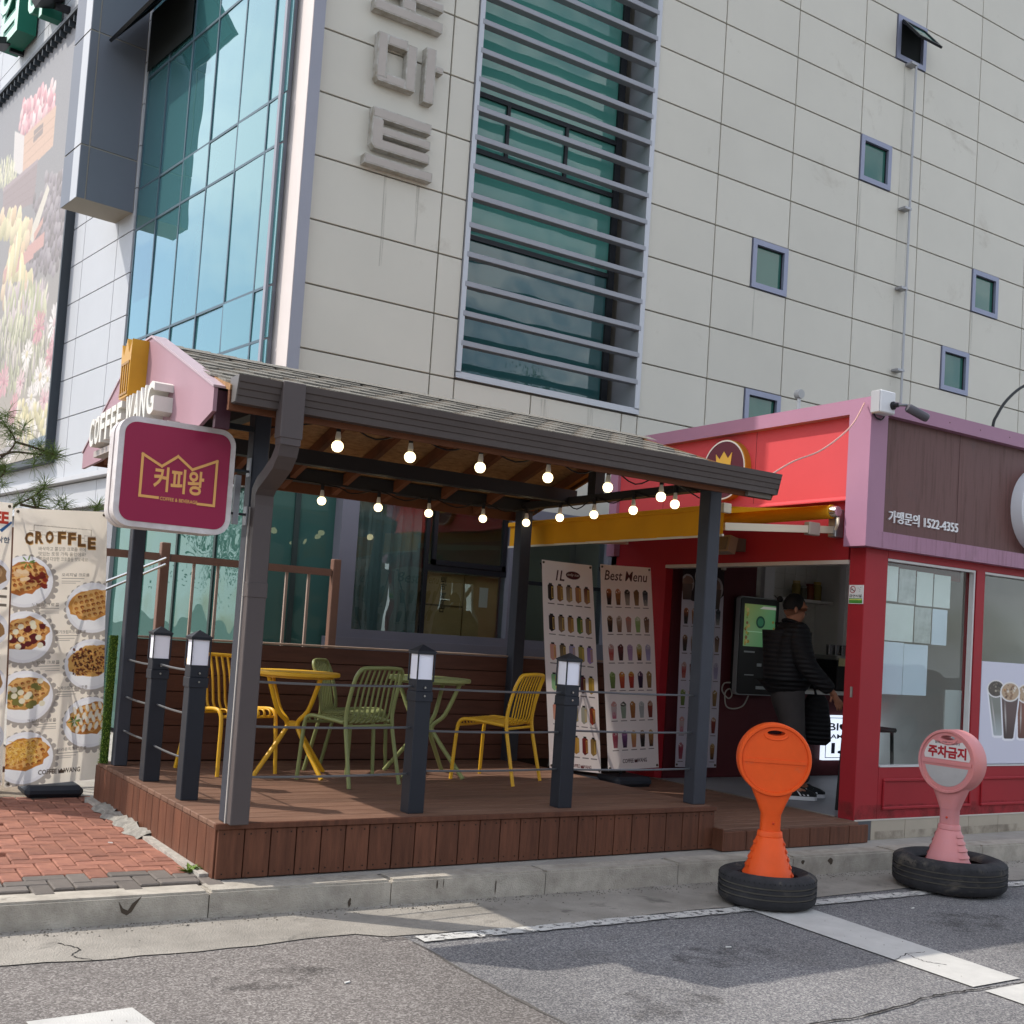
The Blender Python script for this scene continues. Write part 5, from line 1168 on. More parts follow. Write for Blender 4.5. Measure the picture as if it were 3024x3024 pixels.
for i, (x, c, lb) in enumerate(((JX[0], '8b7a45', 'glass jar with olive contents and pale cap on the shelf'), (JX[1], '6b6a5c', 'short grey glass jar on the shelf beside the olive jar'), (JX[2], '8a4a30', 'glass jar with rust red lid on the kiosk shelf'), (JX[3], '9a8a4a', 'tall glass jar with yellowish contents on the kiosk shelf'))):
    t = thing('ingredient_jar', lb, 'jar', (x, 8.74, JZ), 'jars on the kiosk shelf'); h = (.20, .15, .18, .21)[i]
    MB().lathe([(0, 0), (.045, 0), (.048, .02), (.048, h * .75), (.036, h * .85), (0, h * .85)], (x, 8.74, JZ), 14).build('jar', mat('jar_%d' % i, c, .25), t, True); MB().lathe([(0, h * .85), (.04, h * .85), (.04, h), (0, h)], (x, 8.74, JZ), 14).build('lid', mat('jar_lid_%d' % i, ('c9b27a', '8f8f88', '7a3324', 'c4a85c')[i], .5), t, True)
t = thing('coffee_machine', 'black espresso machine with pale label on the service counter', 'coffee machine', (9.55, 8.3, 1.16)); MB().bbox(9.35, 9.75, 8.12, 8.5, 1.16, 1.48, .01).build('body', mat('machine_black', '19191b', .3), t); MB().box(9.36, 9.50, 8.114, 8.119, 1.42, 1.50).build('label', mat('label_cream', 'cdbf8f', .5), t); MB().bbox(9.37, 9.73, 8.15, 8.48, 1.48, 1.53, .005).build('tray', mat('steel_plate', 'a9a9a6'), t)
for k in range(3): MB().lathe([(0, 0), (.035, 0), (.04, .11), (.036, .11), (.03, .01), (0, .01)], (9.42 + k * .1, 8.3, 1.53), 12).build('cup', mat('cup_steel', '77777a', .2, metal=.8), t, True)
# order terminal
t = thing('order_terminal', 'upright black order terminal with glowing green screen on the kiosk wall', 'terminal', (8.07, 8.05, 1.1))
MB().prism(rrect(7.815, 8.325, 1.10, 2.03, .03), (0, 8.0, 0), EX, EZ, (0, .10, 0)).build('body', mat('terminal_black', '121314', .3), t, True); MB().prism(rrect(7.805, 8.335, 1.09, 2.04, .035), (0, 8.01, 0), EX, EZ, (0, .05, 0)).build('bezel', mat('bezel_grey', '8e9092', .4, metal=.4), t, True)
m = MB(); E_ = [7.999]
def tq(pts, cols): E_[0] -= .0004; m.add([(x, E_[0], z) for x, z in pts], [tuple(range(len(pts)))], [lin(c) for c in (cols if isinstance(cols, list) else [cols] * len(pts))])
tq([(7.86, 1.56), (8.28, 1.56), (8.28, 1.97), (7.86, 1.97)], ['6d8f63', '3f8a5a', '5f9468', '7d8a45'])
for _ in range(26): x, z, r_ = random.choice([7.88, 7.90, 8.26]) + random.uniform(-.015, .02), random.uniform(1.57, 1.95), random.uniform(.008, .022); tq([(x + r_ * cos(k), z + r_ * sin(k)) for k in range(6)], random.choice(['7f6a2d', '8a7a3a', '5f7a3a', '9a8a50', '6a4a2a']))
tq([(8.07 + .06 * cos(2 * pi * k / 20), 1.80 + .06 * sin(2 * pi * k / 20)) for k in range(20)], '123d2e'); tq([(8.07 + .04 * cos(2 * pi * k / 20), 1.80 + .04 * sin(2 * pi * k / 20)) for k in range(20)], '2a6a4a')
tq([(7.9, 1.70), (8.24, 1.70), (8.24, 1.708), (7.9, 1.708)], '8fb894'); tq([(8.05, 1.93), (8.27, 1.93), (8.27, 1.955), (8.10, 1.955)], 'b9b9b2')
m.build('screen', print_mat('screen_print', .2, emit=.22), t)
for q_ in ((7.88, 8.02, 7.996, 8.0, 1.50, 1.515), (8.06, 8.12, 7.996, 8.0, 1.37, 1.40), (7.90, 8.02, 7.996, 8.0, 1.28, 1.29), (8.06, 8.2, 7.996, 8.0, 1.15, 1.18)): MB().box(*q_).build('slot', mat('slot_pale', '9aa0a2', .4), t)
m = MB().tube(smoothpath([(7.80, 8.08, 1.20), (7.72, 8.08, 1.19), (7.70, 8.08, 1.12), (7.78, 8.08, 1.05), (7.83, 8.08, 1.08), (7.80, 8.08, 1.14), (7.74, 8.08, 1.10), (7.76, 8.08, .98), (7.85, 8.08, .95), (7.98, 8.08, .98), (8.05, 8.08, 1.08)], 6), .007, 6)
tag(m.build('white_cable', mat('cable_white', '9c9890', .5), None, True), 'coiled white power cable hanging below the order terminal', 'cable')
# lit price sign on the counter front
t = thing('price_lightbox', 'glowing white price sign reading BIG AME 1.9 low on the counter', 'sign', (8.9, 8.1, .5))
LX0 = Yp(2432, 2180, 8.075).x; LZ1, LZ0 = Yp(2440, 2112, 8.075).z, Yp(2425, 2245, 8.075).z; LH = LZ1 - LZ0
MB().box(LX0, LX0 + .72, 8.075, 8.115, LZ0, LZ1).build('panel', mat('lightbox_white', 'dfe9fb', .4, emit=.75), t)
m = MB(); m.ink = lin('1d2a4a')
m.text('BIG', (LX0 + .07, 8.073, LZ0 + LH * .66), EX, EZ, h=LH * .17, w=.30, bold=.02); m.text('AME', (LX0 + .10, 8.073, LZ0 + LH * .48), EX, EZ, h=LH * .10, w=.26, bold=.02); m.text('1.9', (LX0 + .12, 8.073, LZ0 + LH * .14), EX, EZ, h=LH * .25, w=.30, bold=.05)
for (a, b, c, d) in ((.03, .69, .05, .065), (.03, .69, .935, .95), (.03, .04, .065, .935), (.68, .69, .065, .935)): m.add([(LX0 + a, 8.073, LZ0 + LH * c), (LX0 + b, 8.073, LZ0 + LH * c), (LX0 + b, 8.073, LZ0 + LH * d), (LX0 + a, 8.073, LZ0 + LH * d)], [(0, 1, 2, 3)])
m.build('print', print_mat('lightbox_print', .5), t)
P = Zp(2470, 2392, .29); t = thing('black_stool', 'tall black stool with thin legs just inside the doorway', 'stool', (P.x + .1, P.y - .1, .29))
for sx in (0, .26):
    for sy in (0, .26): MB().tube([(P.x + sx * 1.15, P.y - sy * 1.15, .29), (P.x + sx + .02, P.y - sy - .02, .94)], .014, 8).build('leg', sock, t, True)
MB().bbox(P.x - .01, P.x + .31, P.y - .31, P.y + .01, .94, .975, .01).build('seat', sock, t)
# ================================================================ FURNITURE
def chair(label, colour, loc, face):
    """slatted metal garden chair; local +x is forward"""
    t = thing('slat_chair', label, 'chair', (0, 0, 0)); W2, n = .225, 8
    for s in (-1, 1):
        y = s * W2
        MB().tube(smoothpath([(.235, y * 1.06, 0), (.225, y * 1.03, .2), (.215, y, .36), (.195, y, .425), (.14, y, .447), (0, y, .44), (-.17, y, .425)], 5), [.014] * 31, 10).build('leg', colour, t, True)
        MB().tube(smoothpath([(-.275, y * 1.08, 0), (-.225, y * 1.03, .22), (-.185, y, .42), (-.195, y, .55), (-.235, y * .99, .70), (-.262, y * .95, .765), (-.272, y * .82, .793)], 5), .014, 10).build('leg', colour, t, True)
    MB().tube(smoothpath([(-.262, -W2 * .95, .765), (-.272, -W2 * .82, .793), (-.285, -W2 * .4, .80), (-.29, 0, .802), (-.285, W2 * .4, .80), (-.272, W2 * .82, .793), (-.262, W2 * .95, .765)], 5), .014, 10).build('top_rail', colour, t, True)
    MB().tube([(.20, -W2, .40), (.205, 0, .395), (.20, W2, .40)], .010, 8).build('front_rail', colour, t, True)
    MB().tube([(-.18, -W2, .40), (-.18, W2, .40)], .010, 8).build('rear_rail', colour, t, True)
    for k in range(n):
        y = -W2 + 2 * W2 * (k + 1) / (n + 1); q = y / W2; dip = .012 * (1 - q * q)
        P = smoothpath([(.205, y, .392), (.215, y, .425), (.185, y, .447), (.1, y, .445 - dip), (-.05, y, .432 - dip), (-.15, y, .43 - dip), (-.195, y, .465), (-.212, y, .55), (-.238, y * .98, .68), (-.28, y * .95, .795)], 4)
        m = MB(); last = None                       # flat strip with rounded section
        for i, p in enumerate(P):
            d = (P[min(i + 1, len(P) - 1)] - P[max(i - 1, 0)]).normalized(); nn = Vector((-d.z, 0, d.x))
            m.v += [tuple(p + EY * .0115), tuple(p + nn * .006), tuple(p - EY * .0115), tuple(p - nn * .006)]; m.c += [(1, 1, 1)] * 4
            if i: b = (i - 1) * 4; m.f += [(b + j, b + (j + 1) % 4, b + 4 + (j + 1) % 4, b + 4 + j) for j in range(4)]
        m.build('slat', colour, t, 'all')
    t.location = (*loc, DK + .002); t.rotation_euler = (0, 0, radians(face)); return t
ym = mat('chair_yellow', 'd9a521', .42, var=.06, vs=8, spec=.45); gmn = mat('chair_green', '7d8450', .45, var=.06, vs=8, spec=.45)
chair('yellow slatted chair standing apart near the bottle banner', ym, (4.63, 7.24), 122)
chair('yellow slatted chair behind the downpipe post at the yellow table', ym, (2.79, 7.84), -75)
chair('green slatted chair with its back to the street at the yellow table', gmn, (3.43, 7.25), 110)
chair('green slatted chair by the plank wall facing the green table', gmn, (3.73, 7.86), -38)
def table(label, m_, c, rot, r):
    t = thing('round_table', label, 'table', (0, 0, 0))
    MB().lathe([(0, .70), (r - .004, .70), (r, .704), (r, .724), (r - .004, .728), (0, .728)], (0, 0, 0), 44).build('tabletop', m_, t, True)
    for k in range(4):
        a = radians(rot + 90 * k); d = Vector((cos(a), sin(a), 0)); s = Vector((-sin(a), cos(a), 0)) * .012
        MB().tube(smoothpath([d * (r * .82) + EZ * .70, d * .15 + EZ * .46, d * .055 + EZ * .37, d * .085 + EZ * .29, d * .33 + EZ * .0], 5), .016, 10).build('leg', m_, t, True)
        MB().bar(d * .05 + EZ * .355, Vector((cos(a + pi / 2), sin(a + pi / 2), 0)) * .05 + EZ * .355, .02, .035).build('brace', m_, t)
    MB().lathe([(0, .685), (r * .86, .685), (r * .86, .70), (0, .70)], (0, 0, 0), 32).build('under_ring', m_, t, True)
    t.location = (*c, DK + .002); return t
table('round yellow metal table with crossed bent legs', ym, (3.17, 7.64), 20, .31)
table('round green metal table with crossed bent legs', mat('table_green', '8d945f', .45, var=.06, vs=8), (4.20, 7.55), 35, .315)

# ================================================================ BANNERS (sheet printed in its own width/height coordinates)
prm = translucent(print_mat('banner_print', .55)); stm = mat('stand_black', '1f2023', .5)
class Sheet:
    """a hanging printed sheet given by its four corners; u runs 0..1 left-right, v 0..1 top-bottom"""
    def __init__(s, tl, tr, bl, br, wav=.006, bg='d6c8c3'):
        s.c = [Vector(p) for p in (tl, tr, bl, br)]; s.wav = wav; s.n = ((s.c[1] - s.c[0]).cross(s.c[2] - s.c[0])).normalized(); s.W = (s.c[1] - s.c[0]).length; s.H = (s.c[2] - s.c[0]).length
        s.r = Raster(int(s.W / .0028), int(s.H / .0028), lin(bg))
    def P(s, u, v, e=0): return ((s.c[0] * (1 - u) + s.c[1] * u) * (1 - v) + (s.c[2] * (1 - u) + s.c[3] * u) * v) + s.n * (s.wav * (sin(v * 5 + u * 2.2) + .5 * sin(u * 6 + v * 2)) - e)
    def poly(s, pts, cols):
        if isinstance(cols, list):
            o = sorted(range(len(pts)), key=lambda i: pts[i][1]); cs = []
            for i in o:
                if not cs or cols[i] != cs[-1]: cs.append(cols[i])
            if len(cs) < 2: s.r.poly(pts, lin(cs[0]))
            else: s.r.poly(pts, None, [lin(c) for c in cs])
        else: s.r.poly(pts, lin(cols))
    def ell(s, u, v, r, c, n=18, sy=1, jag=0, tilt=0, shade=0):
        k = s.W / s.H; pts = []
        for i in range(n):
            a = 2 * pi * i / n; j = 1 + random.uniform(-jag, jag); x, y = r * cos(a) * j, r * sy * sin(a) * j
            pts.append((u + x * cos(tilt) - y * sin(tilt), v + (x * sin(tilt) + y * cos(tilt)) * k))
        if shade: C_ = lin(c); s.r.poly(pts, None, [tuple(min(1, q * (1 + shade)) for q in C_), C_, tuple(q * (1 - shade) for q in C_)])
        else: s.r.poly(pts, lin(c))
    def text(s, body, u, v, h, c, w=None, bold=.01, align='l', shear=0, arch=0):
        t = MB(); t.text(body, (0, 0, 0), EX, EY, h=h * s.H, w=w * s.W if w else None, bold=bold, align=align, shear=shear, res=2)
        s.r.tris([(u + p[0] / s.W, v - p[1] / s.H + arch * (p[0] / s.W) ** 2) for p in t.v], t.f, lin(c))
    def build(s, t, cloth):
        N, Mv = 8, 20; vs = [s.P(i / N, j / Mv) for j in range(Mv + 1) for i in range(N + 1)]
        fs = [(j * (N + 1) + i, (j + 1) * (N + 1) + i, (j + 1) * (N + 1) + i + 1, j * (N + 1) + i + 1) for j in range(Mv) for i in range(N)]
        s.r.grain(.015)
        def fn(xs, ys, co):
            U, V_ = xs[None, :], ys[:, None]; wv_ = s.wav * (np.sin(V_ * 5 + U * 2.2) + .5 * np.sin(U * 6 + V_ * 2)) - .0025
            for i in range(3): co[..., i] = (s.c[0][i] * (1 - U) + s.c[1][i] * U) * (1 - V_) + (s.c[2][i] * (1 - U) + s.c[3][i] * U) * V_ + s.n[i] * wv_
        s.r.build('cloth', fn, prm, t)
        for (u, v) in ((.035, .012), (.965, .012), (.035, .988), (.965, .988)):
            q = s.P(u, v, .004); MB().sphere(q, .011, 8, 6).build('eyelet', mat('eyelet', '5c5448', .4, metal=.5), t)
def stand(t, sh, base, w=.42):
    """X frame behind the sheet and a water base under it"""
    n = sh.n * .035
    for a, b in (((.03, .01), (.97, .99)), ((.97, .01), (.03, .99))): MB().tube([sh.P(*a) + n, sh.P(.5, .55) + n * 1.6, sh.P(*b) + n], .006, 6).build('rod', stm, t, True)
    x, y, z = base
    m = MB(); m.bbox(x - w / 2, x + w / 2, y - .16, y + .16, z, z + .085, .03); m.build('base', mat('base_dark', '2d3138', .5, var=.1), t)
    MB().tube([(x, y + .05, z + .08), (x, y + .06, z + .5), tuple(sh.P(.5, .5) + n)], .013, 8).build('upright', stm, t, True)
cloth1 = translucent(mat('banner_cream', 'd8c9b6', .7, var=.03, vs=4)); cloth2 = translucent(mat('banner_white', 'd6c8c3', .7, var=.02, vs=4)); cloth3 = mat('banner_lilac', 'cbc5cf', .7)
def logo(s, u, v, h, c, w): s.text('COFFEE', u - w * .52, v, h, c, w=w * .46, bold=.03); s.text('WANG', u + w * .10, v, h, c, w=w * .42, bold=.03); k = h * s.H / s.W; s.poly([(u - .03 + .02, v), (u + .03 + .02, v), (u + .035 + .02, v - h), (u + .02 + .018, v - h * .55), (u + .02, v - h), (u + .002, v - h * .55), (u - .015, v - h)], c)
# --- croffle banner
YB = 8.74
s = Sheet(Yp(43, 1500, YB), Yp(317, 1512, YB), Yp(12, 2325, YB), Yp(300, 2300, YB), .008, 'f2e8da')
t = thing('croffle_banner', 'tall cream X banner headed CROFFLE with waffle plates on the brick pavement', 'banner', (1.8, 8.8, .14))
for pts in ([(.21, .058), (.83, .070), (.83, .105), (.21, .093)], [(.16, .078), (.30, .083), (.30, .106), (.16, .101), (.19, .09)], [(.75, .092), (.88, .095), (.85, .107), (.88, .118), (.75, .114)]): s.poly(pts, '9a8c7d'); cx_ = sum(p[0] for p in pts) / len(pts); cy_ = sum(p[1] for p in pts) / len(pts); s.poly([(cx_ + (p[0] - cx_) * .975, cy_ + (p[1] - cy_) * .88) for p in pts], 'f2e8da')
s.text('your delicious', .37, .088, .012, '8a7a6a', w=.3, shear=.3)
for du, dv, c in ((.004, .0035, 'd0a365'), (0, 0, '6b4a28')):
    for i, ch in enumerate('CROFFLE'):
        u = .12 + du + i * .108 + (.02 if i > 2 else 0); q = (i - 3) / 3; s.text(ch, u, .118 + dv + .012 * q * q + .002 * i, .045, c, w=.088, bold=.05)
for i, tx in enumerate(('바삭하고 쫄깃한 크로플 위에', '맛있는 토핑 가득 올렸어요!', '가지각색 다양한 크로플을 맛보세요!')): s.text(tx, .52, .152 + i * .0185, .015, '8f8373', align='c', w=.5 if i != 2 else .55)
PLT = [(.14, .265, 0), (.86, .36, 1), (.15, .465, 2), (.86, .57, 3), (.17, .68, 4), (.86, .785, 5), (.19, .90, 6)]
def plate(u, v, kind):
    R = .29; k = s.W / s.H
    for a in range(26): s.ell(u + .02 + R * 1.05 * cos(a * .2417), v + (.008 + R * k * 1.05 * sin(a * .2417)), .03, 'a79f98', 8)
    s.ell(u + .02, v + .008, R * 1.03, 'a79f98', 30); s.ell(u, v, R, 'e4e3e8', 32, shade=.06); s.ell(u, v, R * .88, 'ebebee', 30, shade=.04)
    base = {0: 'b5703a', 1: 'c58a45', 2: 'c08448', 3: 'c99a58', 4: 'b98a4c', 5: 'a8713a', 6: 'bd7c38'}[kind]; lite = {3: 'd1a05c'}.get(kind, 'd9a968')
    uu, vv = u, v - .012
    s.ell(uu, vv, R * .86, base, 26, .72, .09, -.25); s.ell(uu - .01, vv - .004, R * .8, lite, 24, .66, .1, -.25)
    for i in range(-4, 5):
        for j in range(-3, 4):
            x, y = i * .06 + random.uniform(-.006, .006), j * .058 + random.uniform(-.006, .006)
            if (x / (R * .74)) ** 2 + (y / (R * .56)) ** 2 > 1: continue
            X, Y = uu + x * cos(-.25) - y * sin(-.25), vv + (x * sin(-.25) + y * cos(-.25)) * k
            dark = random.choice(['9c5a2c', 'a8642f', '8a4a26', 'b87a3c'])
            s.ell(X, Y, .024, dark, 6, .9, .25, random.uniform(0, .6)); s.ell(X + .006, Y + .003, .015, base, 6, .9, .2)
    if kind == 0:
        for _ in range(16): s.ell(uu + .12 + random.uniform(-.09, .09), vv + random.uniform(-.02, .03), random.uniform(.02, .04), random.choice(['6b2018', '8a2f1f', '7a2a1c']), 8, .7, .3)
        for _ in range(9): s.ell(uu - .05 + random.uniform(-.08, .08), vv - .02 + random.uniform(-.01, .03), .035, random.choice(['d9b48a', 'e0c4a0']), 8, .6, .3)
        for a in range(7): s.ell(uu + .02 + .05 * cos(a), vv - .058 + .016 * sin(a), .035, random.choice(['5a7a35', '6f8a45']), 6, .25, 0, a)
    if kind in (2, 4):
        for _ in range(13): s.ell(uu + random.uniform(-.2, .2), vv + random.uniform(-.04, .05), .04, '5a1d1f' if kind == 2 else '75703a', 8, .85, .25)
        for _ in range(9): s.ell(uu + random.uniform(-.2, .2), vv + random.uniform(-.045, .05), .032, 'ded6bd', 14)
    if kind == 3:
        for _ in range(150): s.ell(uu + random.uniform(-.2, .2), vv + random.uniform(-.046, .052), random.uniform(.01, .022), random.choice(['5a3020', '6d3a26', '7f4a30', '4a271c']), 6, .6, .2, random.uniform(0, 3))
    if kind == 5:
        for r_ in range(2):
            for i in range(11): s.ell(uu - .17 + i * .034, vv - .022 + r_ * .045 + (.016 if i % 2 else -.012) - i * .002, .02, 'd9d2c4', 8, 2.4, 0, .25 if i % 2 else -.25)
        for a in range(7): s.ell(uu - .17 + .04 * cos(a), vv + .005 + .012 * sin(a), .035, '5f7a3a', 6, .25, 0, a)
    if kind == 6:
        for _ in range(170): s.ell(uu + random.uniform(-.17, .14), vv + random.uniform(-.05, .03), .03, random.choice(['d9a441', 'e0b456', 'c98f33', 'e6c676']), 5, .16, 0, random.uniform(0, 3))
for u, v, kd in PLT: plate(u, v, kd)
for i, (u, v, al) in enumerate(((.52, .245, 'l'), (.50, .355, 'r'), (.47, .455, 'l'), (.52, .565, 'r'), (.50, .66, 'l'), (.50, .775, 'r'), (.52, .885, 'l'))):
    nm = ('오리지널 크로플', '누텔라 크로플', '딸기크림치즈 크로플', '누텔라 크로플', '녹차크림치즈 크로플', '크림치즈 크로플', '브라운치즈 크로플')[i]
    s.text(nm, u, v, .013, '6f665d', align=al, maxw=.3) if False else s.text(nm, u, v, .013, '6f665d', align=al, w=.2 + .012 * len(nm))
    sg_ = 1 if al == 'l' else -1
    for k, (dv, ln) in enumerate(((.006, .24), (.016, .2), (.023, .15))): s.poly([(u, v + dv), (u + sg_ * ln, v + dv), (u + sg_ * ln, v + dv + .002), (u, v + dv + .002)], '9a9188' if k else '7d746b')
logo(s, .55, .965, .018, '4a3d33', .42); s.build(t, cloth1); stand(t, s, (1.82, 8.80, .14), .40)
# --- partial banner at the left edge
s = Sheet(Yp(38, 1486, 8.72) - EX * .6, Yp(38, 1486, 8.72), Yp(6, 2318, 8.72) - EX * .6, Yp(6, 2318, 8.72), .008, 'f2e8da')
t = thing('food_banner', 'cream X banner with red and blue lettering beside the CROFFLE banner', 'banner', (1.2, 8.8, .14))
s.text('COFFEE', .40, .078, .045, 'b23a2a', w=.56, bold=.05); s.poly([(.86, .10), (.99, .065), (1.0, .072), (.89, .108)], '2f5a8c'); s.text('바삭바삭한', .62, .145, .022, '4a5a6b', w=.36, bold=.03)
for v in (.3, .33, .36): s.poly([(.86, v), (.97, v), (.97, v + .01), (.86, v + .01)], '6a625a')
for v in (.26, .45, .64, .83):
    s.ell(.8, v, .2, 'd6d5da', 24); s.ell(.8, v, .16, '8a6a48', 16, .8, .15); s.ell(.8, v - .01, .1, 'b5926a', 12, .8, .2)
s.build(t, cloth1); stand(t, s, (1.25, 8.80, .14), .40)
# --- bottle banner and best menu banner
def dropcup(s, u, v, w, h, top, mid, bot, dome, bottle=False):
    k = 1
    if bottle:
        s.poly([(u - w * .5, v - h * .36), (u - w * .5, v + h * .36), (u - w * .1, v + h * .5), (u + w * .5, v + h * .36), (u + w * .5, v - h * .36), (u + w * .22, v - h * .43), (u - w * .3, v - h * .43)], [top, bot, bot, bot, top, top, top])
        s.poly([(u - w * .28, v - h * .5), (u - w * .28, v - h * .40), (u + w * .24, v - h * .40), (u + w * .24, v - h * .5)], '211c1b')
        s.poly([(u + w * .14, v - h * .30), (u + w * .14, v + h * .36), (u + w * .44, v + h * .32), (u + w * .44, v - h * .30)], 'c9a24a'); s.poly([(u + w * .22, v - h * .25), (u + w * .22, v + h * .30), (u + w * .38, v + h * .28), (u + w * .38, v - h * .25)], mid)
    else:
        s.poly([(u - w * .5, v - h * .32), (u - w * .47, v - h * .05), (u - w * .34, v + h * .5), (u + w * .34, v + h * .5), (u + w * .47, v - h * .05), (u + w * .5, v - h * .32)], [top, mid, bot, bot, mid, top])
        s.ell(u, v - h * .33, w * .52, dome, 12, .55 if dome not in ('c9c4c0',) else .4); s.ell(u, v - h * .38, w * .36, dome, 10, .9, .2)
        for _ in range(4): s.ell(u + random.uniform(-.3, .3) * w, v - h * .34 + random.uniform(-.05, .05) * h, w * .13, random.choice([top, 'd9cfc4', mid]), 5, .8, .2)
        s.poly([(u - w * .12, v + h * .08), (u - w * .12, v + h * .2), (u + w * .12, v + h * .2), (u + w * .12, v + h * .08)], [mid, bot, bot, mid])
    s.poly([(u - w * .55, v + h * .62), (u - w * .55, v + h * .67), (u + w * .55, v + h * .67), (u + w * .55, v + h * .62)], '6d5f5c')
b3 = lambda x, y: (1550 + .3881 * x, 1600 + .3881 * y)
def menu(tl, tr, bl, br, y0=7.9, y1=7.6): return Sheet(Yp(*b3(*tl), y0), Yp(*b3(*tr), y0), Yp(*b3(*bl), y1), Yp(*b3(*br), y1), .006, 'ece0dc')
s = menu((127, 135), (510, 180), (185, 1720), (583, 1762))
t = thing('bottle_banner', 'white banner headed 1L only ice with rows of bottled drinks', 'banner', (5.75, 7.8, .29))
s.text('1L', .27, .095, .052, '4a1a20', w=.17, bold=.02, shear=.25); s.poly([(.47 + .14 * cos(a) * 1 + .14, .062 + .02 * sin(a)) for a in [k * pi / 10 for k in range(20)]], '4a1a20'); s.text('only ice', .50, .07, .018, 'c8b9b3', w=.22, bold=.01, shear=.2)
BR = [[('2a1512', '2a1512', '1d0f0d'), ('8a5f35', '7a5028', '8a5f35'), ('6a5448', '9a7a58', 'a58a6a'), ('a5714a', 'a5714a', '9a6a44'), ('5a2a1c', '8f5a3c', 'a87a58')],
      [('2a1512', '2a1512', '1d0f0d'), ('6a5238', '705840', '8a6f50'), ('7a5630', '9a6a38', 'a97a48'), ('3f5a25', '4a6a2c', '5a7a38'), ('7a6045', '8a6f52', '8a6f52')],
      [('c98a78', 'b96a58', 'c98f80'), ('5f4a30', '6f5a3a', '8a744c'), ('9a90a8', 'a090b0', 'a898b0'), ('9a8a40', 'a8963f', '8f7f38'), ('8a6fa0', '8f72a6', 'a184b4')],
      [('7fae7a', '86b87f', '9ac48f'), ('b9783a', 'b9783a', 'a9682f'), ('8a3f2a', 'a0402a', '8a2f22'), ('5a1420', '5a1420', '47101a'), ('a8862c', 'b08c30', 'a07c28')],
      [('c98068', 'c98a70', 'd09a80'), ('8a8478', '8a8478', '8a8478'), ('9a9a90', '9a9a90', '9a9a90'), ('a5a192', 'a5a192', '9a9684'), ('a84a22', 'a03a1a', '8f2a18')],
      [('a83a2f', 'b0483a', 'a83a2f'), ('9a5a2a', '9a5a2a', '8a4a20'), ('b98a3a', 'b98a3a', 'a87a30'), ('7a1c14', '7a1c14', '68160f'), ('7a5a28', '8a6a34', '97763c')]]
for r_, v in enumerate((.155, .305, .445, .59, .735, .88)):
    for c_, u in enumerate((.165, .345, .52, .695, .865)): dropcup(s, u, v + .004 * c_ * 0, .115, .088, *BR[r_][c_], None, True)
logo(s, .60, .985, .016, '6a2a2a', .4); s.build(t, cloth2); stand(t, s, (5.78, 7.78, .29), .36)
s = menu((572, 170), (958, 198), (630, 1745), (1022, 1716))
t = thing('menu_banner', 'white banner headed Best Menu with rows of cup drinks by the red wall', 'banner', (6.3, 7.8, .29))
s.text('Best Menu', .08, .078, .05, '4a1a20', w=.84, bold=.012, shear=.22)
CR_ = [[('8a4a2a', '3a2015', '1d0f0d', 'a5623a'), ('8a5a30', '8f5f38', '5a3a22', 'b5785a'), ('3a3430', '8a8078', '9a9088', '2a2522'), ('6a4a30', '7a5a3a', '8a6a4a', '6f4c2c'), ('3a3a40', '5a5a60', 'a09a94', '2f2f35')],
       [('5a3a25', '3a2015', '1d0f0d', '8a6a50'), ('a08a7a', '8a6a58', '7a5a48', 'b5a59a'), ('b07a70', 'a07a70', '9a7a70', 'b97a6a'), ('9fae7f', '86a05f', '8fa56a', 'b9c4a0'), ('7a5a48', '7a5f4e', '8a705c', '6a4a3a')],
       [('b5807a', 'a83f38', 'b06a60', 'b99a94'), ('6a2a2a', '4a1c1c', '3a1414', '5a2424'), ('9a7a9a', 'a07fa0', 'a487a4', 'a890a8'), ('a5a06a', 'a06f20', '1d1510', 'b5b08a'), ('9a90a8', '9a8fb0', 'a89fbc', 'b0a8b8')],
       [('6f8040', '66783a', '5a6a34', '8a9a60'), ('b05a28', 'a8401c', '97301a', 'b97a30'), ('a83a20', 'a02c18', '8a2214', 'b98a38'), ('3a1a38', '2a1030', '220c28', '6a4a60'), ('8a6a3a', '8a6a40', '7a5a34', '9a7a4a')],
       [('bcaaa8', 'b9a0a0', 'b9506a', 'c08a84'), ('8f9488', '7f8a78', '84907c', '4a423c'), ('97602c', '905a2a', '86501f', 'a06a34'), ('9a9a98', '9c9c9a', 'a2a2a0', 'b0b0ae'), ('8a3a22', '7a2818', '6a2014', 'a5806a')],
       [('9a3a4a', '8f3848', '97505a', 'a86a74'), ('7a4a78', '5a2a58', '3a1c38', '9a6a90'), ('b98a48', 'b07a48', 'b06a50', 'c09a60'), ('5a3a28', '20120e', '1a0f0c', '8a6a4a'), ('9a6a38', '8a5a2c', '2a150d', 'b09060')]]
for r_, v in enumerate((.16, .295, .435, .57, .715, .855)):
    for c_, u in enumerate((.16, .335, .51, .685, .86)): dropcup(s, u, v, .105, .08, *CR_[r_][c_])
logo(s, .52, .968, .02, '4a1f22', .46); s.build(t, cloth2); stand(t, s, (6.30, 7.76, .29), .40)
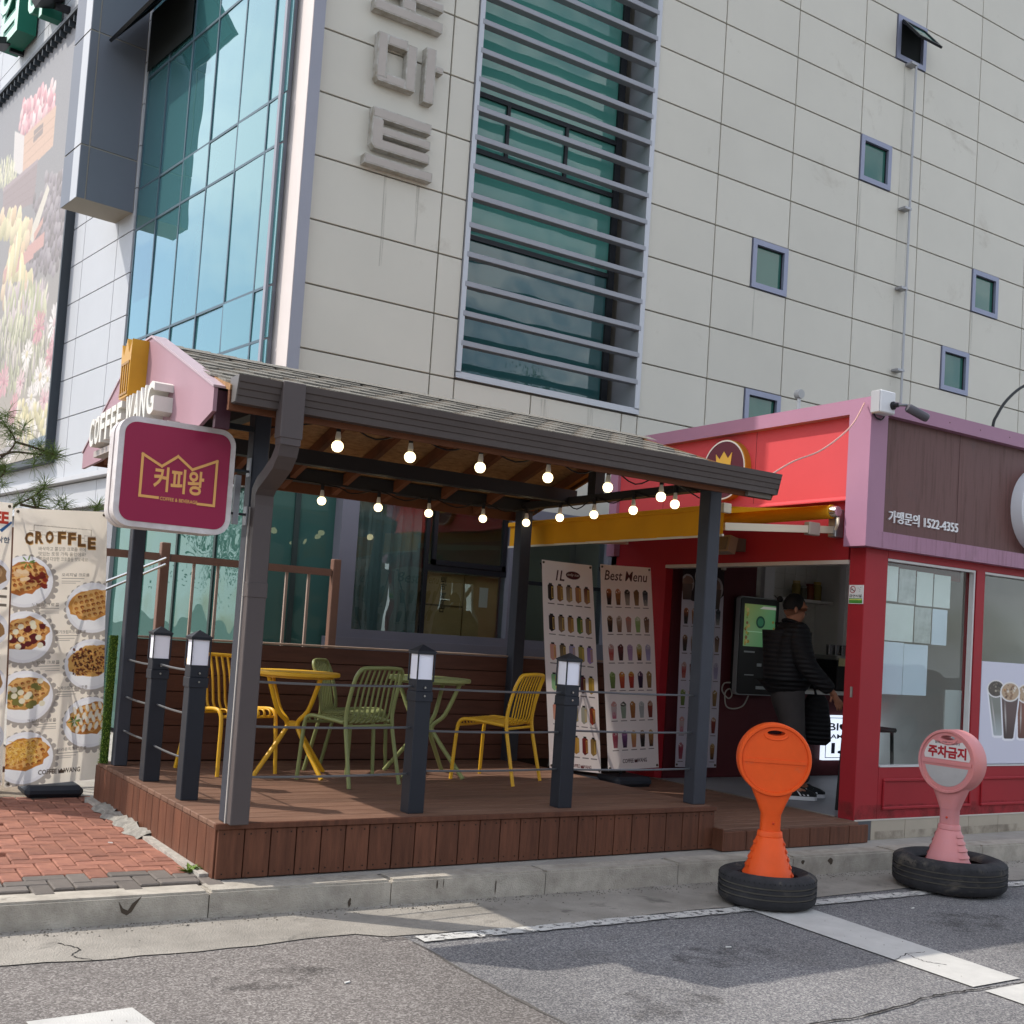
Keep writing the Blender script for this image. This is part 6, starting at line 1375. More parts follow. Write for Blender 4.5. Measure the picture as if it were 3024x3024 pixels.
# --- menu banner inside the doorway
s = Sheet(Yp(*b3(1205, 180), 8.0), Yp(*b3(1520, 200), 8.0), Yp(*b3(1140, 1712), 8.0), Yp(*b3(1455, 1718), 8.0), .002, 'cdc7d2')
t = thing('doorway_banner', 'drinks menu banner with dark arched top hanging inside the kiosk doorway', 'banner', (7.3, 8.05, .4))
s.poly([(0, 0), (1, 0), (1, .14), (.9, .16), (.75, .175), (.5, .185), (.25, .175), (.1, .155), (0, .125)], '2a1214')
for (u, v, r_) in ((.12, .09, .16), (.78, .11, .2), (.45, .05, .16)): s.ell(u, v, r_, 'b5aaa8', 18, 1.1); s.ell(u, v - .01, r_ * .8, '8a6a5a', 14, .8, .15); s.poly([(u - r_ * .8, v), (u + r_ * .8, v), (u + r_ * .6, v + r_ * .5), (u - r_ * .6, v + r_ * .5)], ['6f5a50', '6f5a50', '4a3a34', '4a3a34'])
for r_, v in enumerate((.26, .395, .53, .665, .80, .93)):
    for c_, u in enumerate((.12, .31, .5, .69, .88)): dropcup(s, u, v - .01, .115, .08, *CR_[r_][c_])
s.build(t, cloth3)
for u in (.05, .95): MB().box(s.P(u, 0).x - .02, s.P(u, 0).x + .02, 7.97, 8.12, s.P(u, 0).z - .02, s.P(u, 0).z + .01).build('hook', mat('track_white', 'b9b1a8'), t)

# ================================================================ NO PARKING STANDS IN TYRES
def rings(P, closed=False):
    """loft through rings of equal length"""
    n = len(P[0]); vs = [p for r in P for p in r]; fs = [(i * n + k, i * n + (k + 1) % n, (i + 1) * n + (k + 1) % n, (i + 1) * n + k) for i in range(len(P) - 1) for k in range(n)]
    return vs, fs + [tuple(range(n))[::-1], tuple((len(P) - 1) * n + k for k in range(n))]
def sup(rx, ry, z, e=.5, n=28):
    out = []
    for k in range(n):
        a = 2 * pi * k / n; c, s_ = cos(a), sin(a); out.append((rx * math.copysign(abs(c) ** e, c), ry * math.copysign(abs(s_) ** e, s_), z))
    return out
def no_parking(label, body, yaw, loc, sheet, lean=0, s_=1.0):
    """local -y is the printed side"""
    t = thing('no_parking_stand', label, 'sign stand', (0, 0, 0))
    R, D, zc = .217, .075, .855
    # cone foot with stepped ribs on two sides
    P = [sup(.180, .180, .06, 1), sup(.176, .176, .075, 1), sup(.080, .070, .385, .95), sup(.075, .064, .39, .95), sup(.078, .066, .393, .95), sup(.074, .062, .42, .9), sup(.070, .058, .425, .9)]
    v, f = rings(P); MB().add(v, f).build('cone', body, t, True)
    for k in range(6):
        z0 = .12 + k * .045; q = (z0 - .075) / .31; r0 = .176 - .097 * q; q2 = (z0 + .02 - .075) / .31; r1 = .176 - .097 * q2
        for sg_ in (-1, 1):
            pts = []
            for r_, z_ in ((r0 + .004, z0), (r0 + .006, z0 + .004), (r1 + .0045, z0 + .02)):
                pts.append([(sg_ * r_ * cos(a), r_ * sin(a), z_) for a in [radians(-26 + 52 * i / 6) for i in range(7)]])
            m = MB(); 
            for a, b in zip(pts[:-1], pts[1:]): m.add(a + b, [(i, i + 1, 8 + i, 7 + i) for i in range(6)])
            m.build('rib', body, t)
    v, f = rings([sup(.060, .050, .42, .6), sup(.060, .050, .525, .6), sup(.064, .052, .535, .6)]); MB().add(v, f).build('neck', body, t, True)
    MB().sphere((.01, -.053, .475), .008, 8, 6).build('bolt', mat('bolt_orange', 'c9401c', .4), t)
    v, f = rings([sup(.062, .050, .53, .55), sup(.085, .055, .59, .5), sup(.135, .057, .70, .4), sup(.15, .056, .735, .4)]); MB().add(v, f).build('flare', body, t, True)
    # disc: outer ring, carrying hole near the top, recessed faces with raised crossbar
    N = 56; ring = lambda r, y: [(r * sin(2 * pi * k / N), y, zc + r * cos(2 * pi * k / N)) for k in range(N)]
    prof = [(R - .022, -D + .012), (R - .018, -D), (R - .004, -D), (R, -D + .006), (R, D - .006), (R - .004, D), (R - .018, D), (R - .022, D - .012)]
    vs = []
    for r, y in prof: vs += ring(r, y)
    fs = [(i * N + k, i * N + (k + 1) % N, (i + 1) * N + (k + 1) % N, (i + 1) * N + k) for i in range(len(prof) - 1) for k in range(N)]
    MB().add(vs, fs).build('rim', body, t, True)
    hw, hh, hz = .05, .013, zc + .168                     # slot of the handle
    for y in (-D + .012, D - .012):
        m = MB(); rr = R - .0225; poly = [(rr * sin(2 * pi * k / N), rr * cos(2 * pi * k / N)) for k in range(N)]
        hole = [(hw * cos(a) * .9 + math.copysign(.012, cos(a)), .168 + hh * sin(a)) for a in [2 * pi * k / N for k in range(N)]]
        hole = [(hw * sin(2 * pi * k / N) * 1.05, .160 + hh * 1.2 * cos(2 * pi * k / N)) for k in range(N)]
        m.add([(p[0], y, zc + p[1]) for p in poly] + [(p[0], y, zc + p[1]) for p in hole], [(k, (k + 1) % N, N + (k + 1) % N, N + k) for k in range(N)])
        # fill: ring from outer circle to slot is star-shaped enough around the slot
        m.build('face', body, t)
    m = MB(); h2 = [(hw * sin(2 * pi * k / N) * 1.05, .160 + hh * 1.2 * cos(2 * pi * k / N)) for k in range(N)]
    m.add([(p[0], -D + .012, zc + p[1]) for p in h2] + [(p[0], D - .012, zc + p[1]) for p in h2], [(k, N + k, N + (k + 1) % N, (k + 1) % N) for k in range(N)]); m.build('handle_slot', body, t, True)
    lip = [(.068 * cos(a), .150 - .030 * sin(a)) for a in [pi * k / 12 for k in range(13)]]
    for sgn in (-1, 1):
        y = sgn * (D - .012); MB().tube([(p[0], y, zc + p[1]) for p in lip], .006, 6).build('handle_lip', body, t, True)
        MB().box(-.187, .187, min(y, y + sgn * .006), max(y, y + sgn * .006), zc - .020, zc + .0).build('crossbar', body, t)
    if sheet:
        y = -D + .010
        up = [(-.168, .012)] + [(.178 * sin(a), .178 * cos(a)) for a in [radians(-78 + 8 * k) for k in range(6)]] + [(-.06, .118), (0, .108), (.06, .118)] + [(.178 * sin(a), .178 * cos(a)) for a in [radians(38 + 8 * k) for k in range(6)]] + [(.168, .012)]
        dn = [(-.170, -.034)] + [(.178 * sin(a), .178 * cos(a)) for a in [radians(-100 - 10 * k) for k in range(17)]] + [(.170, -.034)]
        pa = MB(); pa.add([(p[0], y, zc + p[1]) for p in up], [tuple(range(len(up)))]); pa.build('sticker', mat('sticker_white', 'd2ccc8', .45), t)
        pa = MB(); pa.add([(p[0] * .93, y - .0004, zc - .006 + (p[1]) * .93) for p in dn], [tuple(range(len(dn)))]); pa.build('reflector', mat('sticker_grey', 'b0aeac', .3, var=.1, vs=6), t)
        tx = MB(); tx.text('주차금지', (-.145, y - .0012, zc + .022), EX, EZ, h=.082, w=.29, bold=.045); tx.build('lettering', mat('ink_red', 'a31f2a', .5), t)
        tx = MB(); tx.text('협조 부탁 드립니다', (-.095, y - .0012, zc + .116), EX, EZ, h=.018, w=.19, bold=.02); tx.build('small_lettering', mat('ink_grey', '5a5558', .5), t)
    t.location = loc; t.rotation_euler = (0, lean, yaw); t.scale = (s_, s_, s_); return t
def tyre(label, loc, yaw, R, H):
    t = thing('old_tyre', label, 'tyre', (0, 0, 0)); rb_ = mat('tyre_rubber', '343335', .82, var=.3, vs=9, bump=.4, bs=90, vdark='252527', stain=('5d574e', 5, .56)); gr = mat('tyre_groove', '121213', .8)
    N = 64; ri = R * .62
    prof = [(ri, H * .2), (ri + .012, H * .10), (R * .80, .012), (R * .93, .010), (R * .985, H * .14), (R, H * .22)]
    for g_ in (.34, .5, .66):
        z0 = H * g_; prof += [(R + .002, z0 - .007), (R - .010, z0 - .005), (R - .010, z0 + .005), (R + .002, z0 + .007)]
    prof += [(R, H * .80), (R * .985, H * .88), (R * .93, H - .012), (R * .82, H), (ri + .02, H - .018), (ri, H * .85), (ri - .004, H * .78)]
    prof += [(ri + .03, H * .7), (R - .045, H * .62), (R - .05, H * .4), (ri + .03, H * .3), (ri, H * .2)]
    MB().lathe(prof, (0, 0, 0), N, cap=False).build('carcass', rb_, t, True)
    m = MB()
    for k in range(60):
        a = 2 * pi * k / 60; c, s_ = cos(a), sin(a); rr = Vector((c, s_, 0)); tt = Vector((-s_, c, 0))
        m.fbox(rr * (R * .965) + EZ * (H * .845) - tt * .0025, tt * .005, rr * (R * .03) + EZ * (-H * .045), (rr * .004 + EZ * .004))
    m.build('shoulder_sipe', gr, t)
    m = MB()
    for g_ in (.34, .5, .66): m.lathe([(R - .0095, H * g_ - .004), (R - .0085, H * g_ - .001), (R - .0095, H * g_ + .004)], (0, 0, 0), N, cap=False)
    m.build('groove_dust', mat('tyre_dust', '6a665e', .9), t)
    t.location = loc; t.rotation_euler = (0, 0, yaw); return t
og = mat('stand_orange', 'e8571b', .5, var=.10, vs=5, spec=.3, bump=.08, bs=120, stain=('c9603a', 7, .63)); pkm = mat('stand_pink', 'cd7f78', .5, var=.12, vs=3, spec=.35, bump=.06, bs=120, vdark='c98a8e', stain=('b98a80', 8, .64))
O1, O2 = (5.17, 4.95, .010), (6.82, 4.88, .010)
tyre('worn black car tyre holding the orange stand on the road', O1, .3, .290, .195)
tyre('worn black car tyre holding the pink stand on the road', O2, 1.1, .365, .215)
no_parking('plain orange plastic stand with round head and carrying slot', og, radians(-38), (O1[0] + .0, O1[1] + .0, .012), False, 0, 1.0)
no_parking('faded pink no parking stand with red Korean lettering on white', pkm, radians(-86), (O2[0] - .02, O2[1], .012), True, 0, .985)
# ================================================================ PERSON
def skinmesh(name, V, Eg, root, m_, parent, sub=2):
    names = list(V); me = bpy.data.meshes.new(name); me.from_pydata([V[n][0] for n in names], [(names.index(a), names.index(b)) for a, b in Eg], []); me.materials.append(m_)
    o = bpy.data.objects.new(name, me); COL.objects.link(o)
    sk = o.modifiers.new('Skin', 'SKIN'); sk.use_smooth_shade = True
    if not me.skin_vertices: 
        bpy.context.view_layer.objects.active = o
    dat = me.skin_vertices[0].data
    for i, n in enumerate(names): r = V[n][1]; dat[i].radius = r if isinstance(r, tuple) else (r, r); dat[i].use_root = (n == root)
    sb = o.modifiers.new('Sub', 'SUBSURF'); sb.levels = sub; sb.render_levels = sub
    o.parent = parent; return o
ft = Zp(2372, 2362, .29)
man = thing('person', 'person in black quilted jacket, grey trousers and white soled trainers standing in the kiosk doorway', 'person', (ft.x - .085, ft.y + .16, .29), None, radians(-30))
ORG[man.name] = Vector((0, 0, 0))
skin = mat('skin', '9c6a52', .5, var=.06, vs=20); jk = mat('jacket_black', '17171a', .65, bump=.0); 
n_, l_ = jk.node_tree.nodes, jk.node_tree.links
tcn = n_.new('ShaderNodeTexCoord'); wv = n_.new('ShaderNodeTexWave'); wv.bands_direction = 'Z'; wv.inputs['Scale'].default_value = 8; wv.inputs['Distortion'].default_value = .6; bpn = n_.new('ShaderNodeBump'); bpn.inputs['Strength'].default_value = .5; bpn.inputs['Distance'].default_value = .02
l_.new(tcn.outputs['Object'], wv.inputs['Vector']); l_.new(wv.outputs['Fac'], bpn.inputs['Height']); l_.new(bpn.outputs[0], n_['Principled BSDF'].inputs['Normal'])
tr = mat('trousers_grey', '3b3838', .8, var=.1, vs=10)
BV = {'pel': ((0, 0, .95), (.13, .10)), 'wst': ((0, 0, 1.10), (.125, .095)), 'chs': ((.01, 0, 1.30), (.15, .11)), 'nkb': ((.01, 0, 1.46), .06), 'nck': ((.025, 0, 1.50), .055),
      'jaw': ((.045, 0, 1.555), (.062, .072)), 'skl': ((.03, 0, 1.645), (.078, .095)), 'top': ((.015, 0, 1.70), (.06, .07)), 'nos': ((.135, 0, 1.60), .013), 'nob': ((.105, 0, 1.615), .022), 'chn': ((.105, 0, 1.535), .026), 'brw': ((.10, 0, 1.655), .03)}
BE = [('pel', 'wst'), ('wst', 'chs'), ('chs', 'nkb'), ('nkb', 'nck'), ('nck', 'jaw'), ('jaw', 'skl'), ('skl', 'top'), ('skl', 'nob'), ('nob', 'nos'), ('jaw', 'chn'), ('skl', 'brw')]
ARM = {-1: ((.0, -.20, 1.41), (.06, -.28, 1.13), (.30, -.29, .92)), 1: ((.02, .19, 1.41), (.10, .24, 1.14), (.28, .18, 1.06))}
for s_, nm in ((-1, 'r'), (1, 'l')):
    sh_, el_, wr_ = map(Vector, ARM[s_]); hd = (wr_ - el_).normalized() * .6 + Vector((0, 0, -.4)); hd.normalize(); pal = wr_ + hd * .06; side_ = Vector((hd.z, 0, -hd.x))
    BV.update({'sh' + nm: (tuple(sh_), .06), 'el' + nm: (tuple(el_), .045), 'wr' + nm: (tuple(wr_), .03), 'pl' + nm: (tuple(pal), (.038, .02))}); BE += [('chs', 'sh' + nm), ('sh' + nm, 'el' + nm), ('el' + nm, 'wr' + nm), ('wr' + nm, 'pl' + nm)]
    for k in range(4):
        b_ = pal + hd * .03 + side_ * (.026 - .0175 * k); L_ = (.038, .045, .042, .032)[k]; m1 = b_ + hd * L_ ; m2 = m1 + (hd * .5 + Vector((0, -s_ * .8, -.2))).normalized() * L_ * .8
        BV.update({'a%d%s' % (k, nm): (tuple(b_), .0105), 'b%d%s' % (k, nm): (tuple(m1), .009), 'c%d%s' % (k, nm): (tuple(m2), .0075)}); BE += [('pl' + nm, 'a%d%s' % (k, nm)), ('a%d%s' % (k, nm), 'b%d%s' % (k, nm)), ('b%d%s' % (k, nm), 'c%d%s' % (k, nm))]
    t1 = wr_ + hd * .03 + side_ * .03; t2 = t1 + (hd + side_).normalized() * .04; BV.update({'t1' + nm: (tuple(t1), .012), 't2' + nm: (tuple(t2), .009)}); BE += [('wr' + nm, 't1' + nm), ('t1' + nm, 't2' + nm)]
LEG = {-1: ((.0, -.095, .88), (.055, -.10, .48), (.06, -.105, .09), (.20, -.12, .045)), 1: ((.0, .095, .88), (.13, .10, .48), (.20, .10, .09), (.34, .11, .045))}
for s_, nm in ((-1, 'r'), (1, 'l')):
    h_, k_, a_, f_ = LEG[s_]; BV.update({'hp' + nm: (h_, .085), 'kn' + nm: (k_, .055), 'an' + nm: (a_, .04), 'to' + nm: (f_, .035)}); BE += [('pel', 'hp' + nm), ('hp' + nm, 'kn' + nm), ('kn' + nm, 'an' + nm), ('an' + nm, 'to' + nm)]
skinmesh('body', BV, BE, 'pel', skin, man)
JV = {'hem': ((-.01, 0, .85), (.215, .195)), 'bly': ((-.02, 0, 1.0), (.23, .21)), 'mid': ((-.03, 0, 1.20), (.23, .20)), 'chs': ((-.03, 0, 1.36), (.22, .18)), 'col': ((.0, 0, 1.47), (.12, .105)), 'cot': ((.015, 0, 1.525), (.085, .085))}
JE = [('hem', 'bly'), ('bly', 'mid'), ('mid', 'chs'), ('chs', 'col'), ('col', 'cot')]
for s_, nm in ((-1, 'r'), (1, 'l')):
    sh_, el_, wr_ = map(Vector, ARM[s_]); JV.update({'s' + nm: (tuple(sh_ + Vector((0, s_ * .005, 0))), .115), 'u' + nm: (tuple((sh_ + el_) / 2), .10), 'e' + nm: (tuple(el_), .09), 'f' + nm: (tuple((el_ + wr_) / 2), .078), 'w' + nm: (tuple(wr_ - (wr_ - el_) * .04), .06)})
    JE += [('chs', 's' + nm), ('s' + nm, 'u' + nm), ('u' + nm, 'e' + nm), ('e' + nm, 'f' + nm), ('f' + nm, 'w' + nm)]
skinmesh('jacket', JV, JE, 'mid', jk, man)
TV = {'wb': ((0, 0, 1.0), (.165, .14)), 'p': ((0, 0, .89), (.175, .15))}; TE_ = [('wb', 'p')]
for s_, nm in ((-1, 'r'), (1, 'l')):
    h_, k_, a_, f_ = map(Vector, LEG[s_]); TV.update({'h' + nm: (tuple(h_ - EZ * .06), .125), 'm' + nm: (tuple((h_ + k_) / 2), .112), 'k' + nm: (tuple(k_), .095), 'c' + nm: (tuple((k_ + a_) / 2), .088), 'a' + nm: (tuple(a_ + EZ * .015), .08)}); TE_ += [('p', 'h' + nm), ('h' + nm, 'm' + nm), ('m' + nm, 'k' + nm), ('k' + nm, 'c' + nm), ('c' + nm, 'a' + nm)]
skinmesh('trousers', TV, TE_, 'p', tr, man)
shb = mat('shoe_black', '151516', .6); shw = mat('sole_white', 'd2d2d4', .5)
for s_ in (-1, 1):
    h_, k_, a_, f_ = map(Vector, LEG[s_]); cx_, cy_ = a_.x + .055, a_.y
    out = [(cx_ - .135, -.032), (cx_ - .145, 0), (cx_ - .135, .034), (cx_ - .05, .042), (cx_ + .05, .05), (cx_ + .11, .044), (cx_ + .148, .02), (cx_ + .15, -.01), (cx_ + .12, -.042), (cx_ + .04, -.05), (cx_ - .05, -.042)]
    sole = MB().prism([(p[0], cy_ + p[1]) for p in out], (0, 0, .002), EX, EY, (0, 0, .032)).build('shoe_sole', shw, man)
    R_ = [[(cx_ + (p[0] - cx_) * s1 + dx, cy_ + p[1] * s1, z) for p in out] for s1, dx, z in ((.985, 0, .034), (.97, 0, .055), (.82, -.02, .078), (.55, -.05, .10), (.45, -.06, .115))]
    v, f = rings(R_); MB().add(v, f).build('shoe_upper', shb, man, True)
    for k in range(3):
        x0 = cx_ - .01 + k * .033; MB().add([(x0, cy_ - .0515, .040), (x0 + .014, cy_ - .0515, .040), (x0 - .012, cy_ - .036, .080), (x0 - .026, cy_ - .038, .080)], [(0, 1, 2, 3)]).build('shoe_stripe', shw, man)
hair = mat('hair_black', '120f0e', .7)
m = MB(); N1, N2 = 20, 12
for j in range(N2 + 1):
    th_ = (pi * .60) * j / N2
    for k in range(N1):
        a = 2 * pi * k / N1; fr = cos(a); lim = 1.0 if fr < .3 else 1 - .42 * (fr - .3) / .7; t_ = th_ * lim; rn = 1 + random.uniform(-.025, .025)
        m.v.append((.022 + .098 * rn * sin(t_) * cos(a), .082 * rn * sin(t_) * sin(a), 1.635 + .108 * rn * cos(t_))); m.c.append((1, 1, 1))
for j in range(N2):
    for k in range(N1): m.f.append((j * N1 + k, (j + 1) * N1 + k, (j + 1) * N1 + (k + 1) % N1, j * N1 + (k + 1) % N1))
m.sphere((-.105, 0, 1.685), .028, 10, 8)
for _ in range(40):
    d = Vector((-1, random.uniform(-.6, .6), random.uniform(-.4, .7))).normalized() * random.uniform(.04, .07); p = Vector((-.12, 0, 1.69)); q = d.cross(EZ).normalized() * .004; m.add([p - q, p + q, p + d], [(0, 1, 2)])
m.build('hair', hair, man, 'all')
for s_ in (-1, 1):
    MB().sphere((.015, s_ * .078, 1.60), .024, 10, 8, (.6, .35, 1.1)).build('ear', skin, man, 'all'); MB().sphere((.105, s_ * .032, 1.632), .010, 8, 6).build('eye', mat('eye_dark', '1a1512', .3), man, 'all')
MB().box(.112, .125, -.022, .022, 1.562, 1.568).build('mouth', mat('lips', '6f4038', .5), man)
bag = thing('shoulder_bag', 'black bag hanging at the side of the standing person', 'bag', (man.location.x + .22, man.location.y + .02, .7))
m = MB(); bx_, by_ = man.location.x + .34, man.location.y - .02
R_ = [[(bx_ + q[0], by_ + q[1], z) for q in [(w_ * cos(a) * .67 + d_ * sin(a) * .74, -w_ * cos(a) * .74 + d_ * sin(a) * .67) for a in [2 * pi * k / 16 for k in range(16)]]] for w_, d_, z in ((.10, .04, .74), (.14, .06, .78), (.13, .07, .95), (.10, .05, 1.12), (.07, .03, 1.17))]
v, f = rings(R_); m.add(v, f); m.build('sack', jk, bag, True); MB().tube(smoothpath([(bx_, by_, 1.16), (bx_ - .06, by_ + .02, 1.30), (bx_ - .2, by_ + .06, 1.45)], 5), .012, 6).build('strap', jk, bag)

# ================================================================ PLANTS AND LITTER
pn = thing('pine_tree', 'young pine tree with long needles reaching in behind the banners', 'tree', (.35, 9.55, .1))
bark = mat('pine_bark', '4b3d33', .9, var=.3, vs=20); ndl = mat('pine_needle', '667a40', .6, var=.35, vs=25, vdark='4a5c2c')
MB().tube(smoothpath([(.35, 9.55, .1), (.37, 9.5, 1.2), (.33, 9.45, 2.4), (.38, 9.4, 3.6)], 5), [.07 - .0028 * k for k in range(16)], 9).build('trunk', bark, pn, True)
PP = lambda x, y, Y=9.3: Yp(x, y, Y)
brs = [[(.36, 9.46, 2.35), PP(-60, 1380), PP(0, 1355), PP(45, 1305), PP(15, 1255)], [PP(45, 1305), PP(90, 1318), PP(140, 1335), PP(165, 1345)], [PP(0, 1345), PP(40, 1335), PP(80, 1338), PP(125, 1342)], [(.36, 9.47, 1.9), PP(-40, 1530), PP(45, 1492), PP(95, 1468), PP(130, 1442)], [PP(95, 1468), PP(110, 1500), PP(118, 1470)], [PP(-40, 1430), PP(5, 1405), PP(15, 1385)],
       [PP(60, 1490), PP(170, 1510), PP(195, 1495)], [PP(170, 1510), PP(260, 1515), PP(290, 1500)], [(.35, 9.45, 2.5), PP(-70, 1270), PP(-10, 1240)], [(.37, 9.4, 3.3), (.1, 9.3, 3.6)], [(.37, 9.4, 3.2), (.6, 9.6, 3.5)]]
cr = MB()
def tuft(p, n=70, L=.13):
    ax = Vector((random.uniform(-.5, .5), random.uniform(-.5, .5), 1)).normalized()
    for _ in range(n):
        d = (Vector((random.gauss(0, 1), random.gauss(0, 1), random.gauss(0, .7) + .35))).normalized() * L * random.uniform(.7, 1.15); q = d.cross(Vector((random.random(), random.random(), random.random()))).normalized() * .0016; b_ = p + ax * random.uniform(-.03, .03); mid = b_ + d * .6 + Vector((0, 0, -.004))
        cr.add([b_ - q, b_ + q, mid + q, mid - q, b_ + d + Vector((0, 0, -.018))], [(0, 1, 2, 3), (3, 2, 4)])
for b in brs:
    pts = smoothpath([Vector(p) for p in b], 4); MB().tube(pts, [.011 - .006 * i / (len(pts) - 1) for i in range(len(pts))], 6).build('branch', bark, pn, True)
    for p in pts[len(pts) // 3::2]: tuft(p, 14, .10)
    tuft(pts[-1], 50); tuft(pts[-3], 22)
for (x, y) in ((60, 1280), (120, 1312), (165, 1345), (100, 1368), (30, 1290), (20, 1225), (130, 1438), (60, 1478), (105, 1492), (172, 1486), (285, 1500), (5, 1385), (140, 1350), (70, 1262), (5, 1430)): tuft(PP(x, y), 48)
cr.build('crown', ndl, pn)
def weed(label, px, c, n, dry):
    P = Zp(*px, .14); t = thing('weed', label, 'weed', P); m = MB()
    for _ in range(n):
        a = random.uniform(0, 2 * pi); L_ = random.uniform(.03, .07); d = Vector((cos(a), sin(a), random.uniform(.2, 1.2))).normalized() * L_; s1 = d.cross(EZ).normalized() * random.uniform(.006, .014); o_ = P + Vector((random.uniform(-.05, .05), random.uniform(-.03, .03), .0)); k = Vector((0, 0, -.012 if dry else -.004))
        m.add([o_, o_ + d * .5 - s1 + EZ * .004, o_ + d + k, o_ + d * .5 + s1], [(0, 1, 2, 3)])
    m.build('leaves', mat('leaf_%s' % c, c, .7, var=.3, vs=30), t)
weed('dry brown weed in the joint along the deck side', (548, 2506), '8a6a45', 60, True); weed('dry brown weed beside the green weed at the deck corner', (578, 2538), '7d6038', 55, True); weed('small green weed growing at the front corner of the deck', (578, 2574), '6f8a35', 110, False); weed('dark withered weed by the crumpled sheet at the deck side', (425, 2412), '5a4636', 40, True)
# crumpled pale sheet along the foot of the deck
m = MB(); prev = None
for i in range(26):
    f_ = i / 25; c_ = Vector((2.035 - .02 * sin(i), 8.15 - 1.15 * f_, .14)); row = [c_ + Vector((-.075 + .03 * j + random.uniform(-.014, .014), random.uniform(-.006, .006), (.004 + .012 * j + random.uniform(0, .018)) if j else .003)) for j in range(4)]
    if prev: 
        for j in range(3): m.add([prev[j], prev[j + 1], row[j + 1], row[j]], [(0, 1, 2, 3)])
    prev = row
tag(m.build('crumpled_sheet', mat('sheet_silver', '8f8b83', .7, var=.4, vs=18, bump=.7, bs=60), None, 'all'), 'crumpled pale plastic sheet along the foot of the deck side', 'plastic sheet')
lit = mat('litter_white', 'd6d4ce', .8)
for i, (x, y, z) in enumerate(((334, 2490, .146), (2158, 2797, .002), (1452, 2648, .006), (2695, 2684, .004), (2980, 2566, .006), (1020, 2905, .002))):
    P = Zp(x, y, z); a = random.uniform(0, 3); tag(MB().fbox(P, Vector((cos(a), sin(a), 0)) * .03, Vector((-sin(a), cos(a), 0)) * .007, EZ * .005).build('cigarette_butt', lit, None), 'small white cigarette butt lying on the ground', 'litter', 'butts on the ground')
# ================================================================ BEHIND THE CAMERA (seen only as reflections in the panes)
def bare_tree(label, x, y, h):
    t = thing('street_tree', label, 'tree', (x, y, 0), 'trees across the road'); bk_ = mat('tree_bark', '4a4038', .9, var=.2, vs=6); rnd = random.Random(int(x * 7 + h * 3)); tw = MB(); lf = MB()
    MB().tube([(x, y, 0), (x + .1, y, h * .25), (x, y + .1, h * .5), (x + .1, y, h * .8)], [.2, .15, .1, .04], 8).build('trunk', bk_, t, True)
    def grow(p, d, L, r, k):
        q = p + d * L; tw.tube([p, (p + q) / 2 + Vector((rnd.uniform(-.1, .1), rnd.uniform(-.1, .1), .05)), q], [r, r * .8, r * .6], 5, False)
        if k == 0:
            for _ in range(26):
                c = q + Vector((rnd.gauss(0, .3), rnd.gauss(0, .3), rnd.gauss(0, .3))); u = Vector((rnd.gauss(0, 1), rnd.gauss(0, 1), rnd.gauss(0, 1))).normalized() * .1; lf.add([c, c + u, c + u.orthogonal().normalized() * .07], [(0, 1, 2)])
            return
        for _ in range(3): grow(q, (d + Vector((rnd.gauss(0, .55), rnd.gauss(0, .55), rnd.gauss(.1, .4)))).normalized(), L * .72, r * .6, k - 1)
    for i in range(7): a = i * 2.4; grow(Vector((x, y, h * (.3 + .08 * i))), Vector((cos(a), sin(a), .6)).normalized(), h * .17, .06, 3)
    tw.build('limbs', bk_, t); lf.build('crown', mat('tree_leaf', '56653a', .7), t)
bare_tree('street tree with thin crown across the road beside the brick block', -9, -9, 8); bare_tree('tall street tree across the road behind the red car', 8, -12, 9); bare_tree('broad street tree across the road', 17, -9, 8.5); bare_tree('small street tree across the road', -2, -13, 7.5)
bare_tree('street tree on the left side of the square', -7, 14, 6); bare_tree('bushy street tree on the left side of the square', -9.5, 19, 7); bare_tree('street tree beyond the left square', -12, 27, 8); bare_tree('leaning street tree on the left side of the square', -6, 22.5, 6.5)
t = thing('opposite_building', 'plain brick block across the road', 'building', (2, -26, 0)); MB().box(-16, 22, -34, -24, 0, 9).build('wall', mat('block_brick', '6a5c52', .9, var=.1), t)
for i in range(9):
    for j in range(3): MB().box(-14 + i * 4, -12 + i * 4, -24.0, -23.95, 1 + j * 2.9, 2.6 + j * 2.9).build('window', mat('block_glass', '2c3a44', .2), t)
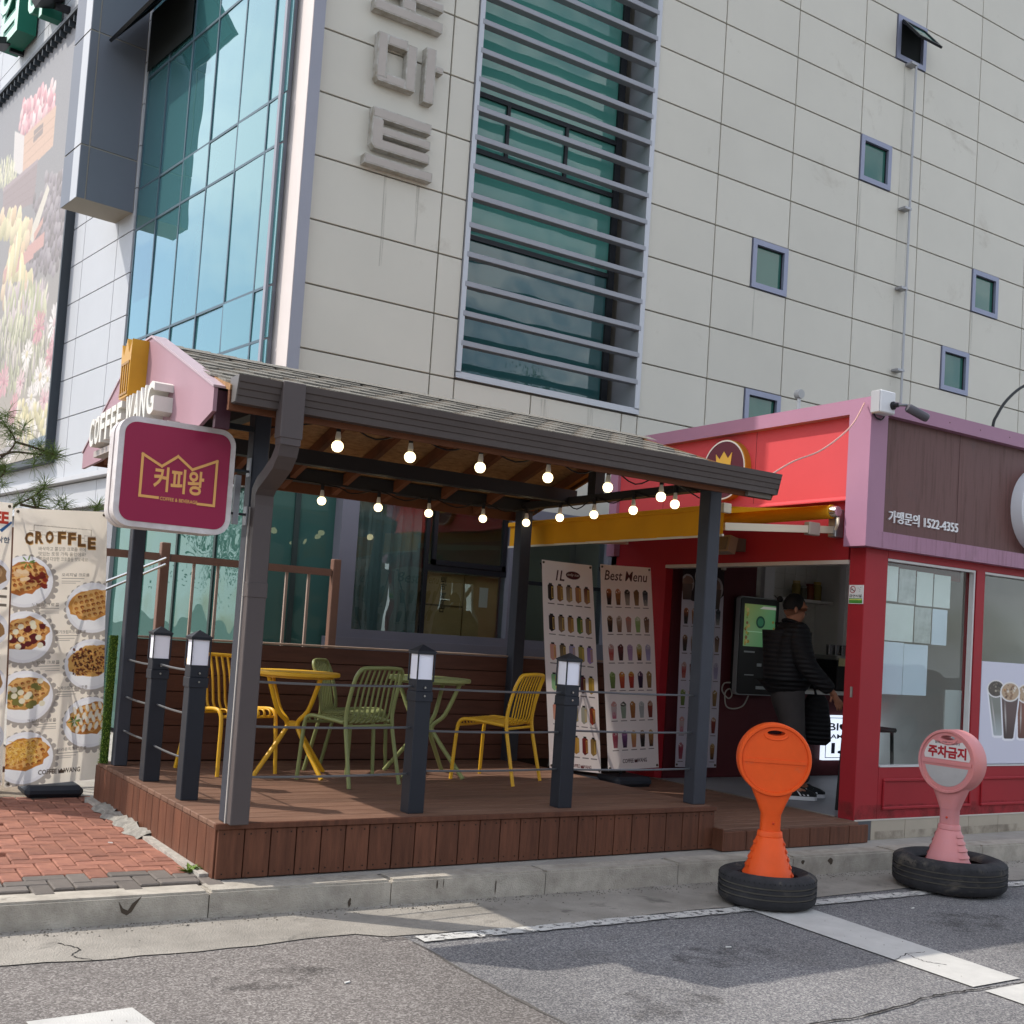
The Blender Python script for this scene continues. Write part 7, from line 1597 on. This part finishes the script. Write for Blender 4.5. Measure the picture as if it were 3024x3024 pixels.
car = thing('parked_car', 'dark red hatchback parked on the road', 'car', (0, 0, 0))
cp_ = mat('car_red', '5a1c22', .25, coat=.6); cg = mat('car_glass', '14181a', .1); blk = mat('car_black', '141414', .6)
prof = [(-2.05, .35), (-2.08, .6), (-1.98, .86), (-1.75, .95), (-1.35, 1.42), (-1.0, 1.50), (.25, 1.49), (.55, 1.38), (1.1, .98), (1.85, .86), (2.08, .66), (2.1, .4), (2.0, .28), (-1.95, .28)]
secs = []
for y_, sx, dz in ((-.86, .97, 0), (-.80, 1, .0), (-.5, 1, .03), (0, 1, .04), (.5, 1, .03), (.80, 1, 0), (.86, .97, 0)): secs.append([(x * sx, (y_ * (.86 if z > 1.05 else 1)), z + (dz if z > .8 else 0)) for x, z in prof])
v, f = rings(secs); MB().add(v, f).build('body', cp_, car, True)
for s_ in (-1, 1):
    MB().add([(x, s_ * (.80 if z < 1.2 else .742), z) for x, z in ((-1.5, 1.0), (-1.2, 1.38), (.2, 1.39), (.85, 1.02))], [(0, 1, 2, 3)] if s_ > 0 else [(3, 2, 1, 0)]).build('side_window', cg, car)
    for x in (-1.28, 1.3):
        wh = MB().lathe([(.2, -.1), (.31, -.1), (.325, -.05), (.325, .05), (.31, .1), (.2, .1)], (x, s_ * .80, .325), 28, 'y').build('wheel', blk, car, True); MB().lathe([(0, s_ * .06), (.19, s_ * .08), (.2, s_ * .10), (0, s_ * .103)], (x, s_ * .80, .325), 20, 'y').build('rim', mat('alloy', '8d8f93', .3, metal=.9), wh, True)
    MB().bbox(1.80, 2.06, s_ * .62 - .12, s_ * .62 + .12, .66, .78, .03).build('headlight', mat('lamp_glass', 'b9bcc0', .1), car); MB().bbox(-2.07, -1.9, s_ * .66 - .1, s_ * .66 + .1, .72, .88, .03).build('tail_light', mat('lamp_red', '8a1418', .2), car)
    MB().box(-.25, -.05, s_ * .868 - .006, s_ * .868 + .006, .82, .85).build('handle', blk, car)
car.location = (16.9, -1.75, 0); car.rotation_euler = (0, 0, radians(-18))
